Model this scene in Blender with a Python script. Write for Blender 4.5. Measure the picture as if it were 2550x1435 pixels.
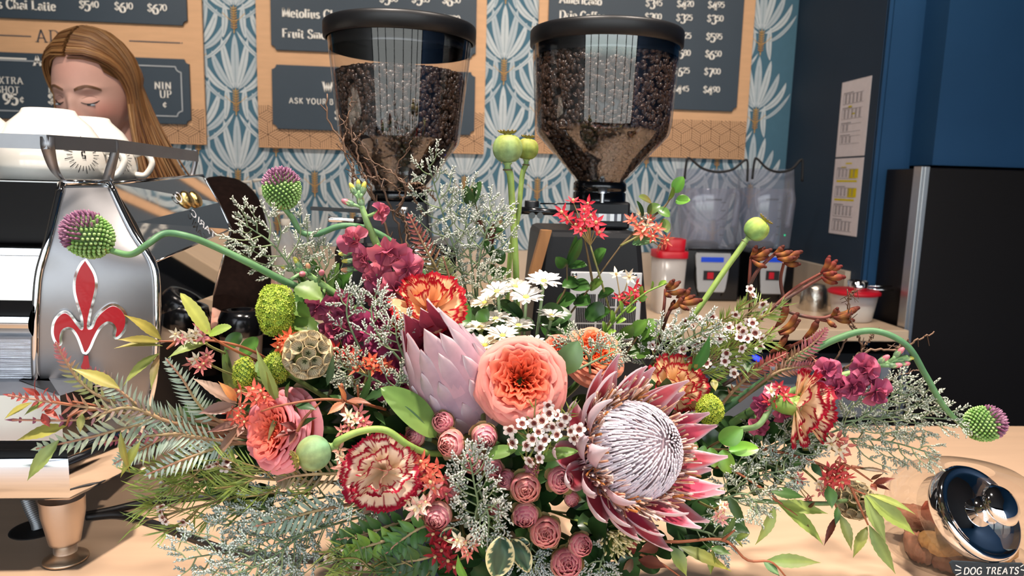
import bpy, math, random
import numpy as np
from math import pi, sin, cos, radians, sqrt
from mathutils import Matrix, Vector
for _o in list(bpy.data.objects): bpy.data.objects.remove(_o)
SC = bpy.context.scene
COL = SC.collection
rng = random.Random(7)
# ---------------------------------------------------------------- camera
F_PX = 1800.0
EYE = np.array([0.0, 0.0, 1.37])
_cam = bpy.data.cameras.new('camera')
_cam.sensor_width = 36.0; _cam.sensor_fit = 'HORIZONTAL'
_cam.lens = F_PX / 2550.0 * 36.0
_cam.clip_start = 0.02
_cam.dof.use_dof = True; _cam.dof.focus_distance = 0.66; _cam.dof.aperture_fstop = 11
CAM = bpy.data.objects.new('camera', _cam); COL.objects.link(CAM)
_R = Matrix.Rotation(radians(-4.5), 3, 'Z') @ Matrix.Rotation(radians(90 - 8.4), 3, 'X') @ Matrix.Rotation(radians(1.6), 3, 'Z')
CAM.matrix_world = Matrix.Translation(Vector(EYE)) @ _R.to_4x4()
SC.camera = CAM
CR = np.array(_R)
# ---------------------------------------------------------------- exposure
SC.view_settings.view_transform = 'Standard'; SC.view_settings.look = 'None'
SC.view_settings.exposure = 0.3; SC.view_settings.gamma = 1.0
SC.view_settings.use_curve_mapping = False
SC.cycles.max_bounces = 8; SC.cycles.diffuse_bounces = 3; SC.cycles.glossy_bounces = 4
SC.cycles.transmission_bounces = 4; SC.cycles.transparent_max_bounces = 24
SC.cycles.caustics_reflective = False; SC.cycles.caustics_refractive = False
SC.cycles.sample_clamp_indirect = 4.0
# ---------------------------------------------------------------- sky outside the shop window
W = bpy.data.worlds.new('sky'); SC.world = W; W.use_nodes = True
_n = W.node_tree.nodes; _l = W.node_tree.links
_bg = _n['Background']
_tc = _n.new('ShaderNodeTexCoord'); _sp = _n.new('ShaderNodeSeparateXYZ'); _rp = _n.new('ShaderNodeValToRGB')
_l.new(_tc.outputs['Generated'], _sp.inputs[0]); _l.new(_sp.outputs['Z'], _rp.inputs[0])
_rp.color_ramp.elements[0].position = 0.0; _rp.color_ramp.elements[0].color = (0.30, 0.31, 0.30, 1)
_rp.color_ramp.elements[1].position = 1.0; _rp.color_ramp.elements[1].color = (0.55, 0.72, 1.0, 1)
for _p, _c in ((0.03, (0.62, 0.74, 0.70, 1)), (0.10, (0.95, 1.0, 1.05, 1)), (0.4, (0.80, 0.92, 1.1, 1))):
    _e = _rp.color_ramp.elements.new(_p); _e.color = _c
_l.new(_rp.outputs[0], _bg.inputs['Color']); _bg.inputs['Strength'].default_value = 3.7
# ---------------------------------------------------------------- ceiling lamps
def area(name, loc, size, power, color, target=None, spread=None):
    L = bpy.data.lights.new(name, 'AREA'); L.shape = 'DISK'; L.size = size; L.energy = power; L.color = color
    if spread: L.spread = radians(spread)
    o = bpy.data.objects.new(name, L); COL.objects.link(o); o.location = loc
    if target is not None:
        o.rotation_euler = (Vector(target) - Vector(loc)).to_track_quat('-Z', 'Y').to_euler()
    return o
WARM = (1.0, 0.87, 0.76)
area('counter_downlight', (-0.30, 0.45, 2.94), 0.10, 13, WARM, (-0.15, 0.85, 0.95), 90)
area('counter_downlight', (0.75, 0.50, 2.94), 0.10, 13, WARM, (0.7, 0.95, 0.95), 90)
area('menu_washlight', (-1.2, 1.7, 2.94), 0.3, 7, WARM, (-1.2, 3.0, 1.75), 100)
area('menu_washlight', (0.15, 1.7, 2.94), 0.3, 7, WARM, (0.1, 3.0, 1.75), 100)
area('menu_washlight', (1.0, 1.6, 2.94), 0.3, 6, WARM, (1.0, 3.0, 1.5), 100)
# ================================================================ helpers
def h(s):
    s = s.lstrip('#'); v = [int(s[i:i + 2], 16) / 255 for i in (0, 2, 4)]
    return np.array([c / 12.92 if c <= .04045 else ((c + .055) / 1.055) ** 2.4 for c in v])
def ray(x, y): return CR @ np.array([(x - 1275) / F_PX, -(y - 717.5) / F_PX, -1.0])
def P(x, y, Y): d = ray(x, y); return EYE + d * (Y / d[1])
def PZ(x, y, z): d = ray(x, y); return EYE + d * ((z - EYE[2]) / d[2])
def PX(x, y, X): d = ray(x, y); return EYE + d * (X / d[0])
def cd(r, u, t):                       # a direction given as right / up / towards the viewer
    v = CR @ np.array([r, u, t], float); return v / np.linalg.norm(v)
def nrm(v): v = np.asarray(v, float); return v / (np.linalg.norm(v) + 1e-12)
def frame(d, up=(0, 0, 1)):            # columns x,y,z with z = d
    z = nrm(d); u = np.asarray(up, float)
    if abs(z @ nrm(u)) > .97: u = np.array([1., 0, 0])
    x = nrm(np.cross(u, z)); y = np.cross(z, x); return np.stack([x, y, z], 1)
def lerp(a, b, t): return np.asarray(a) * (1 - t) + np.asarray(b) * t
def pp(pts): return np.array([P(*p) for p in pts])
def spl(p, n):                         # Catmull-Rom through points
    p = np.asarray(p, float)
    if len(p) == 2: return p[0] + (p[1] - p[0]) * np.linspace(0, 1, n)[:, None]
    q = np.vstack([2 * p[0] - p[1], p, 2 * p[-1] - p[-2]]); t = np.linspace(0, len(p) - 1 - 1e-6, n); i = t.astype(int); f = (t - i)[:, None]
    a, b, c, d = q[i], q[i + 1], q[i + 2], q[i + 3]
    return .5 * (2 * b + (c - a) * f + (2 * a - 5 * b + 4 * c - d) * f ** 2 + (3 * b - a - 3 * c + d) * f ** 3)
def R1(a, b): return rng.uniform(a, b)
class MB:
    def __init__(s): s.V = []; s.C = []; s.Q = []; s.T = []; s.N = []; s.n = 0
    def verts(s, V, C):
        V = np.asarray(V, float).reshape(-1, 3); C = np.asarray(C, float)
        if C.ndim == 1: C = np.tile(C, (len(V), 1))
        s.V.append(V); s.C.append(C.reshape(-1, 3)); b = s.n; s.n += len(V); return b
    def grid(s, G, C, cu=False, cv=False):
        m, n = G.shape[:2]; C = np.asarray(C, float)
        b = s.verts(G, C if C.ndim == 1 else np.broadcast_to(C, (m, n, 3)).reshape(-1, 3))
        i = np.arange(m if cu else m - 1)[:, None]; j = np.arange(n if cv else n - 1)[None]
        i2 = (i + 1) % m; j2 = (j + 1) % n
        q = np.stack([i * n + j, i * n + j2, i2 * n + j2, i2 * n + j], -1).reshape(-1, 4) + b
        s.Q.append(q); return b
    def tube(s, pts, rad, C, n=6, cap=True):
        pts = np.asarray(pts, float); k = len(pts)
        rad = np.broadcast_to(np.asarray(rad, float), (k,)) if np.ndim(rad) == 0 else np.interp(np.linspace(0, 1, k), np.linspace(0, 1, len(rad)), rad)
        t = np.gradient(pts, axis=0); t /= np.linalg.norm(t, axis=1)[:, None] + 1e-12
        u = frame(t[0])[:, 0]; X = []
        for a in t:
            u = u - a * (u @ a); u = nrm(u); X.append(u)
        X = np.array(X); Y = np.cross(t, X); a = np.arange(n) * 2 * pi / n
        G = pts[:, None] + rad[:, None, None] * (np.cos(a)[None, :, None] * X[:, None] + np.sin(a)[None, :, None] * Y[:, None])
        C = np.asarray(C, float)
        if C.ndim == 2: C = np.stack([np.interp(np.linspace(0, 1, k), np.linspace(0, 1, len(C)), C[:, j]) for j in range(3)], -1)[:, None]
        b = s.grid(G, C, cv=True)
        if cap:
            s.N.append(list(range(b + n - 1, b - 1, -1))); s.N.append(list(range(b + (k - 1) * n, b + k * n)))
    def lathe(s, prof, C, n=24, M=None, o=(0, 0, 0), a0=0, a1=2 * pi, sx=1, sy=1):   # prof: (radius, z)
        prof = np.asarray(prof, float); full = abs(a1 - a0 - 2 * pi) < 1e-6
        a = np.linspace(a0, a1, n, endpoint=not full)
        G = np.stack([prof[:, :1] * np.cos(a) * sx, prof[:, :1] * np.sin(a) * sy, np.repeat(prof[:, 1:2], n, 1)], -1)
        if M is not None: G = G @ np.asarray(M).T
        C = np.asarray(C, float)
        if C.ndim == 2: C = C[:, None]
        s.grid(G + np.asarray(o), C, cv=full)
    def ell(s, c, M, r, C, nu=8, nv=6):
        th = np.linspace(0, pi, nv); r = np.asarray(r, float)
        prof = np.stack([np.sin(th) + 1e-4, -np.cos(th)], 1); a = np.arange(nu) * 2 * pi / nu
        G = np.stack([prof[:, :1] * np.cos(a), prof[:, :1] * np.sin(a), np.repeat(prof[:, 1:], nu, 1)], -1) * r
        C = np.asarray(C, float); s.grid(G @ np.asarray(M).T + np.asarray(c), C[:, None] if C.ndim == 2 else C, cv=True)
    def box(s, lo, hi, C=(1, 1, 1), M=None, o=None):
        lo = np.asarray(lo, float); hi = np.asarray(hi, float)
        V = np.array([[x, y, z] for x in (lo[0], hi[0]) for y in (lo[1], hi[1]) for z in (lo[2], hi[2])])
        if M is not None: V = V @ np.asarray(M).T
        if o is not None: V = V + np.asarray(o)
        b = s.verts(V, np.asarray(C, float))
        s.Q.append(np.array([[0, 1, 3, 2], [4, 6, 7, 5], [0, 4, 5, 1], [2, 3, 7, 6], [0, 2, 6, 4], [1, 5, 7, 3]]) + b)
    def prism(s, poly, y0, y1, C=(1, 1, 1), M=None, o=(0, 0, 0)):   # polygon in xz pushed along y (y0 is the front)
        p = np.asarray(poly, float); k = len(p)
        V = np.vstack([np.c_[p[:, 0], np.full(k, y0), p[:, 1]], np.c_[p[:, 0], np.full(k, y1), p[:, 1]]])
        if M is not None: V = V @ np.asarray(M).T
        b = s.verts(V + np.asarray(o), np.asarray(C, float))
        s.N.append([b + i for i in range(k)]); s.N.append([b + k + i for i in range(k - 1, -1, -1)])
        for i in range(k): j = (i + 1) % k; s.N.append([b + i, b + k + i, b + k + j, b + j])
    def ribbon(s, pts, w, y, C):        # flat stroke in the xz plane facing -y
        pts = np.asarray(pts, float); t = np.gradient(pts, axis=0); t /= np.linalg.norm(t, axis=1)[:, None] + 1e-9
        nn = np.c_[-t[:, 1], t[:, 0]]; w = np.broadcast_to(w, (len(pts),))[:, None] / 2
        a = pts + nn * w; b = pts - nn * w
        s.grid(np.stack([np.c_[a[:, 0], np.full(len(a), y), a[:, 1]], np.c_[b[:, 0], np.full(len(a), y), b[:, 1]]], 0), C)
    def data(s, name, mat, smooth=True, org=(0, 0, 0)):
        me = bpy.data.meshes.new(name); V = np.vstack(s.V) - np.asarray(org); C = np.vstack(s.C)
        Q = np.vstack(s.Q) if s.Q else np.zeros((0, 4), int); T = np.vstack(s.T) if s.T else np.zeros((0, 3), int)
        li = np.concatenate([Q.ravel(), T.ravel()] + [np.array(f) for f in s.N]).astype(np.int32)
        cnt = np.concatenate([np.full(len(Q), 4), np.full(len(T), 3), np.array([len(f) for f in s.N], int)]).astype(np.int32)
        st = np.concatenate([[0], np.cumsum(cnt)[:-1]]).astype(np.int32)
        me.vertices.add(len(V)); me.vertices.foreach_set('co', V.astype(np.float32).ravel())
        me.loops.add(len(li)); me.loops.foreach_set('vertex_index', li)
        me.polygons.add(len(cnt)); me.polygons.foreach_set('loop_start', st); me.polygons.foreach_set('loop_total', cnt)
        sm = np.ones(len(cnt), bool) if smooth else np.zeros(len(cnt), bool)
        if smooth and s.N: sm[len(Q) + len(T):] = False
        me.polygons.foreach_set('use_smooth', sm)
        at = me.attributes.new('Col', 'FLOAT_COLOR', 'POINT'); at.data.foreach_set('color', np.c_[C, np.ones(len(C))].astype(np.float32).ravel())
        me.update(calc_edges=True); me.validate(); me.materials.append(mat); return me
    def obj(s, name, mat, root=None, smooth=True, label=None, kind=None, loc=None, bevel=0, weld=False):
        org = np.array(loc if loc is not None else (0, 0, 0), float)
        if root is not None: org = world_loc(root)
        o = bpy.data.objects.new(name, s.data(name, mat, smooth, org)); COL.objects.link(o)
        if root is not None: o.parent = root
        else: o.location = org
        if label: o['label'] = label
        if kind: o['kind'] = kind
        if bevel:
            m = o.modifiers.new('edge', 'BEVEL'); m.width = bevel; m.segments = 2; m.limit_method = 'ANGLE'; m.harden_normals = False
        return o
def world_loc(o):
    p = np.array(o.location)
    while o.parent: o = o.parent; p = p + np.array(o.location)
    return p
def tag(o, label, cat, group=None):
    o['label'] = label; o['category'] = cat
    if group: o['group'] = group
    return o
def thing(name, label, cat, loc=(0, 0, 0), group=None):
    o = bpy.data.objects.new(name, None); o.empty_display_size = .02; COL.objects.link(o); o.location = [float(c) for c in loc]
    return tag(o, label, cat, group)
def structure(o): o['kind'] = 'structure'; return o
def inst(name, me, root, M4):
    o = bpy.data.objects.new(name, me); COL.objects.link(o); o.parent = root
    M4 = np.array(M4, float); M4[:3, 3] -= world_loc(root); o.matrix_local = Matrix(M4.tolist()); return o
def M4(Rm, o, s=1.0):
    m = np.eye(4); m[:3, :3] = np.asarray(Rm) * s; m[:3, 3] = o; return m
# ---------------------------------------------------------------- materials
def mat(name, color=None, rough=.5, metal=0., var=0., scale=60., spec=.5, transl=0., coat=0., bump=0., bscale=300., emis=None, estr=0., stretch=None, aniso=0., alpha=1., sheen=0.):
    m = bpy.data.materials.new(name); m.use_nodes = True; N = m.node_tree.nodes; L = m.node_tree.links
    b = N['Principled BSDF']; out = N['Material Output']
    b.inputs['Roughness'].default_value = rough; b.inputs['Metallic'].default_value = metal
    b.inputs['Specular IOR Level'].default_value = spec; b.inputs['Coat Weight'].default_value = coat
    b.inputs['Anisotropic'].default_value = aniso; b.inputs['Alpha'].default_value = alpha
    if sheen: b.inputs['Sheen Weight'].default_value = sheen
    if color is None:
        a = N.new('ShaderNodeAttribute'); a.attribute_name = 'Col'; src = a.outputs['Color']
    else:
        a = N.new('ShaderNodeRGB'); a.outputs[0].default_value = (*[float(c) for c in color], 1); src = a.outputs[0]
    tc = N.new('ShaderNodeTexCoord'); mp = N.new('ShaderNodeMapping'); L.new(tc.outputs['Object'], mp.inputs[0])
    if stretch: mp.inputs['Scale'].default_value = stretch
    if var:
        t = N.new('ShaderNodeTexNoise'); t.inputs['Scale'].default_value = scale; t.inputs['Detail'].default_value = 4; L.new(mp.outputs[0], t.inputs['Vector'])
        r = N.new('ShaderNodeMapRange'); r.inputs['To Min'].default_value = 1 - var; r.inputs['To Max'].default_value = 1 + var
        r.inputs['From Min'].default_value = .3; r.inputs['From Max'].default_value = .7; L.new(t.outputs['Fac'], r.inputs['Value'])
        x = N.new('ShaderNodeVectorMath'); x.operation = 'SCALE'; L.new(src, x.inputs[0]); L.new(r.outputs[0], x.inputs['Scale']); src = x.outputs[0]
    L.new(src, b.inputs['Base Color'])
    if bump:
        t2 = N.new('ShaderNodeTexNoise'); t2.inputs['Scale'].default_value = bscale; t2.inputs['Detail'].default_value = 3; L.new(mp.outputs[0], t2.inputs['Vector'])
        bp = N.new('ShaderNodeBump'); bp.inputs['Strength'].default_value = bump; bp.inputs['Distance'].default_value = .002; L.new(t2.outputs['Fac'], bp.inputs['Height']); L.new(bp.outputs[0], b.inputs['Normal'])
    if emis is not None:
        b.inputs['Emission Color'].default_value = (*emis, 1); b.inputs['Emission Strength'].default_value = estr
    if transl:
        tr = N.new('ShaderNodeBsdfTranslucent'); L.new(src, tr.inputs['Color']); mx = N.new('ShaderNodeMixShader'); mx.inputs[0].default_value = transl
        L.new(b.outputs[0], mx.inputs[1]); L.new(tr.outputs[0], mx.inputs[2]); L.new(mx.outputs[0], out.inputs['Surface'])
    return m
def glassy(name, tint=(1, 1, 1), rough=.02, body=0., bcol=(.8, .8, .85), ior=1.45):
    m = bpy.data.materials.new(name); m.use_nodes = True; N = m.node_tree.nodes; L = m.node_tree.links
    N.remove(N['Principled BSDF']); out = N['Material Output']
    t = N.new('ShaderNodeBsdfTransparent'); t.inputs['Color'].default_value = (*tint, 1)
    g = N.new('ShaderNodeBsdfGlossy'); g.inputs['Roughness'].default_value = rough
    lw = N.new('ShaderNodeLayerWeight'); lw.inputs['Blend'].default_value = .5
    pw = N.new('ShaderNodeMath'); pw.operation = 'POWER'; pw.inputs[1].default_value = 4.0; L.new(lw.outputs['Facing'], pw.inputs[0])
    f = N.new('ShaderNodeMapRange'); f.inputs['To Min'].default_value = ((ior - 1) / (ior + 1)) ** 2 * 2.0; f.inputs['To Max'].default_value = .75; L.new(pw.outputs[0], f.inputs['Value']); mx = N.new('ShaderNodeMixShader')
    L.new(f.outputs[0], mx.inputs[0]); L.new(t.outputs[0], mx.inputs[1]); L.new(g.outputs[0], mx.inputs[2]); last = mx
    if body:
        d = N.new('ShaderNodeBsdfDiffuse'); d.inputs['Color'].default_value = (*bcol, 1); m2 = N.new('ShaderNodeMixShader'); m2.inputs[0].default_value = body
        L.new(mx.outputs[0], m2.inputs[1]); L.new(d.outputs[0], m2.inputs[2]); last = m2
    L.new(last.outputs[0], out.inputs['Surface']); return m
m_petal = mat('petal', rough=.55, var=.07, scale=90, spec=.3, transl=.25)
m_leaf = mat('leaf', rough=.42, var=.14, scale=70, spec=.45, transl=.15)
m_waxy = mat('waxy_leaf', rough=.28, var=.12, scale=60, spec=.5, transl=.08)
m_stem = mat('stem', rough=.5, var=.12, scale=150, spec=.4)
m_dry = mat('dry_plant', rough=.7, var=.18, scale=220, spec=.25)
m_pod = mat('seed_pod', rough=.6, var=.22, scale=160, spec=.3)
m_paint = mat('paint', rough=.55, spec=.35)
m_paper = mat('paper', rough=.85, var=.03, scale=40, spec=.2)
m_wood = mat('board_wood', rough=.65, var=.06, scale=14, stretch=(1, 1, 7), spec=.25)
m_chrome = mat('chrome', (.86, .87, .88), .06, 1.)
m_steel = mat('brushed_steel', (.62, .62, .63), .34, 1., var=.05, scale=40, stretch=(1, 1, 30), aniso=.5)
m_mirror = mat('polished_steel', (.80, .78, .76), .035, 1.)
m_black = mat('black_plastic', h('#101114'), .42, spec=.5)
m_blackg = mat('gloss_black', h('#0c0d10'), .16, spec=.6)
m_anod = mat('black_casting', h('#131519'), .42, metal=.3, bump=.05, bscale=900)
m_ceram = mat('white_ceramic', h('#f3efe6'), .12, spec=.6, coat=.4)
m_glass = glassy('clear_plastic', (.97, .97, .97), .02, ior=1.72)
m_glassj = glassy('clear_glass', (.95, .95, .94), .01, ior=1.5)
m_cloud = glassy('cloudy_plastic', (.86, .87, .92), .08, .16, (.55, .57, .66))
m_tub = glassy('frosted_tub', (.95, .93, .92), .2, .38, (.85, .82, .80))
m_bean = mat('coffee_bean', rough=.33, var=.25, scale=250, spec=.5)
m_skin = mat('skin', rough=.5, var=.03, scale=40, spec=.35)
m_hair = mat('hair', rough=.36, spec=.5, var=.1, scale=60)
m_knit = mat('dark_knit', h('#1a100d'), .95, var=.3, scale=90, bump=.4, bscale=400, spec=.1)
m_rubber = mat('black_rubber', h('#101012'), .5)
# ================================================================ room shell
YW = 3.0; XR = 1.38; ZC = 0.95
m_floor = mat('floor_concrete', h('#6a635c'), .6, var=.15, scale=6)
m_ceil = mat('ceiling_paint', h('#3a3b40'), .8, var=.04, scale=5)
m_navy = mat('navy_paint', h('#224c74'), .55, var=.03, scale=8, spec=.35)
m_navyshade = mat('shaded_navy_paint', h('#293a4d'), .6, var=.03, scale=8, spec=.3)  # same navy, darkened: the return wall's shade is put into the colour
m_beige = mat('backsplash_stone', h('#c9b9a6'), .5, var=.05, scale=20)
m_mull = mat('window_frame_metal', h('#1a1b1e'), .4, spec=.4)
m_plast = mat('wall_plaster', h('#8f8a84'), .8, var=.04, scale=6)
def sbox(name, lo, hi, m, bevel=0):
    b = MB(); b.box(lo, hi); return structure(b.obj(name, m, smooth=False, bevel=bevel))
sbox('floor', (-3.2, -2.6, -.05), (2.9, 3.2, 0), m_floor)
sbox('ceiling', (-3.2, -2.6, 2.98), (2.9, 3.2, 3.06), m_ceil)
sbox('wall_left', (-3.2, -2.6, 0), (-3.1, 3.2, 2.98), m_plast)
sbox('wall_far_right', (2.8, -2.6, 0), (2.9, 3.2, 2.98), m_navy)
# storefront behind the camera: sill, header and mullions
b = MB(); b.box((-3.1, -2.6, 0), (2.8, -2.5, .25)); b.box((-3.1, -2.6, 2.62), (2.8, -2.5, 2.98)); b.box((-3.1, -2.58, 2.0), (2.8, -2.52, 2.06))
for x in (-3.1, -2.2, -1.3, -.42, .46, 1.35, 2.05, 2.74): b.box((x, -2.58, .25), (x + .065, -2.52, 2.62))
structure(b.obj('window_1', m_mull, smooth=False))
# back wall with its papered face
b = MB(); b.box((-3.1, YW, 0), (XR, YW + .12, 2.98), h('#4d7387'))
C_BG, C_LF, C_LF2, C_VN, C_GD, C_GD2 = h('#527a8c'), h('#c3ccd0'), h('#b3bfc6'), h('#8fa3ad'), h('#c9a263'), h('#b98a5a')
zb = 1.086
def leafpoly(p0, p1, p2, w, col, y):
    t = np.linspace(0, 1, 11)[:, None]; c = (1 - t) ** 2 * p0 + 2 * t * (1 - t) * p1 + t ** 2 * p2
    ww = w * np.sin(pi * np.clip(t[:, 0] * .93 + .035, 0, 1)) ** .75
    ww[0] = w * .12; ww[-1] = w * .06
    G = []
    for sgn in (-1, 1):
        d = np.gradient(c, axis=0); d /= np.linalg.norm(d, axis=1)[:, None]; nn = np.c_[-d[:, 1], d[:, 0]]
        q = c + sgn * nn * ww[:, None] / 2; G.append(np.c_[np.clip(q[:, 0], -3.08, XR - .001), np.full(11, y), np.clip(q[:, 1], zb, 2.97)])
    b.grid(np.array(G), col); return c
def stroke2(c, w, y, col):
    c = np.asarray(c); c = np.c_[np.clip(c[:, 0], -3.08, XR - .002), np.clip(c[:, 1], zb, 2.97)]
    if np.ptp(c[:, 0]) + np.ptp(c[:, 1]) > .004: b.ribbon(c, w, y, col)
_g0 = P(588, 245, YW); _g1 = P(784, 445, YW); CX = (_g1[0] - _g0[0]) / 2; PER = .312; u = .312 / 190
MOT = [((0, 4), (0, 70), (0, 128), 21), ((4, 4), (22, 60), (30, 118), 19), ((7, 2), (42, 36), (53, 88), 19), ((9, -6), (60, 12), (73, 66), 17), ((14, -28), (56, -14), (86, 40), 10),
       ((26, -70), (17, -30), (22, 8), 16)]
for ci in range(-14, 15):
    for ri in range(-3, 8):
        ox = _g0[0] + ci * CX; oz = _g0[2] + 20 * u + ri * PER + (PER / 2 if ci % 2 else 0)
        if ox < -2.5 or ox > XR + .30 or oz < zb - .25 or oz > 2.75: continue
        for k, (a, q, c, w) in enumerate(MOT):
            for sg in ((1,) if k == 0 else (-1, 1)):
                f = lambda p: np.array([ox + sg * p[0] * u, oz + p[1] * u])
                yy = YW - .0012 - .0003 * k
                cl = leafpoly(f(a), f(q), f(c), w * u * .9, C_LF if (k + ci) % 2 else C_LF2, yy)
                stroke2(cl[1:9], 1.7 * u, yy - .0004, C_VN)
        for k in range(9):
            z0 = oz - (2 + k * 5.6) * u
            for sg in (-1, 1): stroke2([[ox, z0 - 4 * u], [ox + sg * 7.0 * u, z0 + 1.5 * u]], 2.0 * u, YW - .0035, lerp(C_GD, C_GD2, k / 8))
        stroke2([[ox, oz + 3 * u], [ox, oz - 30 * u], [ox, oz - 60 * u]], 2.4 * u, YW - .0035, C_GD)
        for sg in (-1, 1): stroke2([[ox + sg * 2 * u, oz - 34 * u], [ox + sg * 14 * u, oz - 26 * u], [ox + sg * 26 * u, oz - 14 * u]], 1.4 * u, YW - .0034, C_GD)
structure(b.obj('wall_back', m_paper, smooth=False))
sbox('trim_1', (-3.1, 2.972, ZC), (XR, YW, zb), m_beige)                       # stone upstand above the back counter
# right side: navy return wall, pilaster, cabinet face
sbox('wall_back_right', (1.5005, 2.91, 0), (2.79, 3.0, 2.97), m_navyshade)
sbox('wall_right', (XR, 2.356, 0), (XR + .12, YW + .12, 2.98), m_navyshade)
b = MB(); b.box((XR, 2.340, 0), (1.392, 2.356, 2.98)); b.box((1.395, 2.340, 0), (1.502, 2.356, 2.98)); b.box((XR, 2.346, 0), (1.502, 2.35, 2.98)); structure(b.obj('trim_2', m_navy, smooth=False))
sbox('trim_3', (1.5005, 2.221, 1.458), (2.79, 2.9, 2.97), m_navy)
b = MB(); b.box((XR - .02, 2.42, ZC + .001), (XR, 2.972, 1.09)); structure(b.obj('trim_4', m_beige, smooth=False))
# papers on the return wall
def sheet(name, label, z0, z1, ya, yb, hi):
    t = thing(name, label, 'paper', (XR - .002, (ya + yb) / 2, (z0 + z1) / 2), 'price sheets on the navy wall')
    b = MB(); b.box((XR - .0018, min(ya, yb), z0), (XR - .0006, max(ya, yb), z1), h('#e9e2e6')); b.obj('sheet', m_paper, t, False)
    b = MB(); H = z1 - z0; L = abs(yb - ya); x = XR - .0024
    f = lambda uu, vv: (x, ya + (yb - ya) * uu, z1 - H * vv)
    def rc(u0, v0, u1, v1, c):
        p = [f(u0, v0), f(u1, v0), f(u1, v1), f(u0, v1)]; k = b.verts(np.array(p), c); b.N.append([k + 3, k + 2, k + 1, k])
    ink = h('#8b8890'); yel = h('#e6d21c')
    for (v, hh, n) in hi:
        rc(.1, v - .02, .45, v - .012, ink); rc(.1, v, .8, v + .004, ink); rc(.1, v, .108, v + hh, ink); rc(.1, v + hh, .8, v + hh + .004, ink)
        for k in range(n):
            x0 = .16 + k * .13
            for j in range(max(2, int(hh / .018))): rc(x0, v + .01 + j * .017, x0 + .07, v + .017 + j * .017, ink)
    b.obj('printed_tables', m_paper, t, False)
    b = MB(); x = XR - .0021
    if z0 < 1.3:
        for (a, v, c, w) in ((.55, .14, .86, .26), (.55, .385, .86, .505), (.12, .285, .84, .31), (.1, .53, .8, .555), (.4, .06, .62, .078), (.25, .11, .42, .125)): rc(a, v, c, w, yel)
    else:
        for (a, v, c, w) in ((.3, .33, .42, .36), (.45, .43, .55, .45)): rc(a, v, c, w, yel)
    b.obj('highlighter_marks', m_paper, t, False)
sheet('price_sheet', 'white printed sheet with grey tables, upper of two on the navy wall', 1.490, 1.754, 2.592, 2.404, [(.17, .13, 5), (.37, .13, 5), (.57, .1, 2), (.73, .1, 3)])
sheet('price_sheet', 'white printed sheet with yellow highlighting, lower of two on the navy wall', 1.213, 1.484, 2.592, 2.404, [(.14, .12, 5), (.385, .12, 5), (.62, .14, 5), (.82, .13, 5)])
# back counter
m_top = mat('pale_counter', h('#d8bd9f'), .38, var=.05, scale=5, stretch=(1, 6, 1), spec=.4)
b = MB(); b.prism([(-3.08, .914), (1.392, .914), (1.392, ZC), (-3.08, ZC)], 2.08, 2.99); o = b.obj('back_counter', m_top, smooth=False, bevel=.003)
tag(o, 'long pale back counter under the blenders', 'counter')
b = MB(); b.box((-3.08, 2.12, 0), (.60, 2.95, .912)); tag(b.obj('base_cabinet', mat('dark_laminate', h('#1c1d21'), .5), smooth=False, bevel=.002), 'dark base cabinet under the left of the back counter', 'cabinet')
t = thing('undercounter_fridge', 'grey steel undercounter fridge beneath the blenders', 'fridge', (1.0, 2.3, 0))
b = MB(); b.box((.62, 2.145, .03), (1.375, 2.9, .86), h('#131417')); b.obj('body', m_paint, t, False)
m_gsteel = mat('grey_steel', (.50, .53, .57), .38, .6, var=.04, scale=20)
for k, (z0, z1) in enumerate(((.66, .83), (.42, .63), (.08, .39))):
    b = MB(); b.box((.63, 2.115, z0), (1.37, 2.144, z1)); d = b.obj('drawer', m_gsteel, t, False, bevel=.004)
    b = MB(); b.box((.68, 2.09, z1 - .03), (1.32, 2.114, z1 - .012)); b.obj('handle', m_steel, d, False)
b = MB(); b.box((.93, 2.11, .842), (.942, 2.1445, .852)); b.obj('status_light', mat('blue_light', h('#1020ff'), emis=h('#2030ff'), estr=4), t, False)
# black refrigerator
t = thing('refrigerator', 'tall black refrigerator with a steel edge strip', 'refrigerator', (1.9, 2.4, 0))
b = MB(); b.box((1.422, 2.157, .02), (2.55, 2.335, 1.444)); b.obj('cabinet', mat('black_enamel', h('#15110f'), .35, spec=.4, var=.1, scale=4), t, False, bevel=.003)
b = MB(); b.box((1.427, 2.127, .04), (2.54, 2.156, 1.446)); b.obj('door', mat('black_door', h('#181413'), .4, spec=.35, var=.08, scale=3), t, False, bevel=.003)
b = MB(); b.box((1.400, 2.118, .06), (1.4265, 2.157, 1.449)); b.box((1.409, 2.115, .06), (1.4175, 2.1175, 1.449)); b.obj('edge_strip', m_steel, t, False, bevel=.002)
# front counter
m_front = mat('pale_wood_counter', h('#c0a287'), .36, var=.07, scale=4.5, stretch=(1.2, 9, 1), spec=.45)
t = thing('front_counter', 'pale wood grain service counter under the bouquet', 'counter', (0, .8, 0))
b = MB(); b.box((-1.9, .10, .90), (1.6, 1.2075, ZC)); b.obj('worktop', m_front, t, False, bevel=.003)
b = MB(); b.box((-1.88, .18, 0), (1.58, 1.17, .899)); b.obj('front_cabinet', mat('counter_panel', h('#2a3f55'), .5), t, False)
b = MB(); gx, gy = PZ(90, 1318, ZC)[:2]; b.lathe([(.0001, .0012), (.024, .0012), (.027, .0008), (.0275, 0)], h('#050505'), 28, o=(gx, gy, ZC)); b.obj('cable_hole', m_rubber, t)
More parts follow.
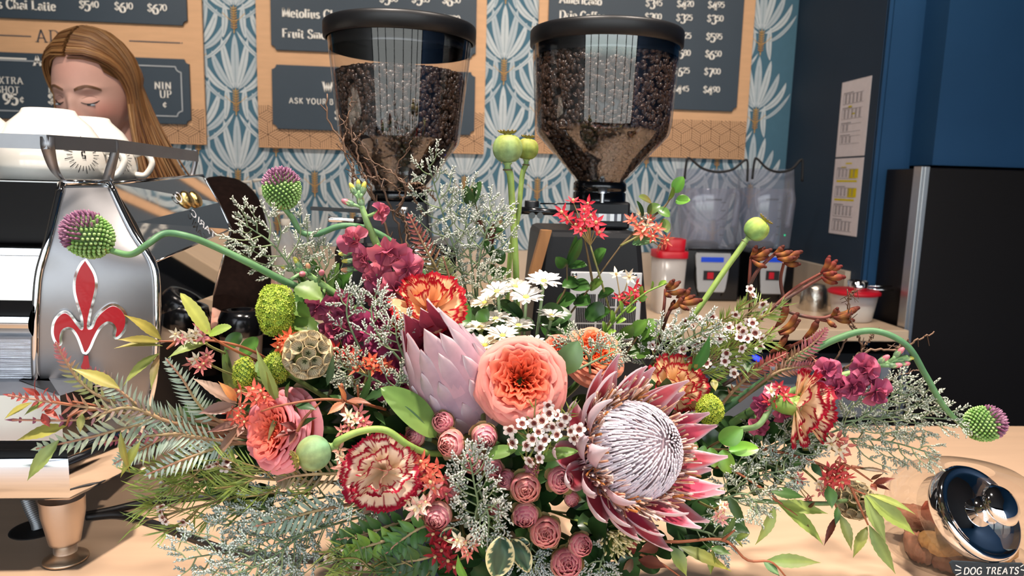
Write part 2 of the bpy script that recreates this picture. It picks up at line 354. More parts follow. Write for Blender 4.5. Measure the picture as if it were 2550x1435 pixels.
# ================================================================ stroke lettering
def _o(cx, cy, rx, ry, a0=90, a1=450): a = np.radians(np.linspace(a0, a1, 26)); return np.c_[cx + rx * np.cos(a), cy + ry * np.sin(a)]
def _p(s): return np.array([[float(v) for v in q.split(',')] for q in s.split()])
GL = {}
def _def(ch, w, spec, ser=''):
    st = []
    for s in [x.strip() for x in spec.split(';') if x.strip()]:
        k, r = s[0], s[1:].strip()
        if k == 'o': st.append(('c', _o(*[float(v) for v in r.split(',')])))
        elif k == 'c': st.append(('c', spl(_p(r), 22)))
        else: st.append((k, spl(_p(r), 5) if len(_p(r)) == 2 else _p(r)))
    GL[ch] = (w, st, [tuple(float(v) for v in q.split(',')) for q in ser.split()])
_S = 'c 5.2,7.8 4.4,9.4 2.8,9.9 1.2,9 .9,7.2 2.4,5.6 4.6,4.4 5.4,2.6 4.4,.6 2.6,0 1,.8 .4,2.4'
for a in ["0|6.6|o 3.2,5,2.8,5", "1|4.2|l 2.2,0 2.2,10; l .6,8.6 2.2,10|2.2,0", "2|6.2|c .7,7.4 1.4,9.4 3.2,10 5.1,8.8 4.8,6.2 2.6,3 .5,.3; B .4,.5 5.9,.5", "3|6.2|c .8,8.8 2.4,10 4.6,9.3 5,7.4 3.8,5.7 2,5.3; c 2,5.3 4.6,5.1 5.6,3 4.8,.8 2.5,-.1 .5,1.4",
          "4|6.6|l 4.5,0 4.5,10; l 4.5,10 .3,3; B .3,3 6.3,3|4.5,0", "5|6|B 1.1,9.6 5.5,9.6; l 1.1,10 1,5.4; c 1,5.4 2.6,6.3 4.7,5.8 5.6,3.4 4.4,.6 2.2,-.1 .4,1.3", "6|6.4|c 5.4,9.4 3.2,8.8 1.2,6 .7,3 1.6,.6 3.2,0 5.2,.9 5.7,3.2 4.7,5.5 2.8,5.8 1,4.2", "7|6|B .4,9.5 5.8,9.5; l 5.8,9.6 2.2,0",
          "8|6.4|o 3.2,7.5,2.1,2.4; o 3.2,2.6,2.6,2.6", "9|6.4|c 1,.6 3.2,1.2 5.2,4 5.7,7 4.8,9.4 3.2,10 1.2,9.1 .7,6.8 1.7,4.5 3.6,4.2 5.4,5.8", "$|5.8|" + _S + "; t 2.9,-1.4 2.9,11.4", "¢|5|c 4.5,5 3,6.4 1,5 1,2.4 2.6,1 4.5,2.2; t 2.8,-.4 2.8,7.8",
          "A|8|l .5,0 3.8,10; l 3.8,10 7.4,0; B 1.7,3.4 6.2,3.4|.5,0 7.4,0", "B|6.6|l 1.2,0 1.2,10; c 1.2,9.8 4.4,9.6 5,7.5 3.8,5.5 1.2,5.3; c 1.2,5.3 5,5.1 5.8,2.8 4.4,.3 1.2,.2|1.2,0 1.2,10", "C|7|c 6.4,8 5,9.8 3,9.9 1,7.8 .6,5 1.2,2 3.2,.1 5.2,.4 6.5,2.2", "D|8|l 1.2,0 1.2,10; c 1.2,9.8 5,9.6 7,7.4 7.2,4 5.6,.8 1.2,.2|1.2,0 1.2,10",
          "E|6.4|l 1.2,0 1.2,10; B 1.2,9.7 5.8,9.7; B 1.2,5.2 4.8,5.2; B 1.2,.3 6,.3|1.2,0", "F|6|l 1.2,0 1.2,10; B 1.2,9.7 5.6,9.7; B 1.2,5.2 4.6,5.2|1.2,0", "G|7.6|c 6.6,8 5,9.8 3,9.9 1,7.8 .6,5 1.2,2 3.2,.1 5.4,.3 6.8,1.4; l 6.8,1 6.8,4.4; B 4.6,4.5 7.4,4.5", "H|8|l 1.2,0 1.2,10; l 6.6,0 6.6,10; B 1.2,5.1 6.6,5.1|1.2,0 6.6,0 1.2,10 6.6,10",
          "I|3.4|l 1.6,0 1.6,10|1.6,0 1.6,10", "K|7|l 1.2,0 1.2,10; l 6,10 1.2,4.4; l 2.6,6 6.4,0|1.2,0 1.2,10 6.4,0", "L|6|l 1.2,0 1.2,10; B 1.2,.3 5.6,.3|1.2,0 1.2,10", "M|9|l 1,0 1.2,10; l 1.2,10 4.4,1; l 4.4,1 7.6,10; l 7.6,10 7.8,0|1,0 7.8,0", "N|8|l 1.2,0 1.2,10; l 1.2,10 6.8,0; l 6.8,0 6.8,10|1.2,0 6.8,10",
          "O|8|o 4,5,3.5,5", "P|6.6|l 1.2,0 1.2,10; c 1.2,9.8 4.6,9.6 5.6,7.3 4.4,4.8 1.2,4.6|1.2,0 1.2,10", "R|7|l 1.2,0 1.2,10; c 1.2,9.8 4.6,9.6 5.4,7.4 4.2,5.2 1.2,5; l 3.4,5 6.6,0|1.2,0 1.2,10 6.6,0", "S|6|" + _S, "T|7|l 3.5,0 3.5,10; B .3,9.7 6.7,9.7|3.5,0", "U|8|l 1.2,10 1.2,3.4; c 1.2,3.4 2,.6 4,0 6,.6 6.8,3.4; l 6.8,3.4 6.8,10|1.2,10 6.8,10", "W|10|l .4,10 2.8,0; l 2.8,0 5,9; l 5,9 7.2,0; l 7.2,0 9.6,10|.4,10 9.6,10",
          "X|7|l .6,0 6.4,10; l .6,10 6.4,0|.6,0 6.4,0 .6,10 6.4,10", "Y|7|l .4,10 3.6,5; l 6.8,10 3.6,5; l 3.6,5 3.6,0|3.6,0 .4,10 6.8,10",
          "a|5|c .9,5.2 2.4,6.4 3.8,5.6 4,4; l 4,4.6 4,.6; c 4,3.8 1.4,3.2 .7,1.6 1.8,.1 3.2,.6 4,1.8|4.3,0", "c|4.8|c 4.3,5.2 3,6.4 1.2,5.4 .6,3.2 1.3,.9 2.9,0 4.4,1.2", "e|5|c .8,3.5 4.3,3.5 4,5.4 2.6,6.4 1.2,5.4 .6,3.2 1.3,.8 2.9,0 4.5,1.2", "f|3.4|c 3.8,9.4 2.4,9.8 1.6,8.4 1.5,5; l 1.5,6 1.5,0; B .4,6.2 3.2,6.2|1.5,0", "h|5.8|l 1.2,0 1.2,10; c 1.2,4.6 2.4,6.2 3.8,6.2 4.5,4.8 4.5,3; l 4.5,4 4.5,0|1.2,0 4.5,0", "i|2.8|l 1.3,0 1.3,6.4; o 1.3,8.8,.35,.5|1.3,0", "l|2.8|l 1.3,0 1.3,10|1.3,0",
          "m|8.6|l 1.2,0 1.2,6.4; c 1.2,4.6 2.3,6.2 3.6,6.2 4.2,4.8; l 4.2,5 4.2,0; c 4.2,4.6 5.3,6.2 6.6,6.2 7.3,4.8; l 7.3,5 7.3,0|1.2,0 4.2,0 7.3,0", "n|5.8|l 1.2,0 1.2,6.4; c 1.2,4.6 2.4,6.2 3.8,6.2 4.5,4.8 4.5,3; l 4.5,4 4.5,0|1.2,0 4.5,0", "o|5.4|o 2.7,3.2,2.2,3.2", "p|5.6|l 1.2,-3 1.2,6.4; c 1.2,4.8 2.6,6.4 4.4,5.4 4.8,3.2 4.2,.8 2.6,0 1.2,1.4|1.2,-3", "r|4.2|l 1.2,0 1.2,6.4; c 1.2,4.4 2.2,6 3.6,6|1.2,0", "s|4.4|c 3.7,5.2 2.4,6.4 1,5.6 1,4.2 2.4,3.2 3.7,2.2 3.4,.6 2,0 .6,1.2", "t|3.6|l 1.5,8.4 1.5,1.2; c 1.5,1.4 2.2,0 3.4,.6; B .4,6.2 3.2,6.2", "u|5.8|l 1.2,6.4 1.2,2; c 1.2,2 1.8,.1 3.2,.2 4.4,1.6; l 4.4,6.4 4.4,0", "M2|0|l 0,0 0,1"]:
    q = a.split('|'); _def(q[0], float(q[1]), q[2], q[3] if len(q) > 3 else '')
def text(b, s, x, z, cap, y, col, bold=1.6, thin=.7, track=.6, serif=True, M=None, o=None):
    """s set from (x, z) rightwards with capitals cap tall"""
    k = cap / 10
    for ch in s:
        if ch == ' ': x += 4 * k; continue
        w, st, ser = GL[ch]
        for kind, pts in st:
            q = np.c_[x + pts[:, 0] * k, z + pts[:, 1] * k]; d = np.gradient(q, axis=0); d /= np.linalg.norm(d, axis=1)[:, None] + 1e-9
            ww = (thin + (bold - thin) * np.abs(d[:, 1]) ** 1.5) * k if kind != 'B' else np.full(len(q), (thin + .2) * k)
            if kind == 't': ww = np.full(len(q), thin * k)
            _rib(b, q, ww, y, col, M, o)
        if serif:
            for (sx, sz) in ser:
                zz = z + sz * k + (.25 * k if sz <= 0 else -.25 * k)
                _rib(b, np.array([[x + (sx - 1.5) * k, zz], [x + (sx + 1.5) * k, zz]]), .6 * k, y, col, M, o)
        x += (w + track) * k
    return x
def _rib(b, q, w, y, col, M, o):
    if M is None: b.ribbon(q, w, y, col); return
    t = MB(); t.ribbon(q, w, 0, col); V = np.vstack(t.V) @ np.asarray(M).T + o; k = b.verts(V, np.vstack(t.C)); b.Q.append(t.Q[0] + k)
def price(b, x, z, s, y, col, k=1.0):
    c = .030 * k; x = text(b, '$', x, z + .004 * k, c * .85, y, col, 1.9, .8, .3); x = text(b, s[0], x + .001, z - .004 * k, c * 1.12, y, col, 2.3, .9, .2)
    return text(b, s[1:], x, z + .008 * k, c * .72, y, col, 2.1, .9, .3)
# ================================================================ menu boards
C_TAN, C_LN, C_SL, C_WH = h('#d8aa80'), h('#6b4a30'), h('#333f4c'), h('#efece4')
m_slate = mat('slate_panel', h('#34424f'), .55, var=.03, scale=10)
m_letter = mat('raised_lettering', rough=.5)
def clipseg(a, c, r):
    t0, t1 = 0., 1.; d = c - a
    for p, q in ((-d[0], a[0] - r[0]), (d[0], r[2] - a[0]), (-d[1], a[1] - r[1]), (d[1], r[3] - a[1])):
        if abs(p) < 1e-9:
            if q < 0: return None
        elif p < 0: t0 = max(t0, q / p)
        else: t1 = min(t1, q / p)
    return None if t0 >= t1 else (a + d * t0, a + d * t1)
def lattice(b, rects, y, s=.047):
    dirs = [np.array([cos(a), sin(a)]) * s for a in (radians(30), radians(90), radians(150))]
    x0 = min(r[0] for r in rects) - s; x1 = max(r[2] for r in rects) + s; z0 = min(r[1] for r in rects) - s; z1 = max(r[3] for r in rects) + s
    for j in range(int((z1 - z0) / (1.5 * s)) + 2):
        for i in range(int((x1 - x0) / (sqrt(3) * s)) + 2):
            c = np.array([x0 + (i + .5 * (j % 2)) * sqrt(3) * s, z0 + j * 1.5 * s])
            for a, d in ((dirs[2], dirs[0]), (dirs[0], -dirs[1]), (-dirs[1], dirs[2])):
                for t in np.linspace(0, 1, 6):
                    for r in rects:
                        g = clipseg(c + a * t, c + a * t + d, r)
                        if g: b.ribbon(np.array(g), .0024, y, C_LN)
def notched(x0, z0, x1, z1, r):
    p = []
    for cx, cz, a in ((x0, z0, 90), (x1, z0, 180), (x1, z1, 270), (x0, z1, 0)):
        for k in range(7): t = radians(a - 15 * k); p.append((cx + r * cos(t), cz + r * sin(t)))
    return p
YB, YN, YT = 2.982, 2.972, 2.9695
def board(label, x0, x1, z0, panels, rects, extra=None):
    t = thing('menu_board', label, 'sign', ((x0 + x1) / 2, YB, (z0 + 2.7) / 2), 'tan menu boards on the wallpaper')
    b = MB(); b.box((x0, YB, z0), (x1, YW - .006, 2.72)); b.obj('backing_board', mat('tan_board', C_TAN, .6, var=.05, scale=10, stretch=(1, 1, 6)), t, False, bevel=.002)
    b = MB(); lattice(b, rects, YB - .0008); b.obj('lattice_pattern', m_letter, t, False)
    if extra: b = MB(); extra(b); b.obj('heading', m_letter, t, False)
    for (r, fn) in panels:
        b = MB(); b.prism(notched(*r, .017), YN, YB - .0012); n = b.obj('slate_panel', m_slate, t, False, bevel=.0015)
        b = MB(); fn(b); b.obj('lettering', m_letter, n, False)
    return t
def W3(x, y, Y=YT): q = P(x, y, Y); return q[0], q[2]
def rect(xa, ya, xb, yb, Y=YN): a = P(xa, ya, Y); c = P(xb, yb, Y); return (a[0], c[2], c[0], a[2])
def tx(b, s, x, y, cap, **k): X, Z = W3(x, y); return text(b, s, X, Z, cap, YT, C_WH, **k)
# left board
xl0, xl1, zl = -2.35, P(508, 200, YB)[0], P(515, 361, YB)[2]
L1 = (xl0 + .08, P(300, 57, YN)[2], P(465, 30, YN)[0], 2.6); L2 = (xl0 + .08, P(300, 305, YN)[2], P(473, 230, YN)[0], P(300, 141, YN)[2])
def fL1(b):
    X, Z = W3(-62, 18); text(b, 'olius Chai Latte', X + .018, Z, .034, YT, C_WH, 2.2, .8, .5)
    for x, y, s in ((198, 23, '540'), (286, 27, '610'), (368, 31, '670')): X, Z = W3(x, y); price(b, X, Z, s, YT, C_WH, 1.06)
def fL2(b):
    tx(b, 'A', 84, 164, .036, bold=2.4, thin=.6); tx(b, 'XTRA', -2, 208, .0255, bold=1.6, thin=.6, track=1.6); tx(b, 'SHOT', -8, 231, .0255, bold=1.6, thin=.6, track=1.2); tx(b, '95', 9, 260, .040, bold=2.6, thin=1.2); tx(b, '¢', 50, 256, .030)
    tx(b, 'A', 121, 211, .028, thin=.6); tx(b, 'M', 121, 231, .028, thin=.6); tx(b, '$', 121, 258, .036, bold=2.2, thin=1)
    tx(b, 'NIN', 385, 222, .028, bold=1.7, thin=.6, track=1.4); tx(b, 'UP', 398, 243, .028, bold=1.7, thin=.6, track=1.4); tx(b, '¢', 406, 268, .028)
    r = (L2[0] + .03, L2[1] + .03, L2[2] - .03, L2[3] - .03); p = np.array(notched(*r, .02)); p = np.vstack([p, p[:1]])
    for i in range(len(p) - 1): b.ribbon(p[i:i + 2], .0045, YT, h('#aeb4b8'))
    X, Z = W3(66, 147); b.ribbon(np.array([[X - .2, Z], [X, Z]]), .006, YT, C_WH)
def xL(b):
    c = h('#4a4a52'); X, Z = W3(92, 105, YB); text(b, 'AD', X, Z, .046, YB - .0015, c, 1.3, .5, 2.2)
    X, Z = W3(78, 91, YB); b.ribbon(np.array([[X - .3, Z], [X, Z]]), .004, YB - .0015, c); X, Z = W3(322, 102, YB); X2 = W3(455, 108, YB)[0]; b.ribbon(np.array([[X, Z], [X2 - .008, Z]]), .004, YB - .0015, c)
    b.ribbon(np.array([[X2 - .004, Z], [X2, Z]]), .005, YB - .0015, c)
board('tan menu board at far left behind the barista, with extra shot price', xl0, xl1, zl, [(L1, fL1), (L2, fL2)], [(xl0, zl + .004, xl1 - .003, L2[1]), (L2[2] + .002, L2[1], xl1 - .003, L2[1] + .06)], xL)
# middle board
xm0, xm1, zm = P(640, 180, YB)[0], P(1209, 180, YB)[0], P(645, 367, YB)[2]
M1 = (P(674, 60, YN)[0], P(750, 127, YN)[2], P(1186, 80, YN)[0], 2.6); M2 = (M1[0], P(750, 323, YN)[2], M1[2], P(750, 163, YN)[2])
def fM1(b):
    tx(b, 'Metolius Chai Frap', 703, 42, .033, bold=2.2, thin=.8); tx(b, 'Fruit Smoot', 703, 93, .033, bold=2.2, thin=.8)
    for x, y, s in ((946, 8, '500'), (1026, 9, '585'), (1102, 11, '630'), (1102, 58, '730')): X, Z = W3(x, y); price(b, X, Z, s, YT, C_WH, 1.04)
def fM2(b): tx(b, 'W', 804, 228, .038, bold=2.2, thin=.7); tx(b, 'ASK YOUR B', 720, 257, .021, bold=1.7, thin=1.3, track=2.2, serif=False); tx(b, '$', 834, 298, .036, bold=2, thin=.9)
board('tan menu board behind the left grinder, listing chai and smoothie', xm0, xm1, zm, [(M1, fM1), (M2, fM2)], [(xm0 + .003, zm + .004, xm1 - .003, M2[1]), (xm0 + .003, M2[1], M2[0] - .002, M2[1] + .09), (M2[2] + .002, M2[1], xm1 - .003, M2[1] + .09)])
# right board
xr0, xr1, zr = P(1340, 100, YB)[0], P(1869, 190, YB)[0], P(1856, 398, YB)[2]
N1 = (P(1366, 40, YN)[0], P(1740, 275, YN)[2], P(1845, 130, YN)[0], 2.6)
def fN1(b):
    tx(b, 'Americano', 1393, 8, .031, bold=2.2, thin=.8); tx(b, 'Drip Coffee', 1393, 46, .031, bold=2.2, thin=.8)
    for y, c in ((23, ('345', '420', '495')), (57, ('300', '325', '350')), (102, (None, '525', '595')), (145, (None, '580', '650')), (189, (None, '625', '700')), (234, (None, '445', '490'))):
        for x, s in [q for q in zip((1608, 1686, 1763), c) if q[1]]: X, Z = W3(x - (y - 20) * .055, y - 5 + (x - 1608) * .028); price(b, X, Z, s, YT, C_WH, 1.0)
board('tan menu board behind the right grinder, listing drip coffee prices', xr0, xr1, zr, [(N1, fN1)], [(xr0 + .003, zr + .004, xr1 - .003, zr + .155)])
# ================================================================ espresso machine
m_red = mat('red_enamel', h('#a00418'), .3, spec=.5, coat=.3)
m_bronze = mat('satin_bronze', (.55, .42, .30), .38, 1., var=.08, scale=20)
m_satin = mat('satin_steel', (.33, .33, .345), .40, 1., var=.05, scale=30)
t = thing('espresso_machine', 'polished steel espresso machine with a red fleur-de-lis side panel', 'espresso machine', (-.6, 1.0, ZC))
ZT = 1.3555
LZ = np.array([P(154, 456, .83), P(120, 600, .806), P(98, 680, .80), P(91, 760, .797), P(88, 850, .80), P(90, 940, .806), P(104, 1020, .82), P(128, 1105, .84)])
RZ = np.array([P(272, 456, .868), P(330, 575, .857), P(382, 660, .85), P(391, 760, .848), P(390, 850, .85), P(384, 940, .856), P(366, 1020, .866), P(336, 1105, .88)])
sL, sR = spl(LZ, 40), spl(RZ, 40)
nrmP = nrm(np.cross(sR[20] - sL[20], [0, 0, 1])); nrmP = nrmP if nrmP[1] < 0 else -nrmP
def pan(a, v, off=0.): # point on the corner panel (a across, v down 0..1)
    i = v * 39; i0 = min(int(i), 38); f = i - i0
    return lerp(lerp(sL[i0], sL[i0 + 1], f), lerp(sR[i0], sR[i0 + 1], f), a) + nrmP * off
# corner panel
b = MB(); G = np.array([[pan(a, v, .004 * sin(pi * a)) for a in np.linspace(0.03, .97, 14)] for v in np.linspace(.012, 1, 40)]); b.grid(G, (1, 1, 1)); b.obj('corner_panel', m_satin, t)
b = MB()
for s_ in (sL, sR): b.tube(s_ + nrmP * .001, .0042, (1, 1, 1), 8)
b.tube(np.array([sL[0], (sL[0] + sR[0]) / 2, sR[0]]) + [0, 0, .0005], .0036, (1, 1, 1), 8); b.obj('panel_trim', m_chrome, t)
# fleur-de-lis in the panel
pc = lambda x, y, off: (lambda q: q + nrmP * (.0075 + off))(_onpan(x, y))
_pn = nrmP; _pp0 = pan(.5, .5)
def _onpan(x, y):
    d = ray(x, y); s = ((_pp0 - EYE) @ _pn) / (d @ _pn); return EYE + d * s
def flat(b, poly, off, col=(1, 1, 1), th=.003):
    F = np.array([pc(x, y, off) for x, y in poly]); Bk = F - nrmP * th; k = len(F)
    i0 = b.verts(np.vstack([F, Bk]), np.asarray(col, float)); nz = np.cross(F[1] - F[0], F[2] - F[0])
    b.N.append([i0 + i for i in range(k)]); b.N.append([i0 + k + i for i in range(k - 1, -1, -1)])
    for i in range(k): j = (i + 1) % k; b.N.append([i0 + i, i0 + k + i, i0 + k + j, i0 + j])
Z1 = lambda p: spl([(a * 400 / 1104, 420 + c * 520 / 1435) for a, c in p], 40)
blade = [(585, 628), (640, 720), (652, 800), (632, 900), (610, 985), (598, 1060), (603, 1095), (640, 1085), (668, 1020), (720, 965), (775, 937), (830, 965), (858, 1020), (850, 1085), (815, 1135), (792, 1143), (800, 1095), (780, 1055), (735, 1040), (680, 1080), (640, 1150), (612, 1215), (585, 1250), (566, 1205), (540, 1140), (505, 1090), (465, 1078), (425, 1100), (410, 1150), (410, 1195), (385, 1165), (372, 1110), (385, 1040), (430, 990), (470, 995), (520, 1060), (555, 1098), (575, 1085), (570, 1010), (540, 910), (522, 830), (525, 750), (550, 680)]
bl = [tuple(q) for q in spl([(a * 400 / 1104, 420 + c * 520 / 1435) for a, c in blade + blade[:1]], 170)[:-1]]
cen = np.array([585 * 400 / 1104, 420 + 1000 * 520 / 1435])
def grow(poly, d):
    p = np.array(poly); e = np.roll(p, -1, 0) - np.roll(p, 1, 0); e /= np.linalg.norm(e, axis=1)[:, None] + 1e-9
    nn = np.c_[e[:, 1], -e[:, 0]]; return [tuple(q) for q in p + nn * d]
b = MB(); flat(b, grow(bl, 7), .0006); o = b.obj('emblem_rim', m_chrome, t, False)
b = MB(); flat(b, bl, .0022); flat(b, [(a * 400 / 1104, 420 + c * 520 / 1435) for a, c in [(578, 1275), (606, 1275), (612, 1320), (618, 1350), (600, 1372), (568, 1372), (556, 1350), (570, 1315)]], .0022); b.obj('fleur_de_lis', m_red, t, False)
# front face: upper slope, bright band, ribbed strip, concave lower face
xl = -1.25; nx = np.array([xl, 0, 0])
def face(i0, i1, name, m, off=0.): 
    b = MB(); A = sL[i0:i1 + 1] + [.0, -off, 0]; Bq = A.copy(); Bq[:, 0] = xl; b.grid(np.stack([Bq, A], 1), (1, 1, 1)); b.obj(name, m, t)
face(0, 16, 'front_upper_panel', m_mirror); face(22, 30, 'ribbed_strip', mat('ribbed_steel', (.72, .74, .80), .22, 1., bump=.6, bscale=120, stretch=(.02, 1, 12)), .0)
b = MB(); A = np.array([sL[16] + [0, -.001, 0], sL[18] + [0, -.012, 0], sL[20] + [0, -.013, 0], sL[22] + [0, -.001, 0]]); A = spl(A, 12); Q = A.copy(); Q[:, 0] = xl; b.grid(np.stack([Q, A], 1), (1, 1, 1)); b.obj('bright_band', m_chrome, t)
face(30, 39, 'front_lower_panel', mat('soft_steel', (.72, .70, .68), .12, 1.))
# right side: sloped mirror above the crease, folded mirror below, dark cavity
YE = 1.115
def side(pts, name, m, y1=YE):
    b = MB(); A = np.array(pts); Q = A.copy(); Q[:, 1] = y1; b.grid(np.stack([A, Q], 1), (1, 1, 1)); b.obj(name, m, t, False); return A, Q
c0 = sR[0] + [.002, .002, 0]; c1 = P(384, 652, .852); c1[0] += .001; c2 = P(386, 800, .862); c2[0] -= .012
E0 = P(505, 437, YE); E1 = P(575, 571, YE); E2 = P(531, 735, YE); E3 = P(524, 815, YE)
b = MB(); b.grid(np.array([[c0, E0], [lerp(c0, c1, .5) + [.003, 0, 0], lerp(E0, E1, .5) + [.003, 0, 0]], [c1, E1]]), (1, 1, 1)); b.obj('side_upper_mirror', m_mirror, t, False)
b = MB(); b.grid(np.array([[c1, E1], [c2, E2], [c2 + [-.004, 0, -.035], E3]]), (1, 1, 1)); b.obj('side_lower_mirror', m_mirror, t, False)
b = MB(); b.tube(np.array([c0, E0]), .0022, (1, 1, 1), 6); b.tube(np.array([c1, E1]), .0012, (1, 1, 1), 6); b.tube(spl([E0, lerp(E0, E1, .5) + [.002, 0, 0], E1], 8), .0016, (1, 1, 1), 6); b.tube(np.array([E1, E2]), .0014, (1, 1, 1), 6); b.obj('side_trim', m_chrome, t)
# inner hull so that nothing is see-through
b = MB(); b.prism([(xl, 1.03), (-.46, 1.03), (-.43, 1.20), (-.44, 1.31), (-.455, 1.345), (xl, 1.345)], .86, YE - .004, h('#141416')); b.box((xl, .90, 1.02), (-.40, YE - .02, 1.15), h('#141416')); b.obj('inner_body', m_black, t, False)
b = MB(); q = np.array([[xl, .835], [sL[0][0], sL[0][1]], [sR[0][0], sR[0][1]], [E0[0], YE], [xl, YE]]); k = len(q)
i0 = b.verts(np.vstack([np.c_[q, np.full(k, ZT)], np.c_[q, np.full(k, ZT - .006)]]), (1, 1, 1)); b.N.append([i0 + i for i in range(k)]); b.N.append([i0 + k + i for i in range(k - 1, -1, -1)])
for i in range(k): b.N.append([i0 + i, i0 + k + i, i0 + k + (i + 1) % k, i0 + (i + 1) % k])
b.obj('cup_tray', m_steel, t, False)
# base skirt: half-round bumper wrapping the corner
yb = .733; path = np.array([[xl, yb, 0], [P(172, 1200, yb)[0], yb, 0], [P(306, 1180, .800)[0], .800, 0], [P(345, 1130, .93)[0], .93, 0]]); zh_, zl_ = P(100, 1112, yb)[2], P(100, 1250, yb)[2]; zs_ = lambda f: zl_ + (zh_ - zl_) * f
prof = [(.016, zs_(1.0)), (.010, zs_(.90)), (.0, zs_(.89)), (-.003, zs_(.65)), (-.003, zs_(.30)), (0, zs_(.10)), (.004, zs_(0)), (.08, zs_(0))]
def sweep(path, prof, name, m):
    b = MB(); d = np.diff(path, axis=0); d /= np.linalg.norm(d, axis=1)[:, None]; n_ = np.c_[-d[:, 1], d[:, 0], 0 * d[:, 0]]
    mit = [n_[0]] + [(n_[i] + n_[i + 1]) / (1 + n_[i] @ n_[i + 1]) for i in range(len(n_) - 1)] + [n_[-1]]
    for i in range(len(path) - 1):
        b.grid(np.array([[path[j] * [1, 1, 0] + mit[j] * p[0] + [0, 0, p[1]] for j in (i, i + 1)] for p in prof]), (1, 1, 1))
    return b.obj(name, m, t)
sweep(path, prof, 'base_bumper', m_chrome); sweep(path, [(.10, zs_(1.84)), (.0185, zs_(1.80))], 'plate_ledge', m_satin); sweep(path, [(.0185, zs_(1.80)), (.016, zs_(.99))], 'kick_plate', mat('soft_mirror', (.60, .56, .52), .12, 1.))
b = MB(); b.box((xl, .79, zl_ + .001), (-.42, YE - .06, 1.076), h('#1a1a1c')); b.obj('drip_base', m_black, t, False)
# legs
for k, (fx, fy) in enumerate(((P(165, 1400, .766)[0], .766), (-1.12, .766), (P(165, 1400, .765)[0] - .03, 1.02))):
    b = MB(); b.lathe([(.0001, .0), (.021, 0), (.0225, .002), (.0218, .004), (.0145, .008), (.0115, .010)], (1, 1, 1), 28, o=(fx, fy, ZC)); L = b.obj('leg', m_bronze, t)
    b = MB(); b.lathe([(.0115, .010), (.0115, .021), (.0122, .0215)], (1, 1, 1), 24, o=(fx, fy, ZC)); b.obj('adjusting_collar', m_steel, L)
    b = MB(); b.lathe([(.012, .0205), (.0150, .021), (.0158, .024), (.0215, .055), (.0220, .072)], (1, 1, 1), 28, o=(fx, fy, ZC)); b.obj('tapered_sleeve', mat('satin_leg', (.60, .50, .42), .42, 1., var=.04, scale=30), L)
# cup rail
zr0, zr1 = P(130, 372, .80)[2], P(130, 336, .80)[2]
rp = np.array([[xl, .80, 0], [P(118, 350, .80)[0], .80, 0], [P(286, 350, .862)[0], .862, 0], [P(491, 360, 1.10)[0], 1.10, 0]])
b = MB()
for i in range(3):
    d = nrm(rp[i + 1] - rp[i]); n_ = np.array([d[1], -d[0], 0]) * .0012
    zA, zB = (0, 0) if i < 2 else (0, -.004)
    V = np.array([[rp[i] + s_ * n_ + [0, 0, z] for z in (zr0, zr1)] + [rp[i + 1] + s_ * n_ + [0, 0, z] for z in (zr0 + zB, zr1 + zB)] for s_ in (1, -1)]).reshape(-1, 3)
    k = b.verts(V, (1, 1, 1)); b.Q.append(np.array([[0, 2, 3, 1], [4, 5, 7, 6], [0, 1, 5, 4], [2, 6, 7, 3], [1, 3, 7, 5], [0, 4, 6, 2]]) + k)
b.obj('cup_rail', m_satin, t, False)
for (xa, ya, xb, yb, w0, w1) in ((rp[1][0], rp[1][1], P(148, 446, .83)[0], .838, .013, .0055), (rp[2][0] - .001, rp[2][1], P(262, 446, .868)[0], .872, .009, .012), (rp[3][0] - .002, 1.098, rp[3][0] - .008, 1.085, .007, .007)):
    b = MB(); pts = spl([(xa, ya, zr1 - .002), (xa, ya, zr0), (lerp(xa, xb, .55), lerp(ya, yb, .4), lerp(zr0, ZT, .6)), (xb, yb, ZT + .001)], 14)
    w = np.interp(np.linspace(0, 1, 14), (0, .3, 1), (w0, w0, w1))[:, None] / 2; s_ = np.array([cos(.3), sin(.3), 0])
    G = np.stack([pts - s_ * w, pts + s_ * w, pts + s_ * w + [-.001, .003, 0], pts - s_ * w + [-.001, .003, 0]], 1); b.grid(G, (1, 1, 1), cv=True); b.obj('rail_post', m_satin, t)
# emblem and raised letters on the mirror side
u_ = nrm(lerp(E0, E1, .5) - lerp(c0, c1, .5)); v_ = nrm(c0 - c1); v_ = nrm(v_ - u_ * (u_ @ v_)); n_ = np.cross(u_, v_); n_ = n_ if n_[0] > 0 else -n_
def onside(x, y): d = ray(x, y); q0 = lerp(lerp(c0, c1, .5), lerp(E0, E1, .5), .5) + n_ * .003; return EYE + d * (((q0 - EYE) @ n_) / (d @ n_))
bc = onside(474, 497) + n_ * .002
b = MB(); ex = nrm(onside(500, 540) - onside(474, 497)); ey = np.cross(n_, ex)
for sgn in (-1, 1):
    b.ell(bc + ey * sgn * .0125, np.stack([ex, ey, n_], 1), (.0125, .0118, .006), (1, 1, 1), 16, 10)
b.obj('bean_emblem', mat('gold', (.95, .68, .28), .12, 1., bump=.4, bscale=700), t)
b = MB()
for ch, x, y in (('G', 440, 494), ('C', 476, 531), ('I', 485, 542), ('R', 497, 555), ('A', 511, 569), ('T', 524, 581)):
    q = onside(x, y); dx = nrm(onside(x - 9, y - 9) - q); dz = nrm(onside(x + 5, y - 9) - q); dz = nrm(dz - dx * (dx @ dz)) 
    text(b, ch, -.0085, -.005, .014 if ch != 'G' else .018, 0, h('#c9ccd2'), 1.2, 1.0, serif=False, M=np.stack([dx, n_, dz], 1), o=q + n_ * .001)
b.obj('raised_letters', m_letter, t, False)
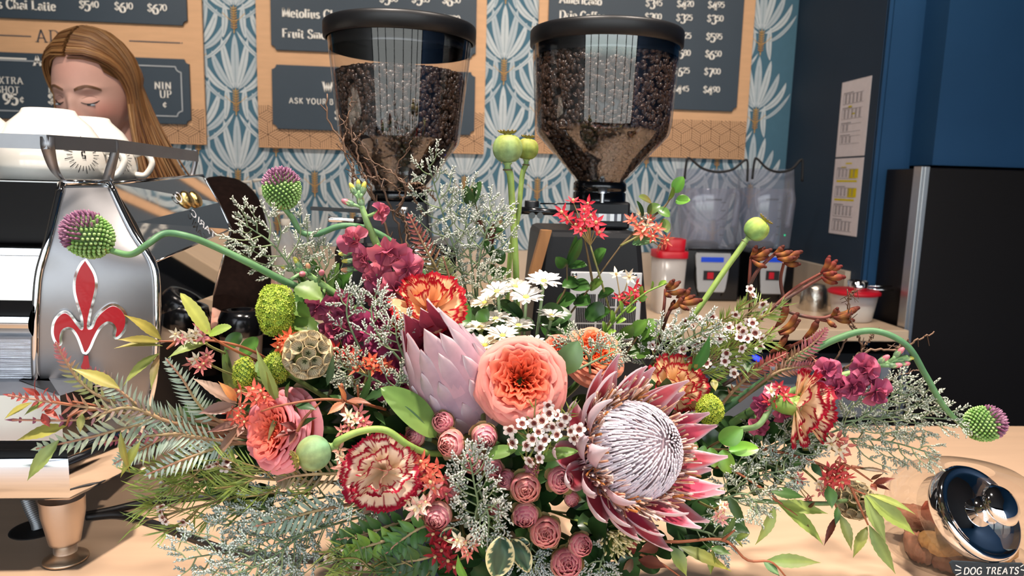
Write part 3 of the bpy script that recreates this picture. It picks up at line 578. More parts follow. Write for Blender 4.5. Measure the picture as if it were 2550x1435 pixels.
# hose and cables
t = thing('hose', 'braided steel hose dropping through the counter hole', 'hose', (gx, gy, ZC))
b = MB(); pts = spl([P(96, 1318, gy), P(92, 1300, gy + .002), P(78, 1270, gy + .006), P(66, 1240, gy + .01)], 40); b.tube(pts, .0072, np.array([h('#8d9092') if k % 2 else h('#4c4e50') for k in range(40)]), 10); b.obj('braid', mat('steel_braid', rough=.4, metal=.6), t)
def cable(label, pts, r=.0042):
    b = MB(); b.tube(spl(np.array([[*PZ(x, y, ZC + .0045)[:2], ZC + r + .0004 + dz] for x, y, dz in pts]), 60), r, h('#0d0d0e'), 10); tag(b.obj('power_cable', m_rubber), label, 'cable', 'black cables on the counter')
cable('black cable looping from under the machine toward the vase front', [(215, 1288, 0), (300, 1282, 0), (370, 1300, 0), (470, 1335, 0), (560, 1368, 0), (700, 1388, 0), (830, 1392, 0), (1010, 1388, 0)])
cable('black cable rising behind the machine leg into the foliage', [(215, 1283, 0), (280, 1270, 0), (360, 1252, 0), (470, 1240, 0), (600, 1232, 0)])
# cups
m_logo = mat('cup_print', h('#17181a'), .4)
def cup(name, label, c, R_, H_, handle, logo=None):
    t = thing(name, label, 'cup', c, 'white cups on top of the machine'); c = np.array(c)
    pr = [(.0001, H_ - .003), (R_ * .40, H_ - .003), (R_ * .42, H_), (R_ * .46, H_ - .001), (R_ * .5, H_ - .006), (R_ * .72, H_ * .78), (R_ * .9, H_ * .58), (R_ * .985, H_ * .38), (R_, H_ * .2), (R_ * .99, 0), (R_ * .955, .001), (R_ * .95, H_ * .3), (R_ * .6, H_ * .8), (.0001, H_ - .012)]
    b = MB(); b.lathe(pr, (1, 1, 1), 48, o=c); b.obj('bowl', m_ceram, t)
    d = nrm(np.array([cos(handle), sin(handle), 0])); z = np.array([0, 0, 1.])
    b = MB(); b.tube(spl([c + d * R_ * .97 + z * H_ * .42, c + d * (R_ + .012) + z * H_ * .46, c + d * (R_ + .021) + z * H_ * .3, c + d * (R_ + .012) + z * H_ * .1, c + d * R_ * .985 + z * H_ * .09], 24), [.0046, .0042, .004, .0042, .0046], (1, 1, 1), 10); b.obj('handle', m_ceram, t)
    if logo is not None:
        b = MB(); a0 = logo
        def on(th, zz, off=.0006):
            rr = np.interp(zz, [0, H_ * .2, H_ * .38, H_ * .58, H_ * .78], [R_ * .99, R_, R_ * .985, R_ * .9, R_ * .72]) + off; return c + np.array([rr * cos(th), rr * sin(th), zz])
        for k in range(26):
            a = k * 2 * pi / 26; r0 = .013; r1 = .019 if k % 2 else .022
            p = [on(a0 + cos(a + s_) * r / R_, H_ * .36 + sin(a + s_) * r) for r, s_ in ((r0, .03), (r0, -.03), (r1, -.02), (r1, .02))]; i = b.verts(np.array(p), (1, 1, 1)); b.N.append([i, i + 1, i + 2, i + 3])
        for kind, pts in GL['5'][1]:
            for i in range(len(pts) - 1):
                q = [(pts[i] - [3, 5]) * -.00085, (pts[i + 1] - [3, 5]) * -.00085]
                for w in (0,):
                    e = nrm(np.array([*(q[1] - q[0])])); n2 = np.array([-e[1], e[0]]) * (.0009 if abs(e[1]) > .5 else .0004)
                    p = [on(a0 + (s[0]) / R_, H_ * .36 + s[1]) for s in (q[0] - n2, q[0] + n2, q[1] + n2, q[1] - n2)]; j = b.verts(np.array(p), (1, 1, 1)); b.N.append([j, j + 1, j + 2, j + 3])
        b.obj('printed_dial', m_logo, t, False)
hc = P(132, 440, .93)[0]
cup('cup', 'upturned white cup with black dial print, nearest the rail corner', (hc, .93, ZT + .001), .0605, .084, radians(6), radians(-30))
cup('cup', 'upturned white cup with dial print, behind and right of the corner cup', (P(224, 440, 1.052)[0], 1.052, ZT + .001), .0600, .084, radians(6), radians(-26))
cup('cup', 'upturned white cup cut by the left edge of the photo', (P(-70, 440, .96)[0], .96, ZT + .001), .0605, .084, radians(200), None)
# ================================================================ tumblers beside the machine
m_tumb = mat('bronze_lacquer', (.50, .40, .31), .42, .45, var=.06, scale=30)
def tumbler(label, x, yb, Y, r):
    c = np.array([P(x, 800, Y)[0], Y, ZC]); H_ = P(x, yb, Y)[2] - ZC
    t = thing('travel_tumbler', label, 'tumbler', c, 'lidded steel tumblers'); b = MB()
    b.lathe([(.0001, 0), (r * .68, 0), (r * .7, .003), (r * .98, H_ * .84)], (1, 1, 1), 36, o=c); b.obj('body', m_tumb, t)
    b = MB(); b.lathe([(r * 1.0, H_ * .82), (r * 1.04, H_ * .83), (r * 1.04, H_ * .93), (r * .97, H_ * .96), (r * .86, H_), (r * .6, H_), (r * .55, H_ * .985), (.0001, H_ * .985)], (1, 1, 1), 36, o=c); b.obj('lid', m_blackg, t)
tumbler('bronze steel tumbler with glossy black lid, right of the machine', 600, 772, 1.13, .0325)
tumbler('bronze steel tumbler with black lid, half hidden behind the machine corner', 412, 788, 1.13, .030)
# ================================================================ grinders
def beans(name, root, prof, zt, ztop_fn, c, n, seed):
    """heap of roasted beans filling a hopper profile (r(z)) up to ztop_fn"""
    r_ = random.Random(seed); b = MB(); zs = np.array([p[1] for p in prof]); rs = np.array([p[0] for p in prof])
    core = [(max(r - .006, .001), z) for r, z in prof if z <= zt] + [(np.interp(zt, zs, rs) - .008, zt - .004), (.0001, zt + .004)]
    b.lathe(core, h('#140c09'), 32, o=c)
    L_, W_, H_ = .0052, .0040, .0030; cols = [h('#3a261d'), h('#2c1c16'), h('#402b20'), h('#221613'), h('#34241d')]
    def put(p, nn):
        a = r_.uniform(0, 2 * pi); fr = frame(nn + np.array([r_.gauss(0, .35) for _ in range(3)]))
        X = fr[:, 0] * cos(a) + fr[:, 1] * sin(a); Y = np.cross(fr[:, 2], X); M = np.stack([X, Y, fr[:, 2]], 1); s = r_.uniform(.85, 1.12); col = lerp(r_.choice(cols), r_.choice(cols), .5)
        b.ell(p, M, (L_ * s, W_ * s, H_ * s), col, 7, 5)
        cr = np.array([[x * L_ * s * .8, y, H_ * s * (1.0 - .32 * (x * x))] for x, y in ((-1, .0002), (-.4, .0006), (.4, -.0006), (1, .0002))]) @ M.T + p
        b.tube(cr, .00045, h('#5c4433'), 3, False)
    z0, z1 = zs.min(), zt
    for i in range(n):
        z = z0 + (z1 - z0) * (i + .5) / n if False else r_.uniform(z0, z1) ; rr = np.interp(z, zs, rs)
        if r_.random() > rr / rs.max() + .05: continue
        a = r_.uniform(0, 2 * pi); dr = np.interp(z + .002, zs, rs) - np.interp(z - .002, zs, rs); nn = nrm([cos(a), sin(a), -dr / .004])
        put(c + np.array([(rr - .0045) * cos(a), (rr - .0045) * sin(a), z]) , nn)
    for i in range(n // 3):
        a = r_.uniform(0, 2 * pi); q = sqrt(r_.random()) * (np.interp(zt, zs, rs) - .006); put(c + np.array([q * cos(a), q * sin(a), zt + .003 + ztop_fn(q / .1)]), np.array([0, 0, 1.]))
    o = b.obj(name, m_bean, root); o['kind'] = 'stuff'; return o
def hopper(root, c, lid_r, prof, zt, seed, n, topf):
    b = MB(); zl = prof[-1][1]
    b.lathe([(lid_r - .004, zl - .008), (lid_r, zl - .006), (lid_r + .0004, zl + .0095), (lid_r + .0003, zl + .0130), (lid_r - .0012, zl + .0152), (lid_r - .003, zl + .0160), (lid_r - .006, zl + .0162), (.0001, zl + .0165)], (1, 1, 1), 64, o=c); l = b.obj('lid', m_black, root)
    b = MB(); b.lathe(prof, (1, 1, 1), 72, o=c); hp = b.obj('hopper', m_glass, root)
    b = MB(); b.lathe([(prof[-1][0] - .003, zl - .022), (prof[-1][0] - .0025, zl), (prof[-1][0] - .005, zl), (prof[-1][0] - .006, zl - .022)], (1, 1, 1), 64, o=c); b.obj('lid_skirt', m_blackg, l)
    inner = [(max(r - .0025, .002), z) for r, z in prof]
    o = beans('coffee_beans', None, inner, zt, topf, c, n, seed); tag(o, 'dark roasted coffee beans heaped in the ' + ('left cone-sided' if seed == 3 else 'right straight-sided') + ' hopper', 'coffee beans')
# left grinder
GY = 1.09; gc = np.array([P(996, 300, GY)[0], GY, 0.])
t = thing('coffee_grinder', 'left black coffee grinder with a tapering clear bean hopper', 'grinder', (gc[0], GY, ZC), 'coffee grinders on the counter')
z_ = lambda y, x=996, Y=GY: P(x, y, Y)[2]
hopper(t, gc, .1085, [(.039, z_(478)), (.041, z_(462)), (.056, z_(430)), (.086, z_(356)), (.0875, z_(346)), (.1035, z_(92))], P(996, 168, GY - .085)[2], 3, 3300, lambda q: .010 * (1 - q * q) - .004)
b = MB(); b.lathe([(.0001, z_(476)), (.041, z_(476)), (.0425, z_(482)), (.0425, z_(500)), (.040, z_(504))], (1, 1, 1), 40, o=gc); b.obj('hopper_collar', m_blackg, t)
b = MB(); cz = [(z_(500), .041), (z_(520), .043), (z_(560), .046), (z_(600), .047), (z_(660), .047)]
for i in range(len(cz) - 1):
    k = b.verts(np.array([[gc[0] + sx * r, GY + sy * r * 1.1, z] for z, r in (cz[i], cz[i + 1]) for sx, sy in ((-1, -1), (1, -1), (1, 1), (-1, 1))]), (1, 1, 1)); b.Q.append(np.array([[0, 4, 5, 1], [1, 5, 6, 2], [2, 6, 7, 3], [3, 7, 4, 0]]) + k)
b.obj('neck', m_anod, t, False, bevel=.004)
b = MB(); b.box((gc[0] - .085, GY - .075, ZC), (gc[0] + .085, GY + .10, z_(598))); b.obj('body', m_blackg, t, False, bevel=.012)
b = MB(); b.lathe([(.047, ZC + .05), (.0485, z_(640)), (.047, z_(603)), (.0001, z_(600))], (1, 1, 1), 40, o=(P(1052, 640, GY - .07)[0] - .004, GY - .05, 0)); b.obj('chrome_front', m_chrome, t)
b = MB(); q = P(1005, 530, GY - .05); b.lathe([(.0001, 0), (.004, 0), (.004, .014)], (1, 1, 1), 14, o=q - [0, 0, .014]); b.lathe([(.006, 0), (.006, .008), (.0001, .008)], (1, 1, 1), 20, o=q); b.obj('release_knob', m_steel, t)
b = MB(); y_ = GY - .03; A = spl([P(775, 520, y_), P(850, 524, y_), P(935, 529, y_)], 8); G = np.stack([A + [0, -.006, .003], A + [0, -.006, -.002], A + [0, .006, -.002], A + [0, .006, .003]], 1); b.grid(G, (1, 1, 1), cv=True); b.N.append([0, 1, 2, 3]); b.obj('side_lever', m_black, t, False)
b = MB(); b.tube(np.array([P(818, 546, y_ - .01), P(822, 546, y_ - .01), P(882, 550, y_ - .01), P(930, 553, y_ - .01)]), [.0042, .0042, .003, .003], (1, 1, 1), 12); b.obj('dose_lever', m_chrome, t)
b = MB(); b.tube(np.array([P(882, 551, y_ - .01), P(905, 552, y_ - .01)]), .0065, (1, 1, 1), 14); b.obj('knurled_nut', m_black, t)
# right grinder
GY2 = 1.06; gc2 = np.array([P(1501, 300, GY2)[0], GY2, 0.]); z2 = lambda y, x=1501: P(x, y, GY2)[2]
t = thing('coffee_grinder', 'right black coffee grinder with straight-sided hopper and perforated steel plate', 'grinder', (gc2[0], GY2, ZC), 'coffee grinders on the counter')
hopper(t, gc2, .1085, [(.036, z2(456)), (.038, z2(446)), (.062, z2(400)), (.0945, z2(338)), (.0965, z2(328)), (.0985, z2(310)), (.1055, z2(108))], P(1501, 138, GY2 - .02)[2], 5, 3600, lambda q: .004 * (1 - q))
b = MB(); b.lathe([(.0001, z2(452)), (.036, z2(452)), (.0385, z2(458)), (.039, z2(474)), (.036, z2(478)), (.0385, z2(481)), (.0385, z2(506))], (1, 1, 1), 40, o=gc2); b.obj('hopper_collar', m_blackg, t)
X_ = lambda x, Y=GY2 - .05: P(x, 520, Y)[0]
b = MB(); b.box((gc2[0] - .036, GY2 - .045, z2(566)), (gc2[0] + .037, GY2 + .05, z2(500))); b.obj('neck', m_anod, t, False, bevel=.004)
zb0, zb1 = ZC, z2(568); Yf = GY2 - .075
b = MB(); tp = [P(1352, 566, Yf)[0], P(1598, 566, Yf)[0]]; bt = [P(1318, 880, Yf)[0], P(1622, 880, Yf)[0]]; zz = P(1470, 880, Yf)[2]; f0 = [tp[0] + (bt[0] - tp[0]) * (zb1 - ZC) / (zb1 - zz), tp[1] + (bt[1] - tp[1]) * (zb1 - ZC) / (zb1 - zz)]
V = np.array([[f0[0], Yf, ZC], [f0[1], Yf, ZC], [f0[1], GY2 + .1, ZC], [f0[0], GY2 + .1, ZC], [tp[0], Yf, zb1], [tp[1], Yf, zb1], [tp[1], GY2 + .1, zb1], [tp[0], GY2 + .1, zb1]]); k = b.verts(V, (1, 1, 1)); b.Q.append(np.array([[0, 1, 5, 4], [1, 2, 6, 5], [2, 3, 7, 6], [3, 0, 4, 7], [4, 5, 6, 7], [3, 2, 1, 0]]) + k); b.obj('body', m_anod, t, False, bevel=.009)
b = MB(); A = np.array([P(1362, 574, Yf - .004), P(1330, 690, Yf - .004)]); d = np.array([.007, 0, 0]); b.grid(np.stack([A - d, A + d, A + d + [0, .02, 0], A - d + [0, .02, 0]], 1), (1, 1, 1), cv=True); b.N.append([0, 1, 2, 3]); b.obj('wooden_strip', mat('brown_wood', h('#8c6238'), .5, var=.2, scale=60, stretch=(1, 1, .2)), t, False)
b = MB(); p0 = P(1421, 676, Yf - .002); p1 = P(1590, 850, Yf - .002); b.box((p0[0], Yf - .0045, p1[2]), (p1[0], Yf - .0015, p0[2])); pl = b.obj('perforated_plate', mat('plate_steel', (.60, .62, .64), .38, .55), t, False, bevel=.003)
b = MB()
for i in range(34):
    for j in range(32):
        if i in (11, 22) or j in (0, 9, 20, 30): continue
        x = lerp(p0[0] + .010, p1[0] - .008, i / 33); z = lerp(p0[2] - .030, p1[2] + .002, j / 31); s_ = .00105; q = b.verts(np.array([[x - s_, Yf - .0047, z - s_], [x + s_, Yf - .0047, z - s_], [x + s_, Yf - .0047, z + s_], [x - s_, Yf - .0047, z + s_]]), (1, 1, 1)); b.Q.append(np.array([[0, 1, 2, 3]]) + q)
b.obj('perforation', m_black, pl, False)
for x, y in ((1431, 686), (1580, 688)):
    b = MB(); q = P(x, y, Yf - .005); b.lathe([(.0001, .003), (.0025, .0026), (.004, .0012), (.0042, 0)], (1, 1, 1), 16, M=frame([0, -1, 0]), o=q + [0, .0006, 0]); b.obj('rivet', m_chrome, pl)
b = MB(); q = P(1501, 466, GY2 - .043); b.lathe([(.0062, -.009), (.0062, .0), (.0001, 0)], (1, 1, 1), 20, o=q); b.lathe([(.0032, -.022), (.0032, -.008)], (1, 1, 1), 12, o=q); b.obj('release_knob', m_steel, t)
yl = GY2 - .055
b = MB(); b.tube(np.array([P(1298, 524, yl), P(1345, 527, yl), P(1420, 531, yl)]), [.0052, .0050, .0032], (1, 1, 1), 12); b.tube(np.array([P(1345, 507, yl + .01), P(1450, 508, yl + .01)]), .0012, (1, 1, 1), 6); b.obj('adjusting_arm', m_blackg, t)
b = MB(); q = P(1324, 516, yl + .01); b.lathe([(.0001, .009), (.0098, .009), (.0102, .007), (.0102, 0)], (1, 1, 1), 24, o=q); b.obj('thumb_knob', m_black, t)
for x in (1325, 1345): b = MB(); b.tube(np.array([P(x, 537, yl - .008), P(x, 537, yl + .008)]), .0045, (1, 1, 1), 14); b.obj('roller', m_blackg, t)
b = MB(); zq = z2(537); G = []
for k in range(60): a = k * 2 * pi / 60; r = .052 + (.0012 if k % 2 else 0); G.append([[gc2[0] + r * cos(a), GY2 - .005 + r * sin(a), zq + dz] for dz in (-.005, .005)])
b.grid(np.array(G), (1, 1, 1), cu=True); b.obj('knurled_ring', m_steel, t, False)
# ================================================================ things on the back counter
m_redlid = mat('red_lid', h('#c8182c'), .4, spec=.4, transl=.15)
m_powder = mat('white_powder', h('#e8e2d6'), .9)
def blender(label, xa, xb, Y, tint):
    x0, x1 = P(xa, 650, Y)[0], P(xb, 650, Y)[0]; cx = (x0 + x1) / 2; w = (x1 - x0); zt = lambda y: P((xa + xb) / 2, y, Y)[2]
    t = thing('blender', label, 'blender', (cx, Y + .1, ZC), 'clear-hooded blenders on the back counter')
    zm = zt(620); b = MB(); b.prism([(cx - w / 2, ZC), (cx + w / 2, ZC), (cx + w / 2, zm - .01), (cx + w / 2 - .012, zm), (cx - w / 2 + .012, zm), (cx - w / 2, zm - .01)], Y, Y + .24); b.obj('motor_base', m_blackg, t, False, bevel=.01)
    b = MB()
    for s_ in (-1, 1): A = spl([(cx + s_ * w * .26, Y - .003, zm - .01), (cx + s_ * w * .28, Y - .004, zm - .10), (cx + s_ * w * .20, Y - .003, ZC + .02)], 12); b.tube(A, .004, h('#3a4250'), 8)
    b.obj('front_rib', m_blackg, t)
    k = 1.0; pw = w * .31
    b = MB(); b.prism([(cx - pw * .72, ZC + .035), (cx + pw * .72, ZC + .035), (cx + pw * .8, ZC + .05), (cx + pw, zm - .025), (cx + pw * .95, zm - .015), (cx - pw * .95, zm - .015), (cx - pw, zm - .025), (cx - pw * .8, ZC + .05)], Y - .008, Y - .0005); p_ = b.obj('control_panel', mat('silver_panel', h('#aeb1b4'), .4, .3), t, False, bevel=.002)
    b = MB(); b.box((cx - pw * .68, Y - .0098, zm - .048), (cx + pw * .58, Y - .0085, zm - .03)); b.obj('display', mat('blue_screen', h('#0b2c9c'), .2, emis=h('#1c55e0'), estr=.3), p_, False)
    b = MB(); b.box((cx - pw * .5, Y - .0095, zm - .115), (cx + pw * .45, Y - .0085, zm - .08)); sw = b.obj('switch_plate', m_black, p_, False)
    b = MB(); b.box((cx - pw * .3, Y - .013, zm - .11), (cx + pw * .05, Y - .0096, zm - .086)); b.obj('rocker_switch', m_redlid, p_, False, bevel=.001)
    b = MB(); zh = zt(420); yh = Y + .02
    # clear hood: lower part, then hinged cover
    r0 = w * .56; G = []
    for (fr, z) in ((.95, zm), (1.0, lerp(zm, zh, .3)), (1.04, lerp(zm, zh, .62)), (.98, lerp(zm, zh, .72)), (.90, zh)):
        ring = []
        for kk in range(24):
            a = 2 * pi * kk / 24; ca, sa = cos(a), sin(a); e = 4.; rr = (abs(ca) ** e + abs(sa) ** e) ** (-1 / e); ring.append([cx + r0 * fr * .95 * ca * rr, Y + .12 + .105 * fr * sa * rr, z])
        G.append(ring)
    b.grid(np.array(G), (1, 1, 1), cv=True); hd = b.obj('clear_hood', m_cloud, t)
    b = MB(); b.tube(spl([(cx - w * .54, yh, zt(448)), (cx - w * .52, yh, zt(402)), (cx - w * .46, yh, zt(397)), (cx - w * .26, yh - .01, zt(420)), (cx, yh - .012, zt(428)), (cx + w * .26, yh - .01, zt(420)), (cx + w * .46, yh, zt(397)), (cx + w * .52, yh, zt(402)), (cx + w * .54, yh, zt(450))], 50), .0045, h('#0a0a0c'), 8); b.obj('hood_gasket', m_rubber, hd)
    # pitcher inside
    pz = lambda f: lerp(zm + .005, zt(470), f); b = MB(); G = []
    for fr, f in ((.30, 0), (.34, .15), (.42, .9), (.45, 1.)):
        G.append([[cx - .008 + w * fr * ca * (abs(ca) ** 4 + abs(sa) ** 4) ** -.25, Y + .12 + w * fr * sa * (abs(ca) ** 4 + abs(sa) ** 4) ** -.25, pz(f)] for ca, sa in [(cos(2 * pi * q / 24), sin(2 * pi * q / 24)) for q in range(24)]])
    b.grid(np.array(G), (1, 1, 1), cv=True); pt = b.obj('pitcher', m_cloud, t)
    b = MB(); b.tube(spl([(cx + w * .36, Y + .08, pz(.97)), (cx + w * .50, Y + .08, pz(.93)), (cx + w * .49, Y + .08, pz(.6)), (cx + w * .46, Y + .08, pz(.32))], 14), [.009, .012, .012, .010], (1, 1, 1), 10); b.obj('handle', m_cloud, pt)
    b = MB()
    for kk in range(5): b.box((cx + w * .14, Y + .12 - w * .40, pz(.2 + .14 * kk)), (cx + w * .22, Y + .1195 - w * .40, pz(.2 + .14 * kk) + .003), h('#2a2d33'))
    b.box((cx - w * .14, Y + .12 - w * .42, pz(.8)), (cx + w * .14, Y + .1195 - w * .42, pz(.83)), h('#3a3d44')); b.obj('measure_marks', m_paint, pt, False)
    b = MB(); b.lathe([(w * .28, zm), (w * .28, zm + .012), (w * .2, zm + .02), (.0001, zm + .02)], (1, 1, 1), 24, o=(cx, Y + .12, 0)); b.obj('jar_seat', m_black, t)
    b = MB(); b.box((cx - .05, Y + .17, zm), (cx + .05, Y + .2, zt(440))); return t
tb = blender('left hooded blender with a blue display and silver control panel', 1702, 1846, 2.58, 1)
tb = blender('right hooded blender against the navy wall, kangaroo paw in front', 1868, 1982, 2.56, 2)
b = MB(); q = P(1954, 586, 2.56); b.ell(q, np.eye(3), (.003, .003, .003), (1, 1, 1), 8, 6); b.obj('indicator_light', mat('green_led', h('#0c7a50'), emis=h('#10c080'), estr=1.2), tb)
# tall canister, tub, cup, measuring cup
Yk = 2.35; x0, x1 = P(1626, 690, Yk)[0], P(1700, 690, Yk)[0]; cx = (x0 + x1) / 2; w = x1 - x0
t = thing('storage_canister', 'tall clear canister with red lid beside the left blender', 'canister', (cx, Yk, ZC))
def rbox(b, cx, cy, wx, wy, z0, z1, tap=1., e=5.):
    G = []
    for z, f in ((z0, tap), (z0 + .001, tap), (z1, 1.)):
        G.append([[cx + wx * f * c * (abs(c) ** e + abs(s) ** e) ** (-1 / e), cy + wy * f * s * (abs(c) ** e + abs(s) ** e) ** (-1 / e), z] for c, s in [(cos(2 * pi * q / 32), sin(2 * pi * q / 32)) for q in range(32)]])
    k = b.n; b.grid(np.array(G), (1, 1, 1), cv=True); b.N.append([k + q for q in range(31, -1, -1)]); b.N.append([k + 64 + q for q in range(32)])
zc = P(1663, 640, Yk)[2]
b = MB(); rbox(b, cx, Yk, w / 2, w * .55, ZC + .001, zc, .88); b.obj('jar', m_tub, t)
b = MB(); rbox(b, cx, Yk, w * .53, w * .58, zc, zc + .022); rbox(b, cx + w * .1, Yk, w * .36, w * .42, zc + .0221, P(1675, 594, Yk)[2], .95); b.obj('lid', m_redlid, t)
b = MB(); rbox(b, cx, Yk, w * .40, w * .46, ZC + .003, ZC + .10, .92); b.obj('contents', mat('oat_powder', h('#cbb79b'), .9), t)
Yc = 2.44; q = PZ(2025, 772, ZC); b = MB(); t = thing('steel_cup', 'dented stainless cup turned upside down on the back counter', 'cup', q)
b.lathe([(.047, 0), (.0475, .002), (.046, .05), (.042, .078), (.034, .092), (.0001, .094)], (1, 1, 1), 32, o=q); b.obj('bowl', mat('hammered_steel', (.66, .62, .55), .28, 1., bump=.9, bscale=60), t)
q = PZ(2120, 797, ZC); R_ = .076; zl = .092
t = thing('powder_tub', 'round clear tub of white powder with a red lid', 'tub', q)
b = MB(); b.lathe([(.0001, .001), (R_ * .74, .001), (R_ * .8, .006), (R_ * .97, zl)], (1, 1, 1), 40, o=q); b.obj('tub', m_tub, t)
b = MB(); b.lathe([(.0001, .003), (R_ * .76, .003), (R_ * .88, .05), (R_ * .5, .056), (.0001, .06)], (1, 1, 1), 32, o=q); b.obj('powder', m_powder, t)
b = MB(); b.lathe([(R_ * .98, zl - .006), (R_ * 1.06, zl - .004), (R_ * 1.06, zl + .004), (R_ * .96, zl + .009), (.0001, zl + .009)], (1, 1, 1), 40, o=q); b.obj('lid', m_redlid, t)
q = q + [.004, -.01, zl + .0095]; t = thing('measuring_cup', 'small steel measuring cup lying on the red tub lid', 'measuring cup', q)
b = MB(); b.lathe([(.0001, 0), (.028, 0), (.030, .003), (.031, .030), (.029, .030), (.028, .003), (.0001, .003)], (1, 1, 1), 32, o=q); b.obj('bowl', m_chrome, t)
b = MB(); b.tube(np.array([q + [.028, 0, .006], q + [.06, -.012, .003], q + [.105, -.03, .006]]), [.003, .0035, .0035], (1, 1, 1), 6); b.tube(np.array([q + [.028, .006, .012], q + [.11, -.01, .015]]), .003, (1, 1, 1), 6); b.obj('handle', m_chrome, t)
# clear syrup bottles left of the grinder
def bottle(label, x, y0, Y, r):
    c = np.array([P(x, 600, Y)[0], Y, ZC]); H_ = P(x, y0, Y)[2] - ZC
    t = thing('syrup_bottle', label, 'bottle', c, 'pale pump bottles on the back counter')
    b = MB(); b.lathe([(.0001, 0), (r, 0), (r, H_ * .55), (r * .8, H_ * .68), (r * .4, H_ * .78), (r * .38, H_ * .9)], (1, 1, 1), 24, o=c); b.obj('bottle', glassy('cloudy_bottle', (.9, .92, .94), .1, .45, (.8, .83, .86)), t)
    b = MB(); b.lathe([(r * .44, H_ * .86), (r * .44, H_ * .93), (.0001, H_ * .93)], (1, 1, 1), 16, o=c); b.tube(np.array([c + [0, 0, H_ * .92], c + [0, 0, H_], c + [-r * .9, -.01, H_ * .985]]), .006, (1, 1, 1), 8); b.obj('pump', m_powder, t)
bottle('pale pump bottle behind the barista arm, leftmost of three', 628, 452, 2.55, .036)
bottle('pale pump bottle just left of the upright allium stem', 658, 447, 2.70, .036)
bottle('shorter pale pump bottle right behind the upright allium stem', 712, 530, 2.45, .034)
# cookie jar of dog treats
# ================================================================ cookie jar of dog treats
m_lid = mat('mirror_lid', (.82, .83, .85), .04, 1.)
JC = np.array([*PZ(2395, 1420, ZC)[:2], ZC + .001]); JC[1] += .035; JC[0] = P(2385, 1400, JC[1])[0]
t = thing('cookie_jar', 'clear glass jar with tilted chrome lid holding dog treats', 'jar', JC)
b = MB(); R_ = .088; jp = [(.0001, 0), (R_ * .80, 0), (R_ * .93, .004), (R_, .02), (R_, .050), (R_ * .97, .071), (R_ * .86, .090), (R_ * .64, .101), (R_ * .3, .104)]
b.lathe(jp, (1, 1, 1), 64, o=JC, sy=.86); b.obj('glass_body', m_glassj, t)
ld = cd(.30, .52, .80); lc = P(2438, 1276, JC[1] - .052); lf = frame(ld); lR = .0505
b = MB(); b.lathe([(lR * .98, -.030), (lR * 1.02, -.026), (lR * .95, -.004), (lR * .99, .0)], (1, 1, 1), 56, M=lf, o=lc - ld * .004); b.obj('glass_neck', m_glassj, t)
b = MB(); b.lathe([(lR * 1.0, -.016), (lR * 1.04, -.012), (lR * 1.04, -.001), (lR * 1.0, .003), (lR * .93, .004), (lR * .88, .001), (lR * .80, .001), (lR * .6, .006), (lR * .34, .009), (lR * .30, .0095), (.0001, .0095)], (1, 1, 1), 72, M=lf, o=lc); l = b.obj('lid', m_lid, t)
b = MB(); b.lathe([(lR * .32, .009), (lR * .2, .012), (lR * .14, .018), (lR * .16, .024), (lR * .42, .026), (lR * .44, .0285), (lR * .36, .034), (lR * .2, .0372), (.0001, .038)], (1, 1, 1), 48, M=lf, o=lc); b.obj('lid_knob', m_lid, l)
# painted label
Yl = JC[1] - R_ * .86 - .012
b = MB(); A = [P(x, y, Yl) for x, y in ((2366, 1404), (2373, 1398), (2455, 1403), (2547, 1404), (2552, 1410), (2551, 1432), (2544, 1440), (2388, 1437), (2375, 1428))]
nl = nrm(np.cross(A[2] - A[0], A[5] - A[0])); k = b.verts(np.array(A + [a + [0, .002, 0] for a in A]), h('#23313a')); n9 = len(A)
b.N.append([k + i for i in range(n9)]); b.N.append([k + n9 + i for i in range(n9 - 1, -1, -1)])
for i in range(n9): b.N.append([k + i, k + n9 + i, k + n9 + (i + 1) % n9, k + (i + 1) % n9])
lb = b.obj('label', m_paint, t, False)
b = MB(); q = P(2399, 1431, Yl - .0008); dx = nrm(P(2540, 1430, Yl) - P(2399, 1431, Yl)); s_ = np.linalg.norm(P(2538, 1430, Yl) - P(2399, 1431, Yl))
Mx = np.stack([dx, [0, 1, 0], nrm(np.cross([0, 1, 0], dx) * -1)], 1); Mx[:, 2] = Mx[:, 2] if Mx[2, 2] > 0 else -Mx[:, 2]
wcol = h('#eef0ee'); e_ = text(MB(), 'DOG TREATS', 0, 0, .01, 0, wcol, serif=False, track=1.4); text(b, 'DOG TREATS', 0, 0, .01 * s_ / e_, 0, wcol, 1.7, 1.5, 1.4, False, Mx, q)
for (xa, ya, xb, yb) in ((2380, 1408, 2394, 1415), (2378, 1420, 2393, 1421), (2380, 1433, 2394, 1427), (2541, 1412, 2549, 1407), (2542, 1419, 2551, 1421)):
    p0, p1 = P(xa, ya, Yl - .0008), P(xb, yb, Yl - .0008); w_ = np.array([0, 0, .0006]); k = b.verts(np.array([p0 - w_, p0 + w_, p1 + w_, p1 - w_]), wcol); b.N.append([k, k + 3, k + 2, k + 1])
b.obj('lettering', m_letter, lb, False)
m_bisc = mat('biscuit', rough=.85, var=.22, scale=120, bump=.5, bscale=220)
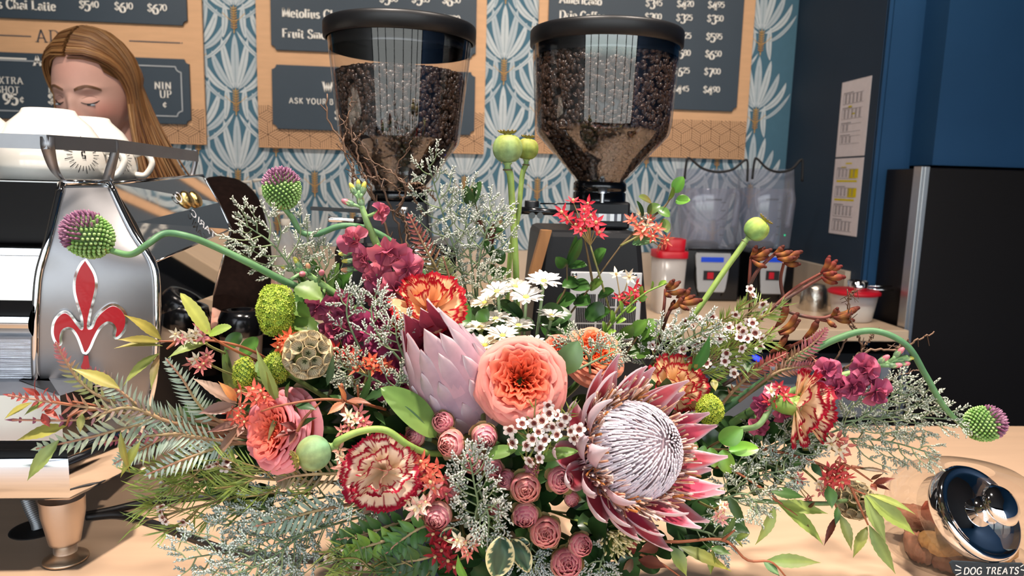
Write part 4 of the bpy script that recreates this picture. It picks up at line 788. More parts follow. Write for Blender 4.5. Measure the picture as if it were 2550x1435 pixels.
def treat(label, x, y, z, L_, rot, col, tilt=0.):
    r_ = random.Random(label); b = MB(); L_ *= 1.2; x -= .004; w_ = L_ * .44; hh = .0085
    out = []
    for k in range(40):
        a = 2 * pi * k / 40; ca, sa = cos(a), sin(a); rx = abs(ca); sq = (abs(ca) ** 5 + abs(sa) ** 5) ** -.2; out.append((ca * sq * L_ * .5 * (1 + r_.uniform(-.04, .04)), sa * sq * w_ * .5 * (1 + r_.uniform(-.07, .07))))
    Rz = np.array([[cos(rot), -sin(rot), 0], [sin(rot), cos(rot), 0], [0, 0, 1]]); Rt = np.array([[cos(tilt), 0, sin(tilt)], [0, 1, 0], [-sin(tilt), 0, cos(tilt)]])
    c = JC + np.array([x, y, z]); G = []
    for f, zz in ((.02, -hh), (.9, -hh), (1., -hh * .4), (1.0, hh * .4), (.88, hh), (.5, hh * 1.15), (.02, hh * 1.1)): G.append([(Rz @ Rt @ np.array([p[0] * f, p[1] * f, zz + r_.uniform(-.002, .002)])) + c for p in out])
    b.grid(np.array(G), col, cv=True); tag(b.obj('dog_treat', m_bisc, None, loc=c), label, 'dog treat', 'dog treats in the glass jar')
TR, TT, TD = h('#9c4a34'), h('#b4864e'), h('#84543c')
treat('brick red dog biscuit on top of the heap in the jar', -.022, -.015, .062, .058, .15, TR, -.1)
treat('tan dog biscuit under the red one in the jar', -.014, -.028, .046, .062, .35, TT, .0)
treat('tan dog biscuit in the middle of the jar heap, left of the label', -.028, -.030, .030, .062, .1, TT, .05)
treat('red brown dog biscuit flat against the jar bottom front', -.020, -.034, .010, .052, -.2, TD)
treat('tan dog biscuit behind the jar lid, leaning right', .012, .0, .048, .066, -.9, TT, .3)
treat('dark dog biscuit at far left of the jar bottom', -.052, -.005, .012, .045, 1.2, TD)
treat('tan dog biscuit lying behind the painted label', .024, -.02, .012, .06, .3, TT)
treat('red dog biscuit at right of the jar behind the label', .04, .01, .034, .055, 1.0, TR, .1)
treat('tan dog biscuit at the back of the jar bottom', .0, .035, .012, .06, .0, TT)
treat('brown dog biscuit low behind the red one in the jar', -.03, .022, .034, .06, -.5, TD)
# ================================================================ the barista
HC = P(236, 222, 1.72); HR = 1.0
ang = radians(-6); fw = nrm([sin(ang), -cos(ang), -.26]); lf_ = nrm(np.cross(fw, [0, 0, 1])) ; lf_ = -lf_ if lf_[0] < 0 else lf_
up_ = np.cross(lf_, fw); up_ = up_ if up_[2] > 0 else -up_
HM = np.stack([lf_, fw, up_], 1)           # local x = her left (photo right), y = face, z = crown
t = thing('person', 'person with long straight light brown hair and dark brown sweater, looking down', 'person', (HC[0] + .05, HC[1] + .1, 0))
def head_r(d):
    x, y, z = d
    r = 1 / sqrt((x / .074) ** 2 + (y / (.094 if y > 0 else .098)) ** 2 + (z / (.118 if z > 0 else .122)) ** 2)
    if z < 0 and y < .3: r *= 1 - .25 * min(1, -z) * max(0, .3 - y)
    px, pz = x * r, z * r
    g = lambda cx, cz, sx, sz: math.exp(-((px - cx) / sx) ** 2 - ((pz - cz) / sz) ** 2)
    if y > 0:
        w = min(1, y * 1.6)
        r -= w * .010 * (g(.033, -.006, .017, .011) + g(-.033, -.006, .017, .011))
        r += w * .0048 * (g(.032, -.011, .012, .0075) + g(-.032, -.011, .012, .0075))
        r += w * .0035 * (g(.034, .013, .022, .006) + g(-.034, .013, .022, .006))
        r += w * (.009 * g(0, -.015, .008, .020) + .020 * g(0, -.040, .0095, .013) + .007 * g(0, -.046, .017, .007))
        r -= w * .003 * g(0, .004, .010, .010)
        r += w * .004 * (g(.045, -.040, .02, .02) + g(-.045, -.040, .02, .02))
        r += w * (.007 * g(0, -.068, .018, .0045) + .0075 * g(0, -.079, .015, .005) - .003 * g(0, -.0735, .02, .0018)) 
        r += w * .009 * g(0, -.105, .016, .012)
    return r
b = MB(); nT, nP = 110, 150; G = np.zeros((nT, nP, 3)); CC = np.zeros((nT, nP, 3)); sk, rd, bw, lp = h('#f0bca8'), h('#e88c7c'), h('#8a6248'), h('#c96f68')
for i in range(nT):
    th = pi * (i + .3) / (nT - .4)
    for j in range(nP):
        ph = 2 * pi * j / nP; d = np.array([sin(th) * sin(ph), sin(th) * cos(ph), cos(th)]); p = d * head_r(d); G[i, j] = p
        g = lambda cx, cz, sx, sz: math.exp(-((p[0] - cx) / sx) ** 2 - ((p[2] - cz) / sz) ** 2)
        c = sk
        if d[1] > 0:
            c = lerp(c, rd, .55 * (g(.05, -.035, .022, .022) + g(-.05, -.035, .022, .022)) + .75 * g(0, -.043, .012, .012) + .25 * g(0, .05, .05, .03))
            c = lerp(c, lp, min(1, 1.0 * g(0, -.0735, .02, .008)))
        CC[i, j] = c
b.grid(G @ HM.T + HC, CC, cv=True)
body_up = np.array([0, 0, 1.])
nb = HC + HM @ np.array([0, -.02, -.085]); sh = np.array([HC[0] + .06, HC[1] + .13, 1.27])
b.tube(spl([HC + HM @ np.array([0, -.02, -.05]), nb, lerp(nb, sh, .6), sh + [0, 0, -.02]], 16), [.052, .050, .054, .08], sk, 20)
def limb(pts, rad, col, n=16): b.tube(spl(pts, 28), rad, col, n)
hip = np.array([sh[0] - .01, sh[1] - .005, .98])
limb([sh + [0, 0, -.03], lerp(sh, hip, .5), hip, hip + [0, 0, -.08]], [.09, .13, .135, .14], sk)
handL, handR = P(505, 800, 1.30), np.array([HC[0] - .10, 1.28, 1.10])
for hd, sg in ((handL, 1), (handR, -1)):
    shd = sh + [.17 * sg, -.01, -.03]; el = lerp(shd, hd, .5) + [.10 * sg, .04, -.10]
    limb([shd, el, hd], [.045, .036, .024], sk, 14)
    d = nrm(hd - el); sd = nrm(np.cross(d, [0, 0, 1])); 
    b.ell(hd + d * .035, np.stack([sd, np.cross(d, sd), d], 1), (.040, .016, .045), sk, 14, 10)
    for k in range(4):
        o_ = sd * (-.028 + .019 * k); L_ = (.062, .072, .066, .052)[k]; b.tube(spl([hd + d * .06 + o_, hd + d * (.06 + L_ * .55) + o_ * 1.1, hd + d * (.06 + L_) + o_ + [0, 0, -.02]], 8), [.009, .0085, .007], sk, 8)
    b.tube(spl([hd + d * .02 - sd * .032 * sg, hd + d * .045 - sd * .056 * sg, hd + d * .08 - sd * .058 * sg], 8), [.011, .0095, .0075], sk, 8)
for sg in (-1, 1): limb([hip + [.08 * sg, 0, -.02], hip + [.09 * sg, -.02, -.45], hip + [.09 * sg, .02, -.92]], [.085, .055, .04], sk)
b.obj('body', m_skin, t)
# eyes, lashes, brows
def onface(x, z, off=0.):
    y = .08
    for _ in range(12):
        d = nrm([x, y, z]); p = d * head_r(d); y += 0; s = np.array([x, y, z]); 
        k = np.linalg.norm([p[0], p[2]]) / (np.linalg.norm([x, z]) + 1e-9); y = y * 1.0 * (k if False else 1); y = max(.02, y + (p[1] - y) * .7) if abs(k - 1) < .6 else y
    return HM @ (np.array([x, y, z]) + np.array([0, off, 0])) + HC
for sg, nm in ((1, 'left'), (-1, 'right')):
    b = MB(); b.tube(spl([onface(sg * x, z, .0012) for x, z in ((.019, -.0150), (.026, -.0182), (.034, -.0190), (.042, -.0172), (.048, -.0135))], 20), [.0006, .0011, .0013, .0013, .0005], h('#2a1d18'), 6)
    b.tube(spl([onface(sg * x, z, .0003) for x, z in ((.020, -.0085), (.028, -.0045), (.036, -.0042), (.044, -.0080))], 18), [.0003, .0006, .0006, .0003], h('#a8705c'), 5); b.obj('eyelashes', m_hair, t)
    b = MB(); b.ell(onface(sg * .0335, -.0215, -.0018), HM, (.0105, .003, .0026), h('#b9c0c6'), 14, 8); b.ell(onface(sg * .031, -.0208, -.0006), HM, (.0045, .003, .0022), h('#39434c'), 12, 8); b.obj('eye', mat('eye', rough=.15), t)
    b = MB(); q = [onface(sg * x, z, .0006) for x, z in ((.012, .0105), (.022, .0150), (.034, .0175), (.046, .0140), (.054, .0080))]
    for k in range(5): b.tube(spl([p + HM @ np.array([0, 0, (k - 2) * .0011]) for p in q], 20), [.0005, .0013, .0012, .0009, .0003], bw, 6)
    b.obj('eyebrow', m_hair, t)
# hair: strands from a centre parting
b = MB(); hcols = [h('#a67446'), h('#8a5d38'), h('#bb8a58'), h('#74492c'), h('#c79a68')]; hr = random.Random(4)
def strand(s, side, lay, col):
    # s: 0 front of parting .. 1 nape ; lay: 0 inner .. 1 outer
    a = radians(40 - 150 * s); st = np.array([side * .004, sin(radians(90) - a) if False else 0, 0])
    y0 = .088 * sin(radians(52 - 150 * s)); z0 = .112 * cos(radians(52 - 150 * s)); pts = []
    d0 = np.array([side * .03, sin(radians(48 - 150 * s)), cos(radians(48 - 150 * s))]); off = .004 + .012 * lay
    tgt = np.array([side * 1.0, .16 - .95 * s, .12 - .1 * s - .25 * (1 - s)])
    for k in range(9):
        f = k / 8; d = nrm(d0 * (1 - f) + nrm(tgt) * f + np.array([side * .35 * sin(pi * f), 0, .25 * sin(pi * f)])); pts.append(HM @ (d * (head_r(d) + off + .006 * sin(pi * f) * lay)) + HC)
    e = pts[-1]; ln = hr.uniform(.24, .31) - .03 * s; bk = .02 + .05 * s
    dn = np.array([side * .025, .02, -1.]); o_ = np.array([hr.gauss(0, .006), hr.gauss(0, .006), 0])
    for k in range(1, 9):
        f = k / 8; q = e + dn * ln * f + o_ * f + np.array([(.035 if side > 0 else .01) * f * f + (.05 * s) * f * (1 if side > 0 else .3), .03 * f, 0]); pts.append(q)
    b.tube(np.array(pts), [.0016, .0024, .0026, .0022, .0008], col, 4, False)
for i in range(1150):
    s = hr.random() ** .9; side = 1 if i % 2 else -1; c = lerp(hr.choice(hcols), hr.choice(hcols), hr.random()); c = c * (1.15 if s < .12 else 1)
    strand(s, side, hr.random(), c)
G = []      # under-layer so that no scalp shows
for i in range(24):
    th = i / 23 * 2.0; row = []
    for j in range(60):
        ph = 2 * pi * j / 60; d = np.array([sin(th) * sin(ph), sin(th) * cos(ph), cos(th)]); lim = 0.62 + .95 * (1 - cos(ph)) / 2 * 1.3 + (.25 if abs(sin(ph)) > .7 else 0)
        t2 = min(th, lim); d = np.array([sin(t2) * sin(ph), sin(t2) * cos(ph), cos(t2)]); row.append(HM @ (d * (head_r(d) + .004)) + HC)
    G.append(row)
b.grid(np.array(G), h('#7a5232'), cv=True); b.obj('hair', m_hair, t)
# sweater
b = MB(); sc = np.array([0, 0, 0])
G = []
for z, wx, wy, dx, dy in ((1.335, .065, .06, -.01, -.02), (1.322, .095, .075, 0, -.01), (1.295, .165, .095, .0, 0), (1.25, .205, .11, .0, .01), (1.16, .195, .115, 0, .0), (1.05, .175, .115, 0, -.01), (.94, .18, .12, 0, -.01), (.88, .185, .12, 0, -.01)):
    G.append([[sh[0] + dx + wx * cos(a) * 1.08, sh[1] + dy + wy * sin(a), z] for a in np.linspace(0, 2 * pi, 40, endpoint=False)])
b.grid(np.array(G), (1, 1, 1), cv=True)
for (pts, sg) in (([sh + [.13, 0, -.035], P(560, 530, 1.62), P(600, 690, 1.55), P(540, 800, 1.38), handL + [.03, .03, .0]], 1), ([sh + [-.13, 0, -.035], sh + [-.26, -.08, -.16], handR + [0, .07, .01]], -1)):
    b.tube(spl(pts, 30), [.075, .078, .062, .052, .045] if sg > 0 else [.075, .06, .04], (1, 1, 1), 20)
b.obj('sweater', m_knit, t)
b = MB()
for sg in (-1, 1): b.tube(spl([hip + [.075 * sg, 0, .02], hip + [.09 * sg, -.02, -.45], hip + [.09 * sg, .02, -.93]], 16), [.105, .085, .07], (1, 1, 1), 16)
b.obj('trousers', mat('black_denim', h('#17181c'), .9), t)
# ================================================================ flower builders
HUB = np.array([0.0, 0.80, 1.03])
TOW = cd(0, 0, 1)
def stemcurve(head, d, via=None, n=26, k=.35):
    """stem from the hub to a head, arriving along d"""
    L = np.linalg.norm(head - HUB); p = [HUB, HUB + [0, 0, .02]] if via is None else []
    if via is None: return spl([HUB + (head - HUB) * .05, lerp(HUB, head - d * L * k, .55), head - d * L * k * .6, head - d * .002], n)
    return spl(list(via) + [head - d * .002], n)
def leaf(b, base, tip, w, nv, c0, c1=None, bend=0., fold=.25, serr=0., n=9, mid=None, shape='lance', vary=None, thick=0.):
    """leaf blade from base to tip; nv roughly its upper normal; the midrib may have its own colour"""
    base = np.asarray(base, float); tip = np.asarray(tip, float); L = np.linalg.norm(tip - base); d = (tip - base) / L
    nv = nrm(np.asarray(nv) - d * (d @ nv)); s = np.cross(d, nv); t = np.linspace(0, 1, n)
    c = base + (tip - base) * t[:, None] + nv * (bend * L * 4 * t * (1 - t))[:, None]
    if shape == 'lance': wd = np.sin(pi * t ** .8) ** 1.25
    elif shape == 'oval': wd = np.sin(pi * t ** .9) ** .6
    elif shape == 'round': wd = np.sqrt(np.clip(1 - (2 * t - 1) ** 2, 0, 1)) 
    elif shape == 'obov': wd = np.sin(pi * t ** 1.7) ** .8
    else: wd = np.sin(pi * t) ** .75
    wd = wd * w / 2; wd[0] = max(wd[0], w * .03); wd[-1] = w * .01
    if serr: wd = wd * (1 + serr * (np.arange(n) % 2 * 2 - 1))
    u = np.array([-1, -.5, 0, .5, 1.]); G = c[:, None] + s * (wd[:, None] * u)[..., None] + nv * (np.abs(u)[None] * wd[:, None] * fold)[..., None]
    c1 = c0 if c1 is None else c1; C = np.stack([lerp(c0, c1, x) for x in t])[:, None] * np.ones((1, 5, 1)); C = np.array(C)
    C[:, 2] = (mid if mid is not None else C[:, 2] * 1.25)
    if vary is not None: C[:, (0, 4)] = vary
    b.grid(G, C)
def star(b, c, d, r, cols, n=6, wid=.42, open_=.45, cc=None):
    """small open flower with n pointed petals facing d"""
    fr = frame(d); a0 = R1(0, 2)
    for k in range(n):
        a = a0 + 2 * pi * k / n + R1(-.08, .08); o = fr[:, 0] * cos(a) + fr[:, 1] * sin(a); up = d * R1(open_ - .15, open_ + .15)
        leaf(b, c + o * r * .06, c + nrm(o + up) * r * R1(.85, 1.1), r * wid, d, cols[0], cols[1], bend=-.08, fold=.35, n=5)
    b.ell(c + d * r * .12, fr, (r * .16, r * .16, r * .22), cc if cc is not None else cols[0] * .8, 6, 4)
# ---------------------------------------------------------------- allium
def allium(label, hx, hy, Y, r, ax, stem, split, seed):
    rr = random.Random(seed); c = P(hx, hy, Y); ax = nrm(ax); fr = frame(ax)
    t = thing('allium', label, 'flower', HUB, 'drumstick alliums in the bouquet')
    S = pp(stem); S = np.vstack([S, [c - ax * r * .9]]); b = MB(); cs = spl(S, 70); b.tube(cs, [.0036, .0034, .0030, .0028, .0026], np.array([h('#3c6247'), h('#5f8a5a'), h('#4d7a55'), h('#6b9560')]), 10); b.obj('stem', m_stem, t)
    b = MB(); b.ell(c, fr, (r * .80, r * .80, r * .88), h('#55703f'), 16, 12); N = 330
    gA, gB, pA, pB = h('#6f9f48'), h('#a9c983'), h('#743c60'), h('#b08098')
    for i in range(N):
        z = 1 - 2 * (i + .5) / N; q = sqrt(1 - z * z); a = i * 2.399963; d = np.array([q * cos(a), q * sin(a), z]); dw = fr @ nrm(d * [1, 1, 1.0]); p = c + fr @ (d * [r * .80, r * .80, r * .90])
        up = z + .16 * rr.gauss(0, 1) * .5 > split; L_ = r * (.150 if up else .100) * rr.uniform(.9, 1.15); w_ = r * (.062 if up else .078)
        dd = nrm(dw + ax * (.45 if up else .05)); M = frame(dd); ca, cb = (pA, pB) if up else (gA, gB)
        s_ = rr.random(); b.ell(p + dd * L_ * .6, M, (w_, w_, L_), np.array([lerp(ca, cb, s_) * .85, lerp(ca, cb, s_), lerp(ca, cb, s_), lerp(ca, cb, .5 + s_ / 2) * 1.05]), 6, 4)
    o = b.obj('florets', m_pod, t); o['kind'] = 'stuff'
    b = MB()
    for k in range(5): a = k * 1.3; o_ = fr[:, 0] * cos(a) + fr[:, 1] * sin(a); leaf(b, c - ax * r * .98, c - ax * r * .78 + o_ * r * .42, r * .36, -ax + o_, h('#c9a77c'), h('#d8b98c'), bend=.1, n=5)
    b.obj('papery_bract', m_dry, t)
# ---------------------------------------------------------------- poppy seed pod
def poppy(label, hx, hy, Y, r, ax, stem, seed, tint=('#7f9a4e', '#6a9a68'), sw=.0032):
    c = P(hx, hy, Y); ax = nrm(ax); fr = frame(ax); rr = random.Random(seed)
    t = thing('poppy_pod', label, 'seed pod', HUB, 'poppy seed pods in the bouquet')
    S = np.vstack([pp(stem), [c - ax * r * 1.35]]); b = MB(); b.tube(spl(S, 50), [sw * .9, sw, sw * 1.0, sw * 1.1], np.array([h('#6f8d43'), h('#86a652'), h('#93ab56'), h('#7c9a55')]), 10); b.obj('stem', m_stem, t)
    zz = np.linspace(-1, 1, 18); n = 40; G = []; C = []; c0, c1 = h(tint[0]), h(tint[1])
    for z in zz:
        q = sqrt(max(0, 1 - z * z)) ** .85; ring = []; cr = []
        for k in range(n):
            a = 2 * pi * k / n; rb = 1 + .018 * cos(10 * a) * q; ring.append(c + fr @ np.array([r * q * rb * cos(a), r * q * rb * sin(a), r * z * .96])); m_ = .5 - .5 * z + .15 * sin(5 * a + seed); cr.append(lerp(c0, c1, min(1, max(0, m_))))
        G.append(ring); C.append(cr)
    b = MB(); b.grid(np.array(G), np.array(C), cv=True)
    b.lathe([(r * .30, -r * 1.42), (r * .30, -r * 1.36), (r * .22, -r * 1.3), (r * .20, -r * 1.1), (r * .34, -r * .93)], h('#8fae6c'), 16, M=fr, o=c); b.lathe([(r * .25, -r * 1.46), (r * .33, -r * 1.42), (r * .33, -r * 1.37), (r * .25, -r * 1.34)], h('#6a5b45'), 16, M=fr, o=c)
    b.obj('capsule', m_pod, t)
    b = MB(); nr = 13; cd_ = h('#b0a350'); ce = h('#6c5a3a')
    b.lathe([(r * .22, r * .9), (r * .3, r * 1.02), (.0001, r * 1.02)], cd_, 20, M=fr, o=c)
    for k in range(nr):
        a = 2 * pi * k / nr; o_ = fr[:, 0] * cos(a) + fr[:, 1] * sin(a); s_ = rr.uniform(.9, 1.1)
        b.tube(spl([c + ax * r * 1.02, c + ax * r * 1.04 + o_ * r * .4 * s_, c + ax * r * 1.17 + o_ * r * .62 * s_], 6), [r * .05, r * .07, r * .05], np.array([cd_, cd_, ce]), 5)
        leaf(b, c + ax * r * .98 + o_ * r * .2, c + ax * r * 1.12 + o_ * r * .66 * s_, r * .3, ax, cd_, ce, n=5)
    b.obj('crown', m_dry, t)
# ---------------------------------------------------------------- petals around an axis
def arcpetal(b, c, fr, phi, half, prof, nu, nv, ruf, col, rseed, fold=0., taper=.55):
    """curved petal: prof(v)->(radius, height); half = half angle; col(u,v)"""
    rr = random.Random(rseed); p1, p2, k1, k2 = rr.uniform(0, 6), rr.uniform(0, 6), rr.uniform(3, 5), rr.uniform(6, 9); G = np.zeros((nv, nu, 3)); C = np.zeros((nv, nu, 3))
    for j in range(nv):
        v = j / (nv - 1)
        for i in range(nu):
            u = 2 * i / (nu - 1) - 1; r, z = prof(v - .10 * v * u * u * (1 if v > .5 else 0) * (v - .5) * 2); w = half * (taper + (1 - taper) * min(1, v * 1.6)); a = phi + u * w
            k = ruf * v * v * (sin(k1 * u + p1) + .5 * sin(k2 * u + p2)); r2 = r + k + fold * abs(u) ** 1.5 * v; z2 = z + k * .5
            G[j, i] = c + fr @ np.array([r2 * cos(a), r2 * sin(a), z2]); C[j, i] = col(u, v)
    b.grid(G, C)
def rose(label, hx, hy, Y, R_, ax, cols, seed, cat_name='garden_rose', up=(0, 0, 1), stem=True, tight=1.0):
    c = P(hx, hy, Y); ax = nrm(ax); fr = frame(ax, up); rr = random.Random(seed)
    t = thing(cat_name, label, 'rose', HUB, 'coral garden roses in the bouquet')
    b = MB(); b.tube(stemcurve(c - ax * R_ * .6, ax), .0035, h('#4c6b38'), 8); b.obj('stem', m_stem, t)
    oc, mc, ic, ec = [h(x) for x in cols]
    rings = [(1.03, -.18, 5, 50, .5), (1.0, -.02, 6, 44, .6), (.95, .12, 6, 40, .7), (.86, .23, 7, 36, .8), (.76, .30, 7, 32, .9), (.66, .34, 8, 27, 1.1), (.56, .34, 8, 25, 1.3), (.46, .32, 8, 25, 1.5), (.36, .28, 7, 28, 1.6), (.26, .23, 6, 32, 1.6), (.16, .18, 5, 40, 1.6)]
    for k, (rt, ht, n, hf, q) in enumerate(rings):
        f = k / (len(rings) - 1); grp = MB(); ph0 = rr.uniform(0, 6); rb = R_ * (.30 * rt + .03); hb = -.62 * R_ + .25 * R_ * f
        for i in range(n):
            ph = ph0 + 2 * pi * i / n + rr.uniform(-.12, .12); rt2 = R_ * rt * rr.uniform(.93, 1.05); ht2 = R_ * (ht * 1.05 + rr.uniform(-.04, .04))
            lipz = .16 * R_ * (1 - f) ** 2
            prof = lambda v, rt2=rt2, ht2=ht2: (rb + (rt2 - rb) * v ** (1.15 - .5 * (1 - f)), hb + (ht2 - hb) * (sin(min(1, v * (1.0 + .15 * (1 - f))) * pi / 2)) - lipz * max(0, v - .75) * 4 * v)
            cw = lambda u, v: lerp(lerp(ic, lerp(mc, oc, 1 - f), v ** .8), ec, max(0, v - .82) * 2.2 * (1 - .4 * f)) if f < .5 else lerp(ic, lerp(ic, mc, 1.1 - f), v)
            arcpetal(grp, c, fr, ph, radians(hf), prof, 11, 9, R_ * (.018 + .055 * f), cw, rr.random(), fold=-R_ * .06 * f)
        grp.obj('outer_petals' if k < 3 else ('inner_petals' if k < 7 else 'heart_petals'), m_petal, t)
    b = MB(); b.ell(c - ax * R_ * .62, fr, (R_ * .30, R_ * .30, R_ * .28), h('#5f7a3c'), 12, 8)
    for k in range(5): a = k * 1.257; o_ = fr[:, 0] * cos(a) + fr[:, 1] * sin(a); leaf(b, c - ax * R_ * .6 + o_ * R_ * .2, c - ax * R_ * .45 + o_ * R_ * .7, R_ * .25, -ax, h('#5f7a3c'), bend=.1, n=6)
    b.obj('calyx', m_leaf, t); return t
# ---------------------------------------------------------------- carnation
def carnation(label, hx, hy, Y, R_, ax, seed, cols=('#f6ddb8', '#f3b98a', '#a3122f'), calyx=True, dome=1.0, stem=None, n1=22):
    c = P(hx, hy, Y); ax = nrm(ax); fr = frame(ax); rr = random.Random(seed); pale, warm, red = [h(x) for x in cols]
    t = thing('carnation', label, 'carnation', HUB, 'cream carnations with red edges')
    b = MB(); b.tube(stemcurve(c - ax * R_ * 1.2, ax) if stem is None else spl(np.vstack([pp(stem), [c - ax * R_ * 1.15]]), 20), .0028, h('#7f9f6a'), 8); b.obj('stem', m_stem, t)
    b = MB()
    for i in range(n1):
        f = (i + .5) / n1; el = radians(lerp(8, 98, f ** .75)); ph = i * 2.39996 + rr.uniform(-.2, .2); L_ = R_ * rr.uniform(.92, 1.05) * (1.0 if f > .35 else .9); W_ = L_ * rr.uniform(.60, .78)
        d = fr @ np.array([sin(el) * cos(ph), sin(el) * sin(ph), cos(el) * dome]); s = nrm(fr @ np.array([-sin(ph), cos(ph), 0]) + (fr @ np.array([rr.gauss(0, .35), rr.gauss(0, .35), rr.gauss(0, .35)])) * (1 - f)); nn = np.cross(d, s)
        nu, nv = 33, 15; k1, p1 = rr.uniform(4.5, 7.5), rr.uniform(0, 6); lines = [rr.random() for _ in range(nu)]; G = np.zeros((nv, nu, 3)); C = np.zeros((nv, nu, 3)); sc = [rr.uniform(.93, 1.04) if q % 2 else rr.uniform(.97, 1.07) for q in range(nu)]
        base = c - ax * R_ * .45; wm = rr.random()
        for j in range(nv):
            v = j / (nv - 1)
            for q in range(nu):
                u = 2 * q / (nu - 1) - 1; e = 1 - .22 * u * u; vv = v * e * (sc[q] if v > .9 else 1); w = W_ * (v ** .8); bl = .40 * R_ * (1 - v) * 0
                G[j, q] = base + d * L_ * 1.28 * vv + s * u * w + nn * R_ * (.085 * sin(k1 * u + p1) * v ** 1.5 + .10 * v * v) + ax * R_ * .05 * v
                edge = v > .915 or abs(u) > .97 and v > .75
                streak = lines[q] > .70 and v > (.62 + .36 * lines[(q * 7) % nu])
                C[j, q] = red if edge or streak else lerp(lerp(warm, pale, v), warm, .35 * wm)
        b.grid(G, C)
    b.obj('petals', m_petal, t)
    if calyx:
        b = MB(); b.lathe([(R_ * .10, -R_ * 1.22), (R_ * .22, -R_ * 1.1), (R_ * .33, -R_ * .8), (R_ * .34, -R_ * .45), (R_ * .30, -R_ * .25)], np.array([h('#7f9f6a'), h('#8fae5a'), h('#7ea64a'), h('#9dbc5c'), h('#c5d48a')]), 20, M=fr, o=c)
        for k in range(5): a = k * 1.257; o_ = fr[:, 0] * cos(a) + fr[:, 1] * sin(a); leaf(b, c - ax * R_ * .5 + o_ * R_ * .33, c - ax * R_ * .02 + o_ * R_ * .42, R_ * .3, o_, h('#9dbc5c'), h('#b9cc7c'), n=5)
        b.obj('calyx', m_leaf, t)
# ---------------------------------------------------------------- king protea
def bract(b, base, tip, w, nv, cin, cout, ctip, curl, n=12):
    base = np.asarray(base, float); tip = np.asarray(tip, float); L = np.linalg.norm(tip - base); d = (tip - base) / L; nv = nrm(nv - d * (d @ nv)); s = np.cross(d, nv); t = np.linspace(0, 1, n)
    c = base + (tip - base) * t[:, None] - nv * (curl * L * 4 * t * (1 - t))[:, None]; wd = w / 2 * np.clip(np.sin(pi * (.17 + .83 * t) ** .95), 0, 1) ** 1.0; wd[-1] = w * .05
    u = np.array([-1, -.55, 0, .55, 1.]); cup = .38
    top = c[:, None] + s * (wd[:, None] * u)[..., None] + nv * ((u ** 2)[None] * wd[:, None] * cup)[..., None]
    th = .0011 + .0012 * np.sin(pi * t); bot = top - nv * (th[:, None] * (1 - .75 * u[None] ** 2))[..., None]
    Ct = np.stack([lerp(cin, ctip, max(0, (x - .72) * 2.6)) for x in t])[:, None] * np.ones((1, 5, 1)); Ct[:, (0, 4)] = lerp(Ct[:, (0, 4)], cout, .75)
    Cb = np.stack([lerp(lerp(cout, cin, .38), ctip, x) for x in t])[:, None] * np.ones((1, 5, 1))
    b.grid(np.concatenate([top, bot[:, ::-1]], 1), np.concatenate([Ct, Cb[:, ::-1]], 1), cv=True)
